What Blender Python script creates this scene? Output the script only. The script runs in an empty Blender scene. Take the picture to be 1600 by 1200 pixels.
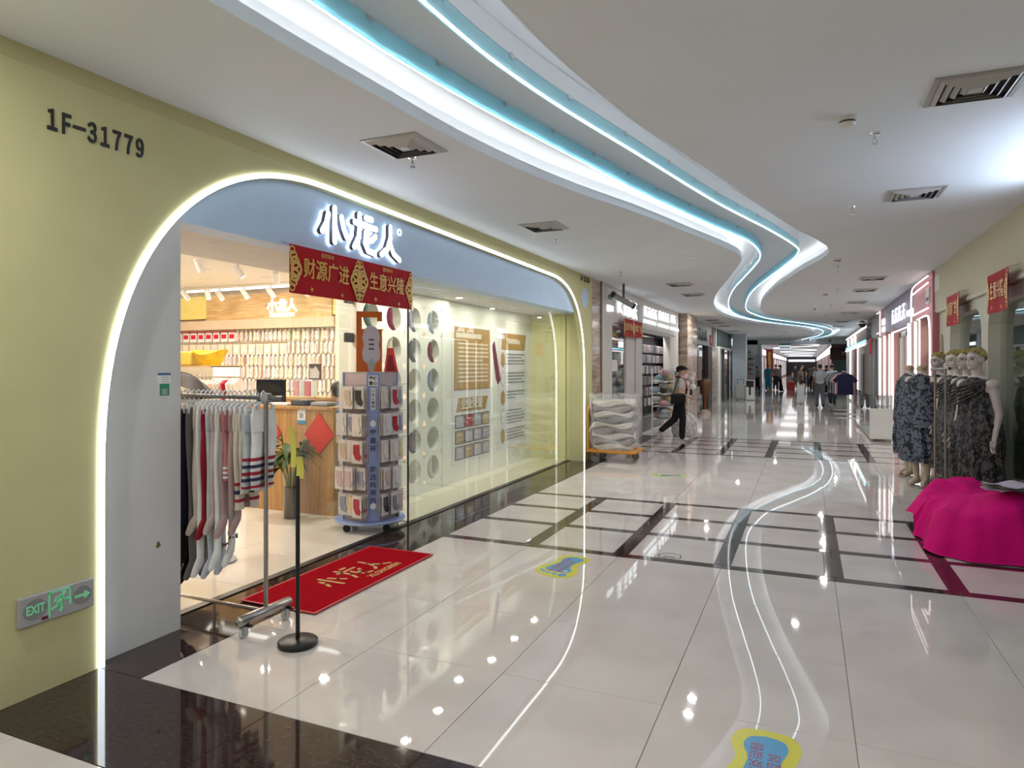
import bpy, bmesh, math, random
from mathutils import Vector, Matrix
R = random.Random(7)
S = bpy.context.scene
C = S.collection
PI = math.pi

# ---------------------------------------------------------------- camera, world, exposure
cam = bpy.data.cameras.new('camera'); cam.sensor_width = 36.0; cam.lens = 1060 / 1600 * 36
cam.shift_y = -0.0175; cam.clip_end = 400
cam_o = bpy.data.objects.new('camera', cam); C.objects.link(cam_o)
cam_o.location = (0, 0, 1.6); cam_o.rotation_euler = (PI / 2, 0, math.radians(23.5))
S.camera = cam_o
W = bpy.data.worlds.new('world'); S.world = W; W.use_nodes = True
W.node_tree.nodes['Background'].inputs[0].default_value = (0.9, 0.95, 1, 1)
W.node_tree.nodes['Background'].inputs[1].default_value = 0.25
S.view_settings.view_transform = 'Standard'; S.view_settings.look = 'None'
S.view_settings.exposure = -0.06; S.view_settings.gamma = 1.0; S.view_settings.use_curve_mapping = False
COVE = 6.0        # LED tapes of the winding ceiling cove
DOWN = 30.0        # corridor downlights (watts)
SHOPW = 24.0       # downlights inside the sock shop

# ---------------------------------------------------------------- materials
MATS = {}
def mat(name, col, rough=0.5, metal=0.0, noise=0.06, scale=6.0, emis=None, estr=0.0, spec=0.5, bump=0.0, bscale=80.0, trans=None, coat=0.0):
    if name in MATS: return MATS[name]
    m = bpy.data.materials.new(name); m.use_nodes = True; MATS[name] = m
    nt = m.node_tree; b = nt.nodes['Principled BSDF']
    b.inputs['Roughness'].default_value = rough; b.inputs['Metallic'].default_value = metal
    b.inputs['Specular IOR Level'].default_value = spec
    b.inputs['Coat Weight'].default_value = coat; b.inputs['Coat Roughness'].default_value = 0.05
    tc = nt.nodes.new('ShaderNodeTexCoord')
    n = nt.nodes.new('ShaderNodeTexNoise'); n.inputs['Scale'].default_value = scale; n.inputs['Detail'].default_value = 4
    nt.links.new(tc.outputs['Object'], n.inputs['Vector'])
    mr = nt.nodes.new('ShaderNodeMapRange'); mr.inputs[1].default_value = 0.3; mr.inputs[2].default_value = 0.7
    mr.inputs[3].default_value = 1 - noise; mr.inputs[4].default_value = 1 + noise * 0.6
    nt.links.new(n.outputs['Fac'], mr.inputs[0])
    mx = nt.nodes.new('ShaderNodeVectorMath'); mx.operation = 'SCALE'; mx.inputs[0].default_value = col[:3]
    nt.links.new(mr.outputs[0], mx.inputs['Scale']); nt.links.new(mx.outputs[0], b.inputs['Base Color'])
    if emis:
        b.inputs['Emission Color'].default_value = (*emis, 1); b.inputs['Emission Strength'].default_value = estr
    if bump:
        n2 = nt.nodes.new('ShaderNodeTexNoise'); n2.inputs['Scale'].default_value = bscale
        nt.links.new(tc.outputs['Object'], n2.inputs['Vector'])
        bp = nt.nodes.new('ShaderNodeBump'); bp.inputs['Strength'].default_value = bump; bp.inputs['Distance'].default_value = 0.01
        nt.links.new(n2.outputs['Fac'], bp.inputs['Height']); nt.links.new(bp.outputs[0], b.inputs['Normal'])
    return m
def ramp_mat(name, kind, stops, rough, scale, stretch=(1, 1, 1), detail=5.0, dist=0.0, coat=0.0, bump=0.0, const=False, coord='Object', metal=0.0):
    if name in MATS: return MATS[name]
    m = bpy.data.materials.new(name); m.use_nodes = True; MATS[name] = m
    nt = m.node_tree; b = nt.nodes['Principled BSDF']; b.inputs['Roughness'].default_value = rough
    b.inputs['Coat Weight'].default_value = coat; b.inputs['Coat Roughness'].default_value = 0.03; b.inputs['Metallic'].default_value = metal
    tc = nt.nodes.new('ShaderNodeTexCoord'); mp = nt.nodes.new('ShaderNodeMapping'); mp.inputs['Scale'].default_value = stretch
    nt.links.new(tc.outputs[coord], mp.inputs[0])
    if kind == 'noise':
        t = nt.nodes.new('ShaderNodeTexNoise'); t.inputs['Scale'].default_value = scale; t.inputs['Detail'].default_value = detail
        t.inputs['Distortion'].default_value = dist; out = t.outputs['Fac']
    elif kind == 'voronoi':
        t = nt.nodes.new('ShaderNodeTexVoronoi'); t.inputs['Scale'].default_value = scale; out = t.outputs['Distance']
    elif kind == 'gradz':
        t = nt.nodes.new('ShaderNodeSeparateXYZ'); out = t.outputs[2]
    nt.links.new(mp.outputs[0], t.inputs[0])
    cr = nt.nodes.new('ShaderNodeValToRGB'); nt.links.new(out, cr.inputs[0])
    el = cr.color_ramp.elements
    while len(el) < len(stops): el.new(0.5)
    for e, (p, c) in zip(el, stops): e.position = p; e.color = (*c, 1)
    if const: cr.color_ramp.interpolation = 'CONSTANT'
    nt.links.new(cr.outputs[0], b.inputs['Base Color'])
    if bump:
        bp = nt.nodes.new('ShaderNodeBump'); bp.inputs['Strength'].default_value = bump; bp.inputs['Distance'].default_value = 0.01
        nt.links.new(out, bp.inputs['Height']); nt.links.new(bp.outputs[0], b.inputs['Normal'])
    return m
def glow(name, col, st):
    return mat(name, (0.9, 0.9, 0.9), 0.5, noise=0.01, emis=col, estr=st)
def thin_glass(name, tint=(0.95, 0.98, 0.97), refl=1.0, rough=0.0, ior=1.5, haze=0.0):
    m = bpy.data.materials.new(name); m.use_nodes = True; MATS[name] = m
    nt = m.node_tree; nt.nodes.clear()
    o = nt.nodes.new('ShaderNodeOutputMaterial'); tr = nt.nodes.new('ShaderNodeBsdfTransparent'); tr.inputs[0].default_value = (*tint, 1)
    gl = nt.nodes.new('ShaderNodeBsdfGlossy'); gl.inputs['Roughness'].default_value = rough; gl.inputs[0].default_value = (refl, refl, refl, 1)
    fr = nt.nodes.new('ShaderNodeFresnel')
    ge = nt.nodes.new('ShaderNodeNewGeometry'); io = nt.nodes.new('ShaderNodeMapRange'); io.inputs[3].default_value = ior; io.inputs[4].default_value = 1 / ior
    nt.links.new(ge.outputs['Backfacing'], io.inputs[0]); nt.links.new(io.outputs[0], fr.inputs[0])
    mx = nt.nodes.new('ShaderNodeMixShader')
    nt.links.new(fr.outputs[0], mx.inputs[0]); nt.links.new(tr.outputs[0], mx.inputs[1]); nt.links.new(gl.outputs[0], mx.inputs[2])
    last = mx
    if haze:
        df = nt.nodes.new('ShaderNodeBsdfDiffuse'); df.inputs[0].default_value = (0.9, 0.9, 0.9, 1)
        n = nt.nodes.new('ShaderNodeTexNoise'); n.inputs['Scale'].default_value = 9; n.inputs['Distortion'].default_value = 1.5
        mr = nt.nodes.new('ShaderNodeMapRange'); mr.inputs[1].default_value = 0.35; mr.inputs[2].default_value = 0.65; mr.inputs[3].default_value = haze * 0.4; mr.inputs[4].default_value = haze * 1.4
        nt.links.new(n.outputs['Fac'], mr.inputs[0])
        m2 = nt.nodes.new('ShaderNodeMixShader'); nt.links.new(mr.outputs[0], m2.inputs[0])
        nt.links.new(mx.outputs[0], m2.inputs[1]); nt.links.new(df.outputs[0], m2.inputs[2]); last = m2
    nt.links.new(last.outputs[0], o.inputs[0])
    return m
def etched(name, col):
    m = bpy.data.materials.new(name); m.use_nodes = True; MATS[name] = m
    nt = m.node_tree; nt.nodes.clear()
    o = nt.nodes.new('ShaderNodeOutputMaterial'); tl = nt.nodes.new('ShaderNodeBsdfTranslucent'); df = nt.nodes.new('ShaderNodeBsdfDiffuse'); gl = nt.nodes.new('ShaderNodeBsdfGlossy')
    tl.inputs[0].default_value = (*col, 1); df.inputs[0].default_value = (*col, 1); gl.inputs['Roughness'].default_value = 0.15
    n = nt.nodes.new('ShaderNodeTexNoise'); n.inputs['Scale'].default_value = 5; n.inputs['Detail'].default_value = 6
    mr = nt.nodes.new('ShaderNodeMapRange'); mr.inputs[1].default_value = 0.4; mr.inputs[2].default_value = 0.6; mr.inputs[3].default_value = 0.35; mr.inputs[4].default_value = 0.6
    nt.links.new(n.outputs['Fac'], mr.inputs[0])
    a = nt.nodes.new('ShaderNodeMixShader'); b = nt.nodes.new('ShaderNodeMixShader'); b.inputs[0].default_value = 0.06
    nt.links.new(mr.outputs[0], a.inputs[0]); nt.links.new(tl.outputs[0], a.inputs[1]); nt.links.new(df.outputs[0], a.inputs[2])
    nt.links.new(a.outputs[0], b.inputs[1]); nt.links.new(gl.outputs[0], b.inputs[2]); nt.links.new(b.outputs[0], o.inputs[0])
    return m
CEIL = mat('ceiling_paint', (0.745, 0.775, 0.81), 0.85, noise=0.02, scale=1.5)
WHITE = mat('white_paint', (0.82, 0.81, 0.79), 0.6, noise=0.03)
YEL = mat('yellow_paint', (0.58, 0.545, 0.285), 0.6, noise=0.05, scale=3, bump=0.03)
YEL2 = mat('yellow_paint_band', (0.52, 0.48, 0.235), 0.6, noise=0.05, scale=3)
GREYP = mat('grey_white_panel', (0.60, 0.60, 0.60), 0.55, noise=0.05, scale=2.5)
BLUEP = mat('pale_blue_panel', (0.52, 0.665, 0.86), 0.5, noise=0.03)
TILE = ramp_mat('polished_tile', 'noise', [(0.3, (0.575, 0.525, 0.495)), (0.7, (0.665, 0.615, 0.59))], 0.022, 2.2, detail=8)
TILE2 = ramp_mat('shop_tile', 'noise', [(0.3, (0.74, 0.69, 0.60)), (0.7, (0.80, 0.76, 0.68))], 0.07, 2.2, detail=8)
DARK = ramp_mat('brown_granite', 'noise', [(0.35, (0.020, 0.012, 0.011)), (0.62, (0.050, 0.032, 0.028)), (0.80, (0.075, 0.05, 0.042))], 0.05, 26, stretch=(1, 2.4, 1), detail=9)
GROUT = mat('grout', (0.20, 0.18, 0.16), 0.9)
MARB = ramp_mat('beige_marble', 'noise', [(0.25, (0.22, 0.13, 0.08)), (0.5, (0.48, 0.36, 0.27)), (0.75, (0.66, 0.56, 0.46))], 0.12, 2.0, stretch=(1, 1, 7), detail=8, dist=1.2)
WOOD = ramp_mat('light_wood', 'noise', [(0.3, (0.44, 0.25, 0.09)), (0.5, (0.60, 0.38, 0.16)), (0.7, (0.70, 0.48, 0.23))], 0.4, 3.0, stretch=(1, 1, 12), detail=6, dist=0.5)
WOODV = ramp_mat('counter_wood', 'noise', [(0.3, (0.36, 0.19, 0.07)), (0.5, (0.46, 0.26, 0.10)), (0.7, (0.55, 0.33, 0.14))], 0.4, 3.0, stretch=(12, 12, 0.8), detail=6, dist=0.3)
BLACK = mat('black_metal', (0.008, 0.008, 0.009), 0.35, noise=0.0)
BLK = mat('black_plastic', (0.012, 0.012, 0.013), 0.4)
STEEL = mat('brushed_steel', (0.42, 0.40, 0.37), 0.28, 1.0, noise=0.08, scale=40)
CHROME = mat('chrome', (0.75, 0.75, 0.76), 0.12, 1.0, noise=0.02)
ALU = mat('grey_aluminium', (0.42, 0.43, 0.44), 0.35, 0.7)
GREY = mat('grey_plastic', (0.35, 0.35, 0.36), 0.5)
DGREY = mat('dark_grey', (0.05, 0.05, 0.055), 0.5)
RED = mat('red_print', (0.43, 0.003, 0.010), 0.6, noise=0.05, spec=0.2)
GOLD = mat('gold_print', (0.72, 0.42, 0.08), 0.4)
PINKW = mat('pink_lacquer', (0.52, 0.17, 0.20), 0.45)
LEDW = glow('led_white', (0.86, 0.94, 1.0), 6.0)
LEDW2 = glow('led_white_soft', (0.93, 0.97, 1.0), 3.0)
SIGNW = glow('sign_white', (0.93, 0.96, 1.0), 2.6)
SIGNS = glow('small_sign_white', (0.85, 0.93, 1.0), 1.5)
FARW = glow('far_sign_white', (0.93, 0.96, 1.0), 1.0)
NEON = glow('neon_white', (1.0, 0.95, 0.95), 1.5)
SIGNB = glow('sign_halo', (0.70, 0.84, 1.0), 6.0)
GLASS = thin_glass('clear_glass')
GLASSD = thin_glass('dark_glass', (0.45, 0.5, 0.52))
PLASTIC = thin_glass('clear_plastic', (0.97, 0.97, 0.97), 1.0, 0.12, 1.45)
DLIGHT = glow('downlight_disc', (1.0, 0.97, 0.92), 22.0)
SKINM = mat('skin', (0.50, 0.30, 0.20), 0.55)
HAIRM = mat('black_hair', (0.010, 0.008, 0.008), 0.5)
PAPER = mat('white_paper', (0.80, 0.79, 0.77), 0.7)
def plain(r, g, b, rough=0.7):
    return mat('cloth_%02d_%02d_%02d_%d' % (r * 99, g * 99, b * 99, rough * 10), (r, g, b), rough, noise=0.10, scale=14, spec=0.2)

# ---------------------------------------------------------------- mesh builder
class MB:
    def __init__(s): s.v = []; s.f = []; s.m = []
    def add(s, vs, fs, mi=0):
        o = len(s.v); s.v += [tuple(p) for p in vs]; s.f += [tuple(i + o for i in f) for f in fs]; s.m += [mi] * len(fs); return s
    def box(s, x0, x1, y0, y1, z0, z1, mi=0):
        return s.add([(x0, y0, z0), (x1, y0, z0), (x1, y1, z0), (x0, y1, z0), (x0, y0, z1), (x1, y0, z1), (x1, y1, z1), (x0, y1, z1)],
                     [(0, 3, 2, 1), (4, 5, 6, 7), (0, 1, 5, 4), (1, 2, 6, 5), (2, 3, 7, 6), (3, 0, 4, 7)], mi)
    def bevbox(s, x0, x1, y0, y1, z0, z1, b=0.01, mi=0):
        bm = bmesh.new(); bmesh.ops.create_cube(bm, size=1)
        for v in bm.verts: v.co = ((x0 + x1) / 2 + v.co.x * (x1 - x0), (y0 + y1) / 2 + v.co.y * (y1 - y0), (z0 + z1) / 2 + v.co.z * (z1 - z0))
        bmesh.ops.bevel(bm, geom=bm.edges[:], offset=b, segments=2, affect='EDGES', profile=0.5)
        bm.verts.index_update(); s.add([v.co[:] for v in bm.verts], [[v.index for v in f.verts] for f in bm.faces], mi); bm.free(); return s
    def prism(s, poly, ax, a0, a1, mi=0):
        def P(p, a): return {'x': (a, p[0], p[1]), 'y': (p[0], a, p[1]), 'z': (p[0], p[1], a)}[ax]
        n = len(poly); vs = [P(p, a0) for p in poly] + [P(p, a1) for p in poly]
        fs = [tuple(range(n))[::-1], tuple(range(n, 2 * n))] + [(i, (i + 1) % n, n + (i + 1) % n, n + i) for i in range(n)]
        return s.add(vs, fs, mi)
    def loft(s, rings, caps=True, closed=False, mi=0):
        n = len(rings[0]); vs = [p for r in rings for p in r]; fs = []; k = len(rings)
        for j in range(k if closed else k - 1):
            for i in range(n):
                fs.append((j * n + i, j * n + (i + 1) % n, ((j + 1) % k) * n + (i + 1) % n, ((j + 1) % k) * n + i))
        if caps and not closed: fs += [tuple(range(n))[::-1], tuple(range((k - 1) * n, k * n))]
        return s.add(vs, fs, mi)
    def tube(s, pts, r, n=8, closed=False, mi=0, flat=1.0):
        pts = [Vector(p) for p in pts]; rs = r if isinstance(r, (list, tuple)) else [r] * len(pts); rings = []; k = len(pts); up = None
        for i, p in enumerate(pts):
            a = pts[(i - 1) % k] if (i or closed) else p; b = pts[(i + 1) % k] if (i < k - 1 or closed) else p
            t = (b - a).normalized()
            if up is None: up = Vector((0, 0, 1)) if abs(t.z) < 0.9 else Vector((0, 1, 0))
            u = t.cross(up); u = u.normalized() if u.length > 1e-6 else Vector((1, 0, 0)); w = u.cross(t).normalized(); up = w
            rings.append([tuple(p + (u * math.cos(q) + w * math.sin(q) * flat) * rs[i]) for q in [2 * PI * j / n for j in range(n)]])
        return s.loft(rings, True, closed, mi)
    def cyl(s, p0, p1, r0, r1=None, n=16, mi=0): return s.tube([p0, p1], [r0, r0 if r1 is None else r1], n, mi=mi)
    def lathe(s, prof, c=(0, 0, 0), n=24, mi=0):
        return s.loft([[(c[0] + r * math.cos(2 * PI * j / n), c[1] + r * math.sin(2 * PI * j / n), c[2] + z) for j in range(n)] for r, z in prof], True, False, mi)
    def ball(s, c, r, n=12, mi=0):
        rx, ry, rz = r if isinstance(r, (tuple, list)) else (r, r, r)
        return s.loft([[(c[0] + rx * math.sin(t) * math.cos(2 * PI * j / n), c[1] + ry * math.sin(t) * math.sin(2 * PI * j / n), c[2] - rz * math.cos(t)) for j in range(n)] for t in [0.02 + (PI - 0.04) * i / (n // 2 + 1) for i in range(n // 2 + 2)]], True, False, mi)
    def grid(s, fn, nu, nv, mi=0):
        vs = [fn(i / nu, j / nv) for j in range(nv + 1) for i in range(nu + 1)]
        return s.add(vs, [(j * (nu + 1) + i, j * (nu + 1) + i + 1, (j + 1) * (nu + 1) + i + 1, (j + 1) * (nu + 1) + i) for j in range(nv) for i in range(nu)], mi)
    def mesh(s, name, mats, smooth=False, M=None):
        me = bpy.data.meshes.new(name); vs = s.v
        if M is not None: vs = [tuple(M @ Vector(p)) for p in vs]
        me.from_pydata(vs, [], s.f)
        for m in (mats if isinstance(mats, (list, tuple)) else [mats]): me.materials.append(m)
        me.polygons.foreach_set('material_index', s.m)
        me.polygons.foreach_set('use_smooth', [smooth] * len(s.f)); me.update()
        if smooth: me.set_sharp_from_angle(angle=math.radians(42))
        return me
    def build(s, name, mats, parent=None, smooth=False, world=True, **tags):
        M = parent_inv(parent) if (parent is not None and world) else None
        return link(name, s.mesh(name, mats, smooth, M), parent, **tags)
def parent_inv(p):
    m = Matrix()
    while p is not None:
        m = (Matrix.Translation(p.location) @ p.rotation_euler.to_matrix().to_4x4()) @ m; p = p.parent
    return m.inverted()
def tag(o, label=None, cat=None, group=None, kind=None):
    if label: o['label'] = label
    if cat: o['category'] = cat
    if group: o['group'] = group
    if kind: o['kind'] = kind
    return o
def link(name, data, parent=None, loc=None, rz=None, label=None, cat=None, group=None, kind=None):
    o = bpy.data.objects.new(name, data); C.objects.link(o)
    if parent is not None: o.parent = parent
    if loc: o.location = loc
    if rz is not None: o.rotation_euler = (0, 0, rz)
    return tag(o, label, cat, group, kind)
def thing(name, label, cat, loc=(0, 0, 0), rz=0, group=None):
    o = link(name, None, None, loc, rz, label, cat, group); o.empty_display_size = 0.1; return o
def struct(name, mb, m, parent=None, smooth=False):
    return mb.build(name, m, parent, smooth, kind='structure')
def copy_tree(o, parent=None):
    c = o.copy(); C.objects.link(c); c.parent = parent
    for ch in list(o.children): copy_tree(ch, c)
    return c
# writing: a text mesh laid on a plane; face is the side it looks to
def face_matrix(face, p, ang=0.0):
    if face == '+x': X, Y, Z = (0, 1, 0), (0, 0, 1), (1, 0, 0)
    elif face == '-x': X, Y, Z = (0, -1, 0), (0, 0, 1), (-1, 0, 0)
    elif face == '-y': X, Y, Z = (1, 0, 0), (0, 0, 1), (0, -1, 0)
    else: X, Y, Z = (math.cos(ang), math.sin(ang), 0), (-math.sin(ang), math.cos(ang), 0), (0, 0, 1)
    return Matrix(((X[0], Y[0], Z[0], p[0]), (X[1], Y[1], Z[1], p[1]), (X[2], Y[2], Z[2], p[2]), (0, 0, 0, 1)))
def text_mesh(body, size, ext=0.002, bold=0.0, sx=1.0, w=None, sp=1.0):
    cu = bpy.data.curves.new('t', 'FONT'); cu.body = body; cu.size = size; cu.extrude = ext; cu.offset = bold; cu.align_x = 'CENTER'; cu.align_y = 'CENTER'; cu.resolution_u = 3; cu.space_character = sp
    o = bpy.data.objects.new('t', cu); C.objects.link(o)
    dg = bpy.context.evaluated_depsgraph_get(); me = bpy.data.meshes.new_from_object(o.evaluated_get(dg))
    bpy.data.objects.remove(o); bpy.data.curves.remove(cu)
    if w:
        xs = [v.co.x for v in me.vertices]; sx = w / max(1e-6, max(xs) - min(xs))
    for v in me.vertices: v.co.x *= sx
    return me
def write(name, body, size, face, p, m, parent=None, ext=0.002, bold=0.0, sx=1.0, ang=0.0, w=None, sp=1.0, **tags):
    me = text_mesh(body, size, ext, bold, sx, w, sp); M = face_matrix(face, p, ang)
    if parent is not None: M = parent_inv(parent) @ M
    me.transform(M); me.materials.clear(); me.materials.append(m)
    return link(name, me, parent, **tags)
def glyph(name, seed, size, face, p, m, parent, w=None, th=None):
    """one blurred, unreadable sign character: a cluster of strokes"""
    g = random.Random(seed); mb = MB(); w = w or size; th = th or size * 0.085; h = size / 2; hw = w / 2
    def bar(a, b):
        d = Vector((b[0] - a[0], b[1] - a[1])); n = Vector((-d.y, d.x)).normalized() * th / 2
        mb.prism([(a[0] + n.x, a[1] + n.y), (a[0] - n.x, a[1] - n.y), (b[0] - n.x, b[1] - n.y), (b[0] + n.x, b[1] + n.y)], 'z', -0.008, 0.008)
    for k in range(g.choice((2, 3))): zz = h * (0.85 - 0.75 * k) ; bar((-hw * g.uniform(0.5, 0.95), zz), (hw * g.uniform(0.5, 0.95), zz))
    bar((hw * g.uniform(-0.2, 0.2), h), (hw * g.uniform(-0.2, 0.2), -h * 0.9))
    bar((-hw * 0.1, -h * 0.1), (-hw * 0.85, -h * 0.95)); bar((hw * 0.1, -h * 0.1), (hw * 0.85, -h * 0.95))
    if g.random() < 0.6: bar((-hw * 0.75, h * 0.6), (-hw * 0.75, -h * 0.7))
    M = face_matrix(face, p); M = parent_inv(parent) @ M
    return link(name, mb.mesh(name, m, False, M), parent)
def spline(pts, n):
    out = []
    for i in range(len(pts) - 1):
        p0 = pts[max(i - 1, 0)]; p1 = pts[i]; p2 = pts[i + 1]; p3 = pts[min(i + 2, len(pts) - 1)]
        for k in range(n):
            t = k / n
            out.append(tuple(0.5 * (2 * b + (c - a) * t + (2 * a - 5 * b + 4 * c - d) * t * t + (3 * b - a - 3 * c + d) * t ** 3) for a, b, c, d in zip(p0, p1, p2, p3)))
    out.append(tuple(pts[-1])); return out
def area(name, loc, size, power, parent, col=(1, 0.97, 0.92), rot=(0, 0, 0), spread=PI):
    l = bpy.data.lights.new(name, 'AREA'); l.shape = 'DISK'; l.size = size; l.energy = power; l.color = col; l.spread = spread
    o = link(name, l, parent, None); o.rotation_euler = rot
    o.matrix_parent_inverse = parent_inv(parent) if parent is not None else Matrix(); o.location = loc
    return o
# ================================================================ FLOOR
CZ = 3.14
floor = struct('floor', MB().box(-3.68, 2.6, -6, 16.0, -0.06, -0.006), GROUT)
tile_cache = {}
def tile(x0, x1, y0, y1, m, par, name='tile', g=0.0015, tilt=0.0009, z=0.0):
    w, d = round(x1 - x0 - 2 * g, 3), round(y1 - y0 - 2 * g, 3); key = (w, d, m.name)
    if key not in tile_cache:
        c = 0.0015
        b = MB(); a = [(-w / 2, -d / 2), (w / 2, -d / 2), (w / 2, d / 2), (-w / 2, d / 2)]
        vs = [(p[0], p[1], -0.02) for p in a] + [(p[0], p[1], -c) for p in a] + [(p[0] * (1 - 2 * c / w), p[1] * (1 - 2 * c / d), 0) for p in a]
        b.add(vs, [(3, 2, 1, 0)] + [(i, (i + 1) % 4, 4 + (i + 1) % 4, 4 + i) for i in range(4)] + [(4 + i, 4 + (i + 1) % 4, 8 + (i + 1) % 4, 8 + i) for i in range(4)] + [(8, 9, 10, 11)])
        tile_cache[key] = b.mesh(name, m)
    o = link(name, tile_cache[key], par, ((x0 + x1) / 2, (y0 + y1) / 2, z))
    o.rotation_euler = (R.uniform(-tilt, tilt), R.uniform(-tilt, tilt), 0)
    return o
XS = [-3.13, -2.275, -1.455, -0.625, 0.19, 0.99, 1.80, 2.55]
def row(y0, y1):
    for a, b in zip(XS, XS[1:]): tile(a, b, y0, y1, TILE, floor)
def band_row(y0, y1, hw=0.065):
    for i, (a, b) in enumerate(zip(XS, XS[1:])):
        tile(a + (hw if i else 0), b - hw, y0, y1, TILE, floor)
        if i: tile(a - hw, a + hw, y0, y1, DARK, floor, 'dark_band')
def band_line(y0, y1):
    for a, b in zip(XS, XS[1:]): tile(a, b, y0, y1, DARK, floor, 'dark_band')
def band_group(ys, w=0.055):
    for i, y in enumerate(ys):
        band_line(y - w, y + w)
        if i < len(ys) - 1: band_row(y + w, ys[i + 1] - w)
for k in range(1): row(1.03, 1.83)
for a, b in zip([-3.44] + XS, XS): pass
for a, b in zip([-3.44, -2.275, -1.455, -0.625, 0.19, 0.99, 1.80], [-2.275, -1.455, -0.625, 0.19, 0.99, 1.80, 2.55]): tile(a, b, 1.83, 2.43, DARK, floor, 'dark_band')
tile(-3.44, -3.13, 1.03, 1.83, TILE, floor)
for y0, y1 in ((2.43, 3.22), (3.22, 4.02), (4.02, 4.81), (4.81, 5.575)): row(y0, y1)
band_group([5.63, 6.47, 7.22, 7.98])
ys = [8.035, 8.83, 9.63, 10.42, 11.22, 12.02, 12.645]
for a, b in zip(ys, ys[1:]): row(a, b)
band_group([12.70, 13.45, 14.2, 14.95, 15.62])
e = 2.43
while e < 12.0: tile(-3.68, -3.13, e, e + 0.955, DARK, floor, 'threshold_stone', tilt=0.0004); e += 0.955
FAR = bpy.data.materials.new('far_tiles'); FAR.use_nodes = True
nt = FAR.node_tree; b_ = nt.nodes['Principled BSDF']; b_.inputs['Roughness'].default_value = 0.05
br = nt.nodes.new('ShaderNodeTexBrick'); br.offset = 0; br.inputs['Scale'].default_value = 1.0; br.inputs['Mortar Size'].default_value = 0.004
br.inputs['Brick Width'].default_value = 0.815; br.inputs['Row Height'].default_value = 0.8
br.inputs['Color1'].default_value = (0.62, 0.58, 0.53, 1); br.inputs['Color2'].default_value = (0.66, 0.62, 0.57, 1); br.inputs['Mortar'].default_value = (0.15, 0.13, 0.12, 1)
tc_ = nt.nodes.new('ShaderNodeTexCoord'); nt.links.new(tc_.outputs['Object'], br.inputs[0]); nt.links.new(br.outputs[0], b_.inputs['Base Color'])
struct('floor', MB().box(-9, 6, 15.675, 130, -0.06, 0.0), FAR)
struct('floor', MB().box(-3.44, 2.55, -6, 1.03, -0.05, 0.0), TILE)
struct('floor', MB().box(-3.68, -3.13, 12.0, 15.675, -0.05, 0.0), DARK)
for yb in (24.0, 30.5, 37.0): struct('trim_1', MB().box(-3.2, 1.8, yb, yb + 0.12, -0.01, 0.001), DARK)
# shop floor, inside
sfl = struct('floor', MB().box(-11.6, -3.74, 2.2, 9.1, -0.06, -0.006), GROUT)
x = -11.6
for i in range(10):
    for j in range(9):
        x0 = -3.745 - 0.8 * (i + 1); y0 = 2.2 + 0.775 * j
        tile(x0, x0 + 0.8, y0, y0 + 0.775, TILE2, sfl, tilt=0.0005)
struct('trim_2', MB().box(-3.745, -3.68, 2.43, 10.95, -0.05, 0.008), mat('dark_steel_channel', (0.05, 0.045, 0.04), 0.35, 0.8))

# ================================================================ CEILING with winding recess
EA = [(-2.38, -7), (-2.38, -3), (-2.36, 0), (-2.31, 2.1), (-2.25, 3.2), (-2.16, 4.3), (-1.93, 5.5), (-1.55, 6.8), (-1.26, 8.0), (-0.97, 9.2), (-0.86, 9.9), (-0.90, 10.6), (-1.10, 11.6), (-1.48, 13.5), (-1.90, 15.8), (-2.22, 18.4), (-2.33, 20.5), (-2.20, 22.9), (-1.85, 25.2), (-1.34, 27.1), (-0.7, 28.8), (0.02, 31.2), (0.32, 34.5), (0.05, 39.5), (-0.7, 43)]
EB = [(-1.28, -7), (-1.28, -3), (-1.24, 0), (-1.19, 2.4), (-1.13, 3.3), (-0.98, 4.3), (-0.69, 5.6), (-0.42, 6.9), (-0.15, 8.1), (0.17, 9.3), (0.27, 10.0), (0.19, 10.7), (-0.13, 12.0), (-0.62, 14.5), (-0.98, 17.2), (-1.15, 19.8), (-1.10, 21.6), (-0.75, 23.5), (-0.1, 25.3), (0.55, 27.0), (1.05, 29.5), (1.32, 32.5), (1.35, 36), (1.1, 40), (0.5, 43)]
GA = [(-2.0, -7), (-2.0, -3), (-1.98, 0), (-1.93, 2.3), (-1.87, 3.1), (-1.75, 3.9), (-1.53, 5.1), (-1.34, 6.1), (-0.99, 7.6), (-0.68, 8.8), (-0.59, 9.7), (-0.62, 10.4), (-0.75, 11.2), (-1.0, 12.5), (-1.38, 14.5), (-1.72, 17), (-1.93, 19.5), (-1.93, 21.6), (-1.65, 23.8), (-1.1, 26), (-0.5, 27.8), (0.25, 30), (0.68, 33.5), (0.5, 38.5), (-0.25, 43)]
GB = [(-1.58, -7), (-1.58, -3), (-1.55, 0), (-1.51, 2.4), (-1.42, 3.5), (-1.13, 5.0), (-0.79, 6.7), (-0.37, 8.4), (-0.13, 9.6), (-0.12, 10.1), (-0.2, 10.7), (-0.47, 12.0), (-0.62, 12.7), (-1.03, 14.8), (-1.34, 17.2), (-1.54, 19.9), (-1.44, 21.8), (-1.15, 23.8), (-0.5, 25.8), (0.1, 27.6), (0.68, 30), (1.02, 33), (0.98, 38), (0.15, 43)]
SA, SB, SGA, SGB = (spline(p, 6) for p in (EA, EB, GA, GB))
def offs(path, d):
    out = []
    for i, p in enumerate(path):
        a = path[max(i - 1, 0)]; b = path[min(i + 1, len(path) - 1)]; t = Vector((b[0] - a[0], b[1] - a[1])).normalized()
        out.append((p[0] + t.y * d, p[1] - t.x * d))
    return out
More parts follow.
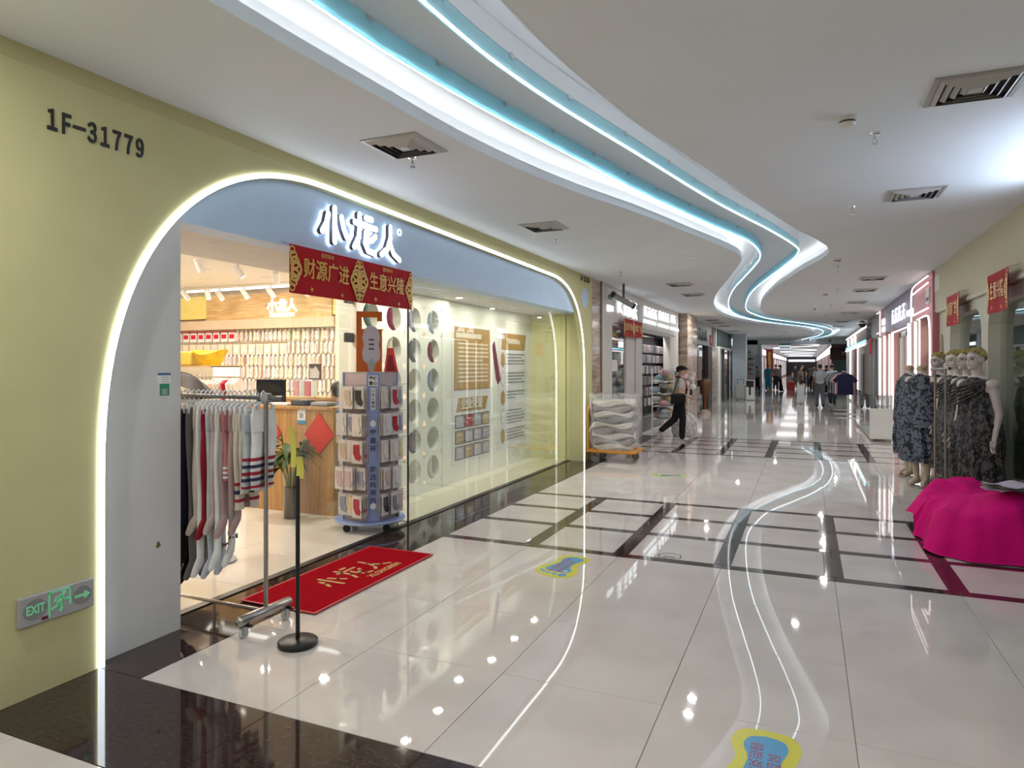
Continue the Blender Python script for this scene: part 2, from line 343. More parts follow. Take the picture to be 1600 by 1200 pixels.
def strip(path, d0, d1, z0, z1):
    a, b = offs(path, d0), offs(path, d1)
    return MB().loft([[(p[0], p[1], z0), (q[0], q[1], z0), (q[0], q[1], z1), (p[0], p[1], z1)] for p, q in zip(a, b)])
ZR = 3.38; ZP = 3.262; ZL = 3.215
cm = MB()
for poly in ([(-3.8, -7)] + SA + [(-3.8, 43)], [(3.2, 43)] + SB[::-1] + [(3.2, -7)]):
    n = len(poly); cm.add([(p[0], p[1], CZ) for p in poly], [tuple(range(n))])
for path, sg_ in ((SA, -1), (SB, 1)):
    for (d0, d1, z0, z1) in ((0, 0.015, CZ - 0.001, ZL), (0.16, 0.18, CZ + 0.004, ZR)):
        st_m = strip(path, sg_ * d0, sg_ * d1, z0, z1); cm.add(st_m.v, st_m.f)
a_, b_s = offs(SA, -0.17), offs(SB, 0.17); n = len(SA)
top = MB().loft([[(p[0], p[1], ZR), (q[0], q[1], ZR), (q[0], q[1], ZR + 0.02), (p[0], p[1], ZR + 0.02)] for p, q in zip(a_, b_s)]); cm.add(top.v, top.f)
pan = MB().loft([[(p[0], p[1], ZP), (q[0], q[1], ZP), (q[0], q[1], ZR - 0.002), (p[0], p[1], ZR - 0.002)] for p, q in zip(SGA[:len(SGB)], SGB)]); cm.add(pan.v, pan.f)
ceiling = struct('ceiling', cm, CEIL)
struct('ceiling', MB().box(-9, 6, 43.6, 130, CZ, CZ + 0.05), CEIL)
struct('ceiling', MB().box(-9, 6, 43, 43.6, 2.88, CZ + 0.2), CEIL)
struct('ceiling', MB().box(-9, -3.8, 22, 43, CZ, CZ + 0.05).box(3.2, 6, 22, 43, CZ, CZ + 0.05), CEIL)
# the light itself: hanging etched glass strips with LED tapes
ribbon = thing('cove_light', 'long winding S-shaped cove light with blue glass strips in the white ceiling', 'ceiling light', (-1.7, 3, CZ))
LEDC = glow('cove_led', (1.0, 0.975, 0.93), COVE)
EDGE = glow('cove_edge', (0.95, 0.98, 1.0), 6.5)
ETCH = etched('etched_blue_glass', (0.56, 0.85, 0.94))
for path, sgn in ((SGA, -1), (SGB, 1)):
    step = 6
    for i in range(0, len(path) - 1, step):
        seg = path[i:i + step + 1]
        if seg[-1][1] < -4: continue
        strip(seg, 0, -0.008 * sgn, 3.150, 3.258).build('glass_panel', ETCH, ribbon)
    strip(path, 0.001 * sgn, 0.012 * sgn, 3.150, 3.158).build('lit_edge', EDGE, ribbon)
    acc = 0
    for i in range(1, len(path)):
        acc += math.dist(path[i], path[i - 1])
        if acc > 0.55 and -0 < path[i][1] < 13:
            acc = 0; px_, py_ = path[i]
            MB().box(px_ - 0.012, px_ + 0.012, py_ - 0.02, py_ + 0.02, 3.235, ZP).build('clip', CHROME, ribbon)
strip(SA, -0.035, -0.075, 3.150, 3.162).build('led_tape', LEDC, ribbon)
strip(SB, 0.035, 0.075, 3.150, 3.162).build('led_tape', LEDC, ribbon)

# ================================================================ LEFT WALL with the arched shop front
def arch():
    pts = [(2.45, 0.0), (2.45, 0.6)]
    n1 = 2.4
    for k in range(0, 29):
        a = PI / 2 * k / 28; cx, sx = math.cos(a) ** (2 / n1), math.sin(a) ** (2 / n1)
        pts.append((4.3 - 1.85 * cx, 1.0 + 1.975 * sx))
    n2 = 2.7
    for k in range(0, 25):
        a = PI / 2 * (1 - k / 24); cx, sx = max(math.cos(a), 0) ** (2 / n2), math.sin(a) ** (2 / n2)
        pts.append((9.2 + 1.73 * cx, 1.3 + 1.625 * sx))
    pts += [(10.93, 0.6), (10.93, 0.0)]
    return pts
AR = arch()
poly = [(-6, 0)] + AR + [(11.41, 0), (11.41, CZ), (-6, CZ)]
struct('wall_left', MB().prism(poly, 'x', -3.515, -3.44), YEL)
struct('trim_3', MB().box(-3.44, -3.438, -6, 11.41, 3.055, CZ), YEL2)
led = thing('arch_light', 'white LED strip outlining the big rounded shop-front arch', 'light strip', (-3.44, 2.45, 0))
mbx = MB(); rings = []
for i, p in enumerate(AR):
    a = AR[max(i - 1, 0)]; b = AR[min(i + 1, len(AR) - 1)]; t = Vector((b[0] - a[0], b[1] - a[1])).normalized(); nx = Vector((-t.y, t.x))
    rings.append([(-3.438, p[0] + nx.x * 0.034, p[1] + nx.y * 0.034), (-3.428, p[0] + nx.x * 0.034, p[1] + nx.y * 0.034), (-3.428, p[0] + nx.x * 0.002, p[1] + nx.y * 0.002), (-3.438, p[0] + nx.x * 0.002, p[1] + nx.y * 0.002)])
mbx.loft(rings).build('led_profile', LEDW, led)
# deeper reveal, jamb and fascia inside the arch
struct('wall_left', MB().box(-3.76, -3.515, 10.93, 11.41, 0, CZ), YEL)
struct('wall_left', MB().box(-3.70, -3.50, 2.2, 2.985, 0, CZ), GREYP)
struct('wall_left', MB().box(-3.70, -3.50, 2.985, 10.93, 2.48, CZ), BLUEP)
SOFF = mat('soffit_paint', (0.66, 0.64, 0.62), 0.7)
struct('ceiling', MB().box(-4.50, -3.70, 2.2, 10.95, 2.48, 2.52), SOFF)
struct('wall_left', MB().box(-4.52, -4.46, 2.2, 9.0, 2.49, 2.95), SOFF)
write('room_number', '１Ｆ－３１７７９', 0.135, '+x', (-3.437, 2.42, 2.815), BLK, None, 0.004, 0.004, w=0.53, sp=0.68, label='black room number 1F-31779 on the yellow wall', cat='sign')
write('room_number', '１Ｆ－３１７８０', 0.115, '+x', (-3.437, 11.0, 3.06), BLK, None, 0.004, 0.004, w=0.5, sp=0.68, label='black room number 1F-31780 at the far end of the yellow wall', cat='sign')
n = 28
mbc = MB().prism([(10.98 + 0.17 * math.cos(2 * PI * k / n), 2.745 + 0.17 * math.sin(2 * PI * k / n)) for k in range(n)], 'x', -3.4405, -3.432)
mbc.build('round_plaque', BLUEP, None, label='pale blue round plaque below the far room number', cat='plaque')
# glass front of the window display
for i, (a, b) in enumerate(((5.85, 7.455), (7.463, 8.79), (8.798, 10.17), (10.178, 10.925))):
    struct('window_%d' % (i + 1), MB().box(-3.687, -3.677, a, b, 0.008, 2.48), GLASS)
struct('trim_4', MB().box(-3.69, -3.674, 5.838, 5.85, 0.008, 2.48), DGREY)
# display box
DISP = mat('display_white', (0.80, 0.80, 0.70), 0.5, noise=0.02)
struct('floor', MB().box(-4.40, -3.745, 5.95, 10.93, -0.03, 0.012), mat('display_floor', (0.80, 0.74, 0.58), 0.12, noise=0.04))
YELI = mat('pale_yellow_paint', (0.72, 0.68, 0.36), 0.6)
struct('wall_display_end', MB().box(-4.46, -3.745, 10.93, 11.0, 0, 2.52), YELI)
HC = [(6.2 + 0.45 * i, 0.31 + 0.37 * j) for i in range(4) for j in range(6)]
hp = MB()
for (cy, cz) in HC:
    q = 24; rr = 0.15; ring = [(cy + rr * math.cos(2 * PI * k / q), cz + rr * math.sin(2 * PI * k / q)) for k in range(q)]
    def sq(k):
        a = 2 * PI * k / q; c_, s_ = math.cos(a), math.sin(a); m_ = max(abs(c_) / 0.225, abs(s_) / 0.185); return (cy + c_ / m_, cz + s_ / m_)
    outer = [sq(k) for k in range(q)]
    vs = [(-4.38, *p) for p in outer] + [(-4.38, *p) for p in ring] + [(-4.58, *p) for p in ring]
    hp.add(vs, [(k, (k + 1) % q, q + (k + 1) % q, q + k) for k in range(q)] + [(q + k, q + (k + 1) % q, 2 * q + (k + 1) % q, 2 * q + k) for k in range(q)] + [tuple(range(2 * q, 3 * q))])
hp.box(-4.40, -4.38, 5.95, 7.775, 0.0, 0.125).box(-4.40, -4.38, 5.95, 7.775, 2.345, 2.50).box(-4.60, -4.38, 5.93, 5.975, 0, 2.5)
hp.box(-4.60, -4.37, 7.775, 7.95, 0, 2.5)
struct('wall_display', hp, DISP)
struct('wall_display', MB().box(-4.46, -4.40, 7.95, 10.95, 0, 2.5), DISP)
# shop interior shell
ICE = mat('shop_ceiling', (0.84, 0.81, 0.77), 0.8, noise=0.02)
struct('ceiling', MB().box(-11.8, -4.46, 2.0, 9.3, 2.92, 2.98), ICE)
CREAM = mat('cream_wall', (0.74, 0.62, 0.46), 0.7)
struct('wall_back', MB().box(-11.8, -6.75, 9.02, 9.1, 0, 2.95), mat('sock_wall_panel', (0.80, 0.70, 0.54), 0.6))
struct('wall_back', MB().box(-6.98, -6.72, 8.90, 9.02, 0, 2.95), CREAM)
struct('wall_back', MB().box(-6.75, -4.58, 8.95, 9.1, 0, 2.95), CREAM)
struct('wall_shop_left', MB().box(-11.8, -11.7, 2.0, 9.1, 0, 2.95), CREAM)
struct('wall_shop_near', MB().box(-11.8, -3.70, 2.0, 2.2, 0, 2.95), CREAM)
struct('wall_back', MB().box(-4.66, -4.585, 7.9, 9.1, 0, 2.95), CREAM)
struct('wall_back', MB().box(-11.8, -6.985, 8.86, 9.02, 2.24, 2.40), mat('beige_header', (0.62, 0.47, 0.32), 0.6))
# ---- other outer walls
struct('wall_near', MB().box(-3.5, 3.2, -6.1, -6, 0, CZ), WHITE)
# ================================================================ SHOP-FRONT THINGS
def capsule(mb, pts, r, x0, x1, ax='x', k=7):
    for a, b in zip(pts, pts[1:]):
        d = Vector((b[0] - a[0], b[1] - a[1])); th = math.atan2(d.y, d.x)
        poly = [(b[0] + r * math.cos(th - PI / 2 + PI * i / k), b[1] + r * math.sin(th - PI / 2 + PI * i / k)) for i in range(k + 1)]
        poly += [(a[0] + r * math.cos(th + PI / 2 + PI * i / k), a[1] + r * math.sin(th + PI / 2 + PI * i / k)) for i in range(k + 1)]
        mb.prism(poly, ax, x0, x1)
    return mb
XIAO = [[(4.385, 2.855), (4.385, 2.59)], [(4.305, 2.795), (4.285, 2.72), (4.235, 2.65)], [(4.47, 2.80), (4.50, 2.71), (4.54, 2.65)]]
LONG = [[(4.80, 2.86), (4.885, 2.86)], [(4.645, 2.80), (4.70, 2.79), (4.95, 2.79)], [(4.71, 2.87), (4.712, 2.79), (4.70, 2.68), (4.64, 2.59)], [(4.80, 2.735), (4.79, 2.64), (4.83, 2.585), (4.93, 2.575)], [(4.94, 2.725), (4.89, 2.685), (4.83, 2.67)]]
REN = [[(5.17, 2.85), (5.17, 2.75), (5.12, 2.645), (5.03, 2.585)], [(5.17, 2.70), (5.22, 2.62), (5.32, 2.575)]]
sg = thing('shop_sign', 'large backlit white characters 小龙人 on the pale blue fascia', 'sign', (-3.5, 4.75, 2.55))
SIDE = mat('letter_return', (0.10, 0.10, 0.12), 0.4)
for ch, st in (('character', XIAO), ('character', LONG), ('character', REN)):
    f, s_, h = MB(), MB(), MB()
    for ln in st: capsule(f, ln, 0.025, -3.445, -3.440); capsule(s_, ln, 0.026, -3.480, -3.4452); capsule(h, ln, 0.025, -3.492, -3.481)
    o = f.build(ch, SIGNW, sg); s_.build('return', SIDE, o); h.build('backlight', SIGNB, o)
q = 20
MB().loft([[(-3.45 + 0.01 * math.cos(a) if 0 else -3.45 - 0.008 * (j % 2), 5.335 + (0.026 + 0.006 * (1 if j < 2 else -1)) * math.cos(a), 2.835 + (0.026 + 0.006 * (1 if j < 2 else -1)) * math.sin(a)) for a in [2 * PI * i / q for i in range(q)]] for j in (0, 1, 3, 2)], closed=True).build('registered_ring', SIGNW, sg)
write('registered_letter', 'R', 0.03, '+x', (-3.45, 5.335, 2.835), SIDE, sg)
# ---- red banners
def banner(name, label, face, xf, ya, yb, z0, z1, words, wsz, half='both'):
    t = thing(name, label, 'banner', (xf, (ya + yb) / 2, z0)); sgn = 1 if face == '+x' else -1
    cl = MB(); N = 16
    def fn(u, v):
        y = ya + (yb - ya) * u; return (xf + sgn * (0.006 * math.sin(u * 9) * (1 - v)), y, z0 + (z1 - z0) * v)
    cl.grid(fn, N, 4); cl.grid(lambda u, v: (fn(u, v)[0] - sgn * 0.002, *fn(u, v)[1:]), N, 4)
    cl.build('cloth', RED, t, smooth=True)
    if not isinstance(words, (list, tuple)): words = [words]
    n = len(words); xo = xf + sgn * 0.009
    for i, w in enumerate(words):
        c0 = ya + (yb - ya) * i / n; c1 = ya + (yb - ya) * (i + 1) / n; wd = abs(c1 - c0)
        k = (i if face == '+x' else i)
        write('lettering', w, wsz, face, (xo, (c0 + c1) / 2, (z0 + z1) / 2 + 0.01), GOLD, t, 0.0005, 0.002, w=wd * 0.66)
        for e_, dr in ((c0, 1), (c1, -1)):
            kn = MB(); d_ = 1 if c1 > c0 else -1
            for j in range(7):
                zz = z0 + (z1 - z0) * (0.12 + 0.76 * j / 6); rr = wd * (0.075 - 0.012 * abs(j - 3)); cy = e_ + d_ * dr * wd * (0.075 - 0.018 * abs(j - 3))
                kn.loft([[(xo + 0.0006 * jj * sgn, cy + rr * (1 if jj < 2 else 0.62) * math.cos(a), zz + rr * (1 if jj < 2 else 0.62) * math.sin(a)) for a in [2 * PI * ii / 12 for ii in range(12)]] for jj in (0, 1, 2, 3)], closed=True)
            kn.build('knot_print', GOLD, t)
        for fy, fz in ((0.28, 0.13), (0.72, 0.10)):
            fl = MB(); cy = c0 + (c1 - c0) * fy; cz = z0 + (z1 - z0) * fz
            pl = [(cy + (0.022 if j % 2 else 0.009) * math.cos(2 * PI * j / 10), cz + (0.022 if j % 2 else 0.009) * math.sin(2 * PI * j / 10)) for j in range(10)]
            fl.prism(pl, 'x', xo, xo + 0.001 * sgn).build('flower_print', GOLD, t)
    for e_ in (ya, yb): MB().cyl((xf, e_, z1), (xf - sgn * 0.13, e_, z1 + 0.03), 0.0025, n=6).build('string', GREY, t)
    return t
bn = banner('new_year_banner', 'red and gold banner reading 财源广进 生意兴隆 over the open shop front', '+x', -3.42, 3.845, 5.49, 2.13, 2.485, ['财源广进', '生意兴隆'], 0.16)
MB().box(-3.425, -3.419, 4.662, 4.672, 2.13, 2.485).build('seam', GREY, bn)
for i, yy in enumerate((4.26, 5.08)): write('small_print', '谨贺新年', 0.04, '+x', (-3.411, yy, 2.445), GOLD, bn, 0.0005)
for k_ in range(2): MB().cyl((-3.5, 3.86 + 1.61 * k_, 2.5), (-3.42, 3.86 + 1.61 * k_, 2.478), 0.002, n=6).build('string', GREY, bn)
# ---- exit sign
ex = thing('exit_sign', 'silver EXIT sign low on the yellow wall with running man and arrow', 'exit sign', (-3.44, 2.195, 0.34))
MB().bevbox(-3.44, -3.415, 2.01, 2.38, 0.35, 0.495, 0.006).build('plate', mat('silver_plate', (0.42, 0.42, 0.43), 0.4, 0.3), ex)
OVAL = mat('oval_grey', (0.24, 0.25, 0.25), 0.6); GLOWG = mat('luminous_green', (0.22, 0.62, 0.36), 0.6, emis=(0.2, 0.8, 0.4), estr=0.12)
def oval(cy, cz, ry, rz, x0, x1): return MB().prism([(cy + ry * math.cos(2 * PI * k / 28), cz + rz * math.sin(2 * PI * k / 28)) for k in range(28)], 'x', x0, x1)
oval(2.085, 0.425, 0.056, 0.05, -3.4155, -3.413).build('oval', OVAL, ex); oval(2.315, 0.425, 0.05, 0.045, -3.4155, -3.413).build('oval', OVAL, ex)
write('lettering', 'EXIT', 0.06, '+x', (-3.412, 2.085, 0.425), GLOWG, ex, 0.0006, 0.0016, w=0.088)
MB().prism([(2.275, 0.418), (2.325, 0.418), (2.325, 0.402), (2.358, 0.425), (2.325, 0.448), (2.325, 0.432), (2.275, 0.432)], 'x', -3.413, -3.4115).build('arrow', GLOWG, ex)
fr_ = MB().box(-3.4155, -3.4125, 2.145, 2.155, 0.365, 0.488).box(-3.4155, -3.4125, 2.145, 2.258, 0.478, 0.488).box(-3.4155, -3.4125, 2.248, 2.258, 0.40, 0.488); fr_.build('door_frame_symbol', GLOWG, ex)
mn = MB(); capsule(mn, [(2.212, 0.452), (2.195, 0.42)], 0.010, -3.4155, -3.412); capsule(mn, [(2.195, 0.42), (2.215, 0.405), (2.207, 0.382)], 0.006, -3.4155, -3.412); capsule(mn, [(2.195, 0.42), (2.180, 0.402), (2.163, 0.402)], 0.006, -3.4155, -3.412)
capsule(mn, [(2.212, 0.450), (2.188, 0.452), (2.178, 0.436)], 0.005, -3.4155, -3.412); capsule(mn, [(2.212, 0.447), (2.228, 0.430), (2.244, 0.434)], 0.005, -3.4155, -3.412)
mn.prism([(2.222 + 0.010 * math.cos(2 * PI * k / 12), 0.468 + 0.010 * math.sin(2 * PI * k / 12)) for k in range(12)], 'x', -3.4155, -3.412)
mn.build('running_man', GLOWG, ex)
MB().box(-3.4155, -3.413, 2.115, 2.145, 0.362, 0.378).build('indicator', mat('dark_red', (0.12, 0.02, 0.02), 0.4), ex)
# ---- stickers on the grey panel
st = thing('sticker', 'small white and green notice sticker on the grey jamb panel', 'sticker', (-3.5, 2.87, 1.42))
MB().box(-3.5, -3.499, 2.825, 2.915, 1.50, 1.56).build('upper_sticker', PAPER, st); MB().box(-3.499, -3.4985, 2.825, 2.915, 1.545, 1.56).build('blue_header', mat('sticker_blue', (0.05, 0.16, 0.33), 0.5), st)
for k in range(3): MB().box(-3.499, -3.4985, 2.85, 2.90, 1.508 + 0.012 * k, 1.512 + 0.012 * k).build('text_line', GREY, st)
MB().box(-3.5, -3.499, 2.84, 2.905, 1.425, 1.495).build('lower_sticker', mat('sticker_green', (0.02, 0.26, 0.12), 0.5), st); MB().box(-3.499, -3.4985, 2.855, 2.89, 1.43, 1.465).build('grey_square', GREY, st)
MB().prism([(2.83 + (0.014 + 0.005 * math.sin(5 * k)) * math.cos(2 * PI * k / 14), 0.55 + (0.018 + 0.005 * math.sin(3 * k)) * math.sin(2 * PI * k / 14)) for k in range(14)], 'x', -3.502, -3.4985).build('wall_scar', mat('raw_plaster', (0.20, 0.14, 0.05), 0.9, noise=0.4, scale=200), None, label='small chipped brown scar low on the grey jamb panel', cat='wall mark')
# ---- door mat
mt = thing('door_mat', 'red door mat with gold characters 小龙人 lying across the threshold', 'door mat', (-3.2, 4.24, 0))
CARP = mat('red_carpet', (0.34, 0.003, 0.010), 0.95, noise=0.25, scale=120, bump=0.4, bscale=260, spec=0.03)
MB().bevbox(-3.52, -2.91, 3.50, 4.98, 0.002, 0.013, 0.004).build('pile', CARP, mt); MB().box(-3.535, -2.895, 3.485, 4.995, 0.0085, 0.0125).build('border', mat('mat_border', (0.46, 0.02, 0.03), 0.6), mt)
MG = mat('mat_gold', (0.50, 0.33, 0.14), 0.9)
def mat_pt(p, c): return (-3.215 - (p[1] - 2.72) * 0.85 + 0.0, 4.28 + (p[0] - 4.75) * 0.62)
for st_ in (XIAO, LONG, REN):
    m_ = MB()
    for ln in st_: capsule(m_, [mat_pt(p, 0) for p in ln], 0.014, 0.0128, 0.0136, 'z')
    m_.build('character', MG, mt)
me_ = text_mesh('XLONGREN', 0.085, 0.0004, 0.002, w=0.40); me_.transform(parent_inv(mt) @ Matrix(((0, 1, 0, -3.02), (1, 0, 0, 4.46), (0, 0, 1, 0.0132), (0, 0, 0, 1))))
me_ = text_mesh('XLONGREN', 0.085, 0.0004, 0.002, w=0.40); me_.transform(parent_inv(mt) @ face_matrix('z', (-3.02, 4.46, 0.0132), PI / 2)); me_.materials.clear(); me_.materials.append(MG); link('lettering', me_, mt)
# ---- stanchion with paper tag
po = thing('post_stand', 'black post stand on a round base with yellow paper tags on top', 'post', (-2.68, 3.08, 0))
MB().lathe([(0.01, 0), (0.105, 0), (0.112, 0.006), (0.112, 0.026), (0.104, 0.033), (0.012, 0.035)], (-2.68, 3.08, 0), 40).build('base', BLACK, po, True)
MB().cyl((-2.68, 3.08, 0.03), (-2.68, 3.08, 0.97), 0.0125, n=14).build('pole', BLACK, po, True)
TAG = mat('yellow_tag', (0.62, 0.58, 0.10), 0.6)
def tagstrip(name, c, h, w, tilt, curl):
    def fn(u, v):
        x = (u - 0.5) * w; z = v * h; return (c[0] + x * 0.9 + tilt * z, c[1] + 0.4 * x + curl * math.sin(v * 3), c[2] + z)
    MB().grid(fn, 3, 8).grid(lambda u, v: tuple(a + b for a, b in zip(fn(u, v), (0, 0.001, 0))), 3, 8).build(name, TAG, po, True)
tagstrip('tag', (-2.665, 3.08, 0.955), 0.125, 0.042, -0.10, 0.010); tagstrip('tag', (-2.705, 3.07, 1.02), 0.23, 0.030, -0.10, 0.014)
# ---- garment rack
RY = 3.2
rk = thing('garment_rack', 'steel rolling garment rack at the shop entrance hung with tights', 'clothes rack', (-3.5, RY, 0))
MB().cyl((-3.03, RY, 0.13), (-3.03, RY, 1.42), 0.0135, n=14).build('upright', STEEL, rk, True); MB().cyl((-4.22, RY, 0.13), (-4.22, RY, 1.42), 0.0135, n=14).build('upright', STEEL, rk, True)
MB().cyl((-4.26, RY, 1.415), (-2.90, RY, 1.405), 0.014, n=14).build('top_bar', mat('grey_tube', (0.20, 0.20, 0.20), 0.3, 0.9), rk, True)
MB().cyl((-4.22, RY, 0.105), (-3.03, RY, 0.105), 0.011, n=12).build('lower_bar', STEEL, rk, True)
MB().bevbox(-3.06, -3.0, RY - 0.02, RY + 0.02, 1.385, 1.435, 0.006).build('bracket', ALU, rk)
def caster(p, par, r=0.030):
    c = MB().cyl((p[0] - 0.011, p[1], r), (p[0] + 0.011, p[1], r), r, n=18).build('wheel', mat('clear_caster', (0.5, 0.5, 0.5), 0.2), par, True)
    MB().box(p[0] - 0.018, p[0] - 0.013, p[1] - 0.014, p[1] + 0.014, r * 0.8, 0.085).box(p[0] + 0.013, p[0] + 0.018, p[1] - 0.014, p[1] + 0.014, r * 0.8, 0.085).box(p[0] - 0.018, p[0] + 0.018, p[1] - 0.014, p[1] + 0.014, 0.072, 0.088).build('fork', mat('zinc', (0.5, 0.52, 0.53), 0.3, 0.8), c)
    MB().box(p[0] + 0.014, p[0] + 0.05, p[1] + 0.004, p[1] + 0.026, 0.066, 0.076).build('brake_lever', BLK, c)
for fx in (-3.03, -4.22):
    a, b = (fx - 0.01, RY - 0.20, 0.105), (fx + 0.01, RY + 0.19, 0.105)
    MB().tube([(a[0], a[1] - 0.02, a[2]), (a[0], a[1] - 0.012, a[2]), a, b, (b[0], b[1] + 0.012, b[2]), (b[0], b[1] + 0.02, b[2])], [0.008, 0.022, 0.031, 0.031, 0.022, 0.008], 18).build('foot', STEEL, rk, True)
    caster((a[0], a[1] + 0.03), rk); caster((b[0], b[1] - 0.03), rk)
# tights and leggings: one hanging pair each
def tights(xp, L, w, m, kind, label, dz=0.0, stripe=None, bow=False, dark=None):
    t = thing('hanging_' + kind, label, kind, (xp, RY, 1.40)); o = MB(); sw = R.uniform(-0.02, 0.02); ph = R.uniform(0, 6)
    for leg in (-1, 1):
        rings = []; nseg = 14
        for i in range(nseg + 1):
            f = i / nseg; z = -0.085 - L * f
            ww = w * (0.52 - 0.26 * f) if f > 0.3 else w * (0.52 - 0.078 + 0.0 * f); th = 0.016 + 0.004 * math.sin(5 * f + ph)
            cy = leg * w * (0.22 + 0.05 * f) + sw * f + 0.008 * math.sin(7 * f + ph); cx = leg * 0.006 + 0.006 * math.sin(4 * f + ph + leg)
            if kind == 'leggings' : ww = w * (0.5 - 0.14 * f)
            rings.append([(cx + th * math.cos(a), cy + ww * 0.5 * math.sin(a), z) for a in [2 * PI * k / 12 for k in range(12)]])
        if kind == 'tights':
            z0 = -0.085 - L; cy0 = leg * w * 0.27 + sw
            for f, dy, dzv, ww in ((0.3, -0.012, -0.035, 0.075), (0.6, -0.03, -0.065, 0.07), (1, -0.05, -0.10, 0.055), (1.1, -0.06, -0.115, 0.02)):
                rings.append([(leg * 0.006 + 0.016 * math.cos(a), cy0 + dy + ww * 0.5 * math.sin(a), z0 + dzv) for a in [2 * PI * k / 12 for k in range(12)]])
        o.loft(rings)
    o.loft([[(0.014 * math.cos(a), w * k_ * math.sin(a), z) for a in [2 * PI * j / 14 for j in range(14)]] for z, k_ in ((-0.20, 0.48), (-0.13, 0.50), (-0.075, 0.46), (-0.07, 0.44))])
    o.build('garment', m, t, True, world=False)
    h = MB().tube([(0, -w * 0.42, -0.055), (0, -w * 0.3, -0.035), (0, 0, -0.02), (0, w * 0.3, -0.035), (0, w * 0.42, -0.055)], 0.007, 8)
    h.tube([(0, 0, -0.02), (0, 0.0, 0.008), (0, 0.020, 0.03), (0, 0.0, 0.048), (0, -0.020, 0.032), (0, -0.019, 0.014)], 0.0045, 8)
    h.box(-0.008, 0.008, -w * 0.44, -w * 0.34, -0.10, -0.045).box(-0.008, 0.008, w * 0.34, w * 0.44, -0.10, -0.045)
    h.build('hanger', mat('white_hanger', (0.72, 0.73, 0.74), 0.4), t, True, world=False)
    if stripe:
        for (f0, f1, sm) in stripe:
            s_ = MB()
            for leg in (-1, 1):
                rr = []
                for f in (f0, f1):
                    z = -0.085 - L * f; ww = w * (0.5 - 0.14 * f) + 0.004; cy = leg * w * (0.22 + 0.05 * f) + sw * f + 0.008 * math.sin(7 * f + ph); cx = leg * 0.006 + 0.006 * math.sin(4 * f + ph + leg)
                    rr.append([(cx + 0.0225 * math.cos(a), cy + ww * 0.5 * math.sin(a), z) for a in [2 * PI * k / 12 for k in range(12)]])
                s_.loft(rr)
            s_.build('stripe', sm, t, True, world=False)
    if bow:
        z = -0.085 - L * 0.93; cy = w * 0.25 + sw; b = MB()
        for s1 in (-1, 1): b.add([(0.02, cy, z), (0.03, cy + s1 * 0.035, z + 0.022), (0.03, cy + s1 * 0.038, z - 0.014), (0.024, cy + s1 * 0.03, z - 0.05), (0.022, cy + s1 * 0.012, z - 0.01)], [(0, 1, 2), (0, 4, 3)])
        b.ball((0.024, cy, z), 0.008, 8); b.build('bow', plain(0.12, 0.12, 0.11), t, world=False)
    return t
cW, cCream, cBeige, cPink, cMauve, cRed_, cBlk, cNavy, cGr, cLt = plain(.74, .74, .73), plain(.66, .60, .50), plain(.52, .42, .36), plain(.46, .19, .19), plain(.42, .29, .28), plain(.26, .012, .02), plain(.012, .012, .014), plain(.012, .014, .035), plain(.20, .20, .20), plain(.50, .54, .58)
nav, rd, wh = plain(.03, .035, .09), plain(.33, .02, .04), plain(.78, .78, .77)
spec = [(-3.95, 1.02, .20, cBlk, 'tights', 'black tights at the inner end of the rack'), (-3.90, 0.98, .20, cGr, 'tights', 'mid grey tights between black pairs on the rack'), (-3.85, 0.90, .20, cBlk, 'tights', 'black tights next to the navy leggings on the rack'), (-3.80, 0.72, .20, cNavy, 'leggings', 'dark navy leggings on the rack'), (-3.75, 0.95, .20, cGr, 'tights', 'long grey tights with bow reaching lowest on the rack', 'bow'),
        (-3.70, 0.66, .17, cCream, 'tights', 'cream tights left of the white pair on the rack'), (-3.655, 0.92, .18, cW, 'tights', 'long white tights on the rack'), (-3.61, 0.68, .18, cRed_, 'tights', 'dark red tights on the rack'), (-3.565, 0.92, .17, cLt, 'tights', 'pale grey tights with dark bow on the rack', 'bow'), (-3.52, 0.64, .17, cBeige, 'tights', 'beige tights right of the red pair'),
        (-3.475, 0.86, .17, cW, 'tights', 'white tights with grey bow on the rack', 'bow'), (-3.43, 0.66, .18, cMauve, 'tights', 'dusty mauve tights behind the pink pair'), (-3.385, 0.42, .19, cPink, 'leggings', 'dusty pink leggings with white ankle stripes', 'ankle'), (-3.335, 0.60, .18, cMauve, 'leggings', 'greyish pink leggings in the middle of the rack'),
        (-3.285, 0.60, .19, cCream, 'leggings', 'cream leggings with striped cuffs on the rack', 'cuff'), (-3.235, 0.50, .18, cCream, 'leggings', 'plain ivory leggings on the rack'), (-3.17, 0.47, .21, cLt, 'leggings', 'pale blue leggings with red and navy stripes', 'band'), (-3.10, 0.46, .20, cW, 'leggings', 'white striped leggings at the outer end of the rack', 'band')]
for s_ in spec:
    ex_ = s_[6] if len(s_) > 6 else None; sp = None
    if ex_ == 'ankle': sp = [(0.80, 0.83, wh), (0.87, 0.90, wh), (0.94, 0.97, wh)]
    if ex_ == 'cuff': sp = [(0.72, 0.75, rd), (0.80, 0.84, nav), (0.89, 0.92, rd)]
    if ex_ == 'band': sp = [(0.58, 0.62, rd), (0.67, 0.71, nav), (0.76, 0.80, rd), (0.84, 0.88, nav), (0.94, 0.97, rd)]
    tights(-3.755 + (s_[0] + 3.95) * 0.83, s_[1], s_[2], s_[3], s_[4], s_[5], stripe=sp, bow=(ex_ == 'bow'))
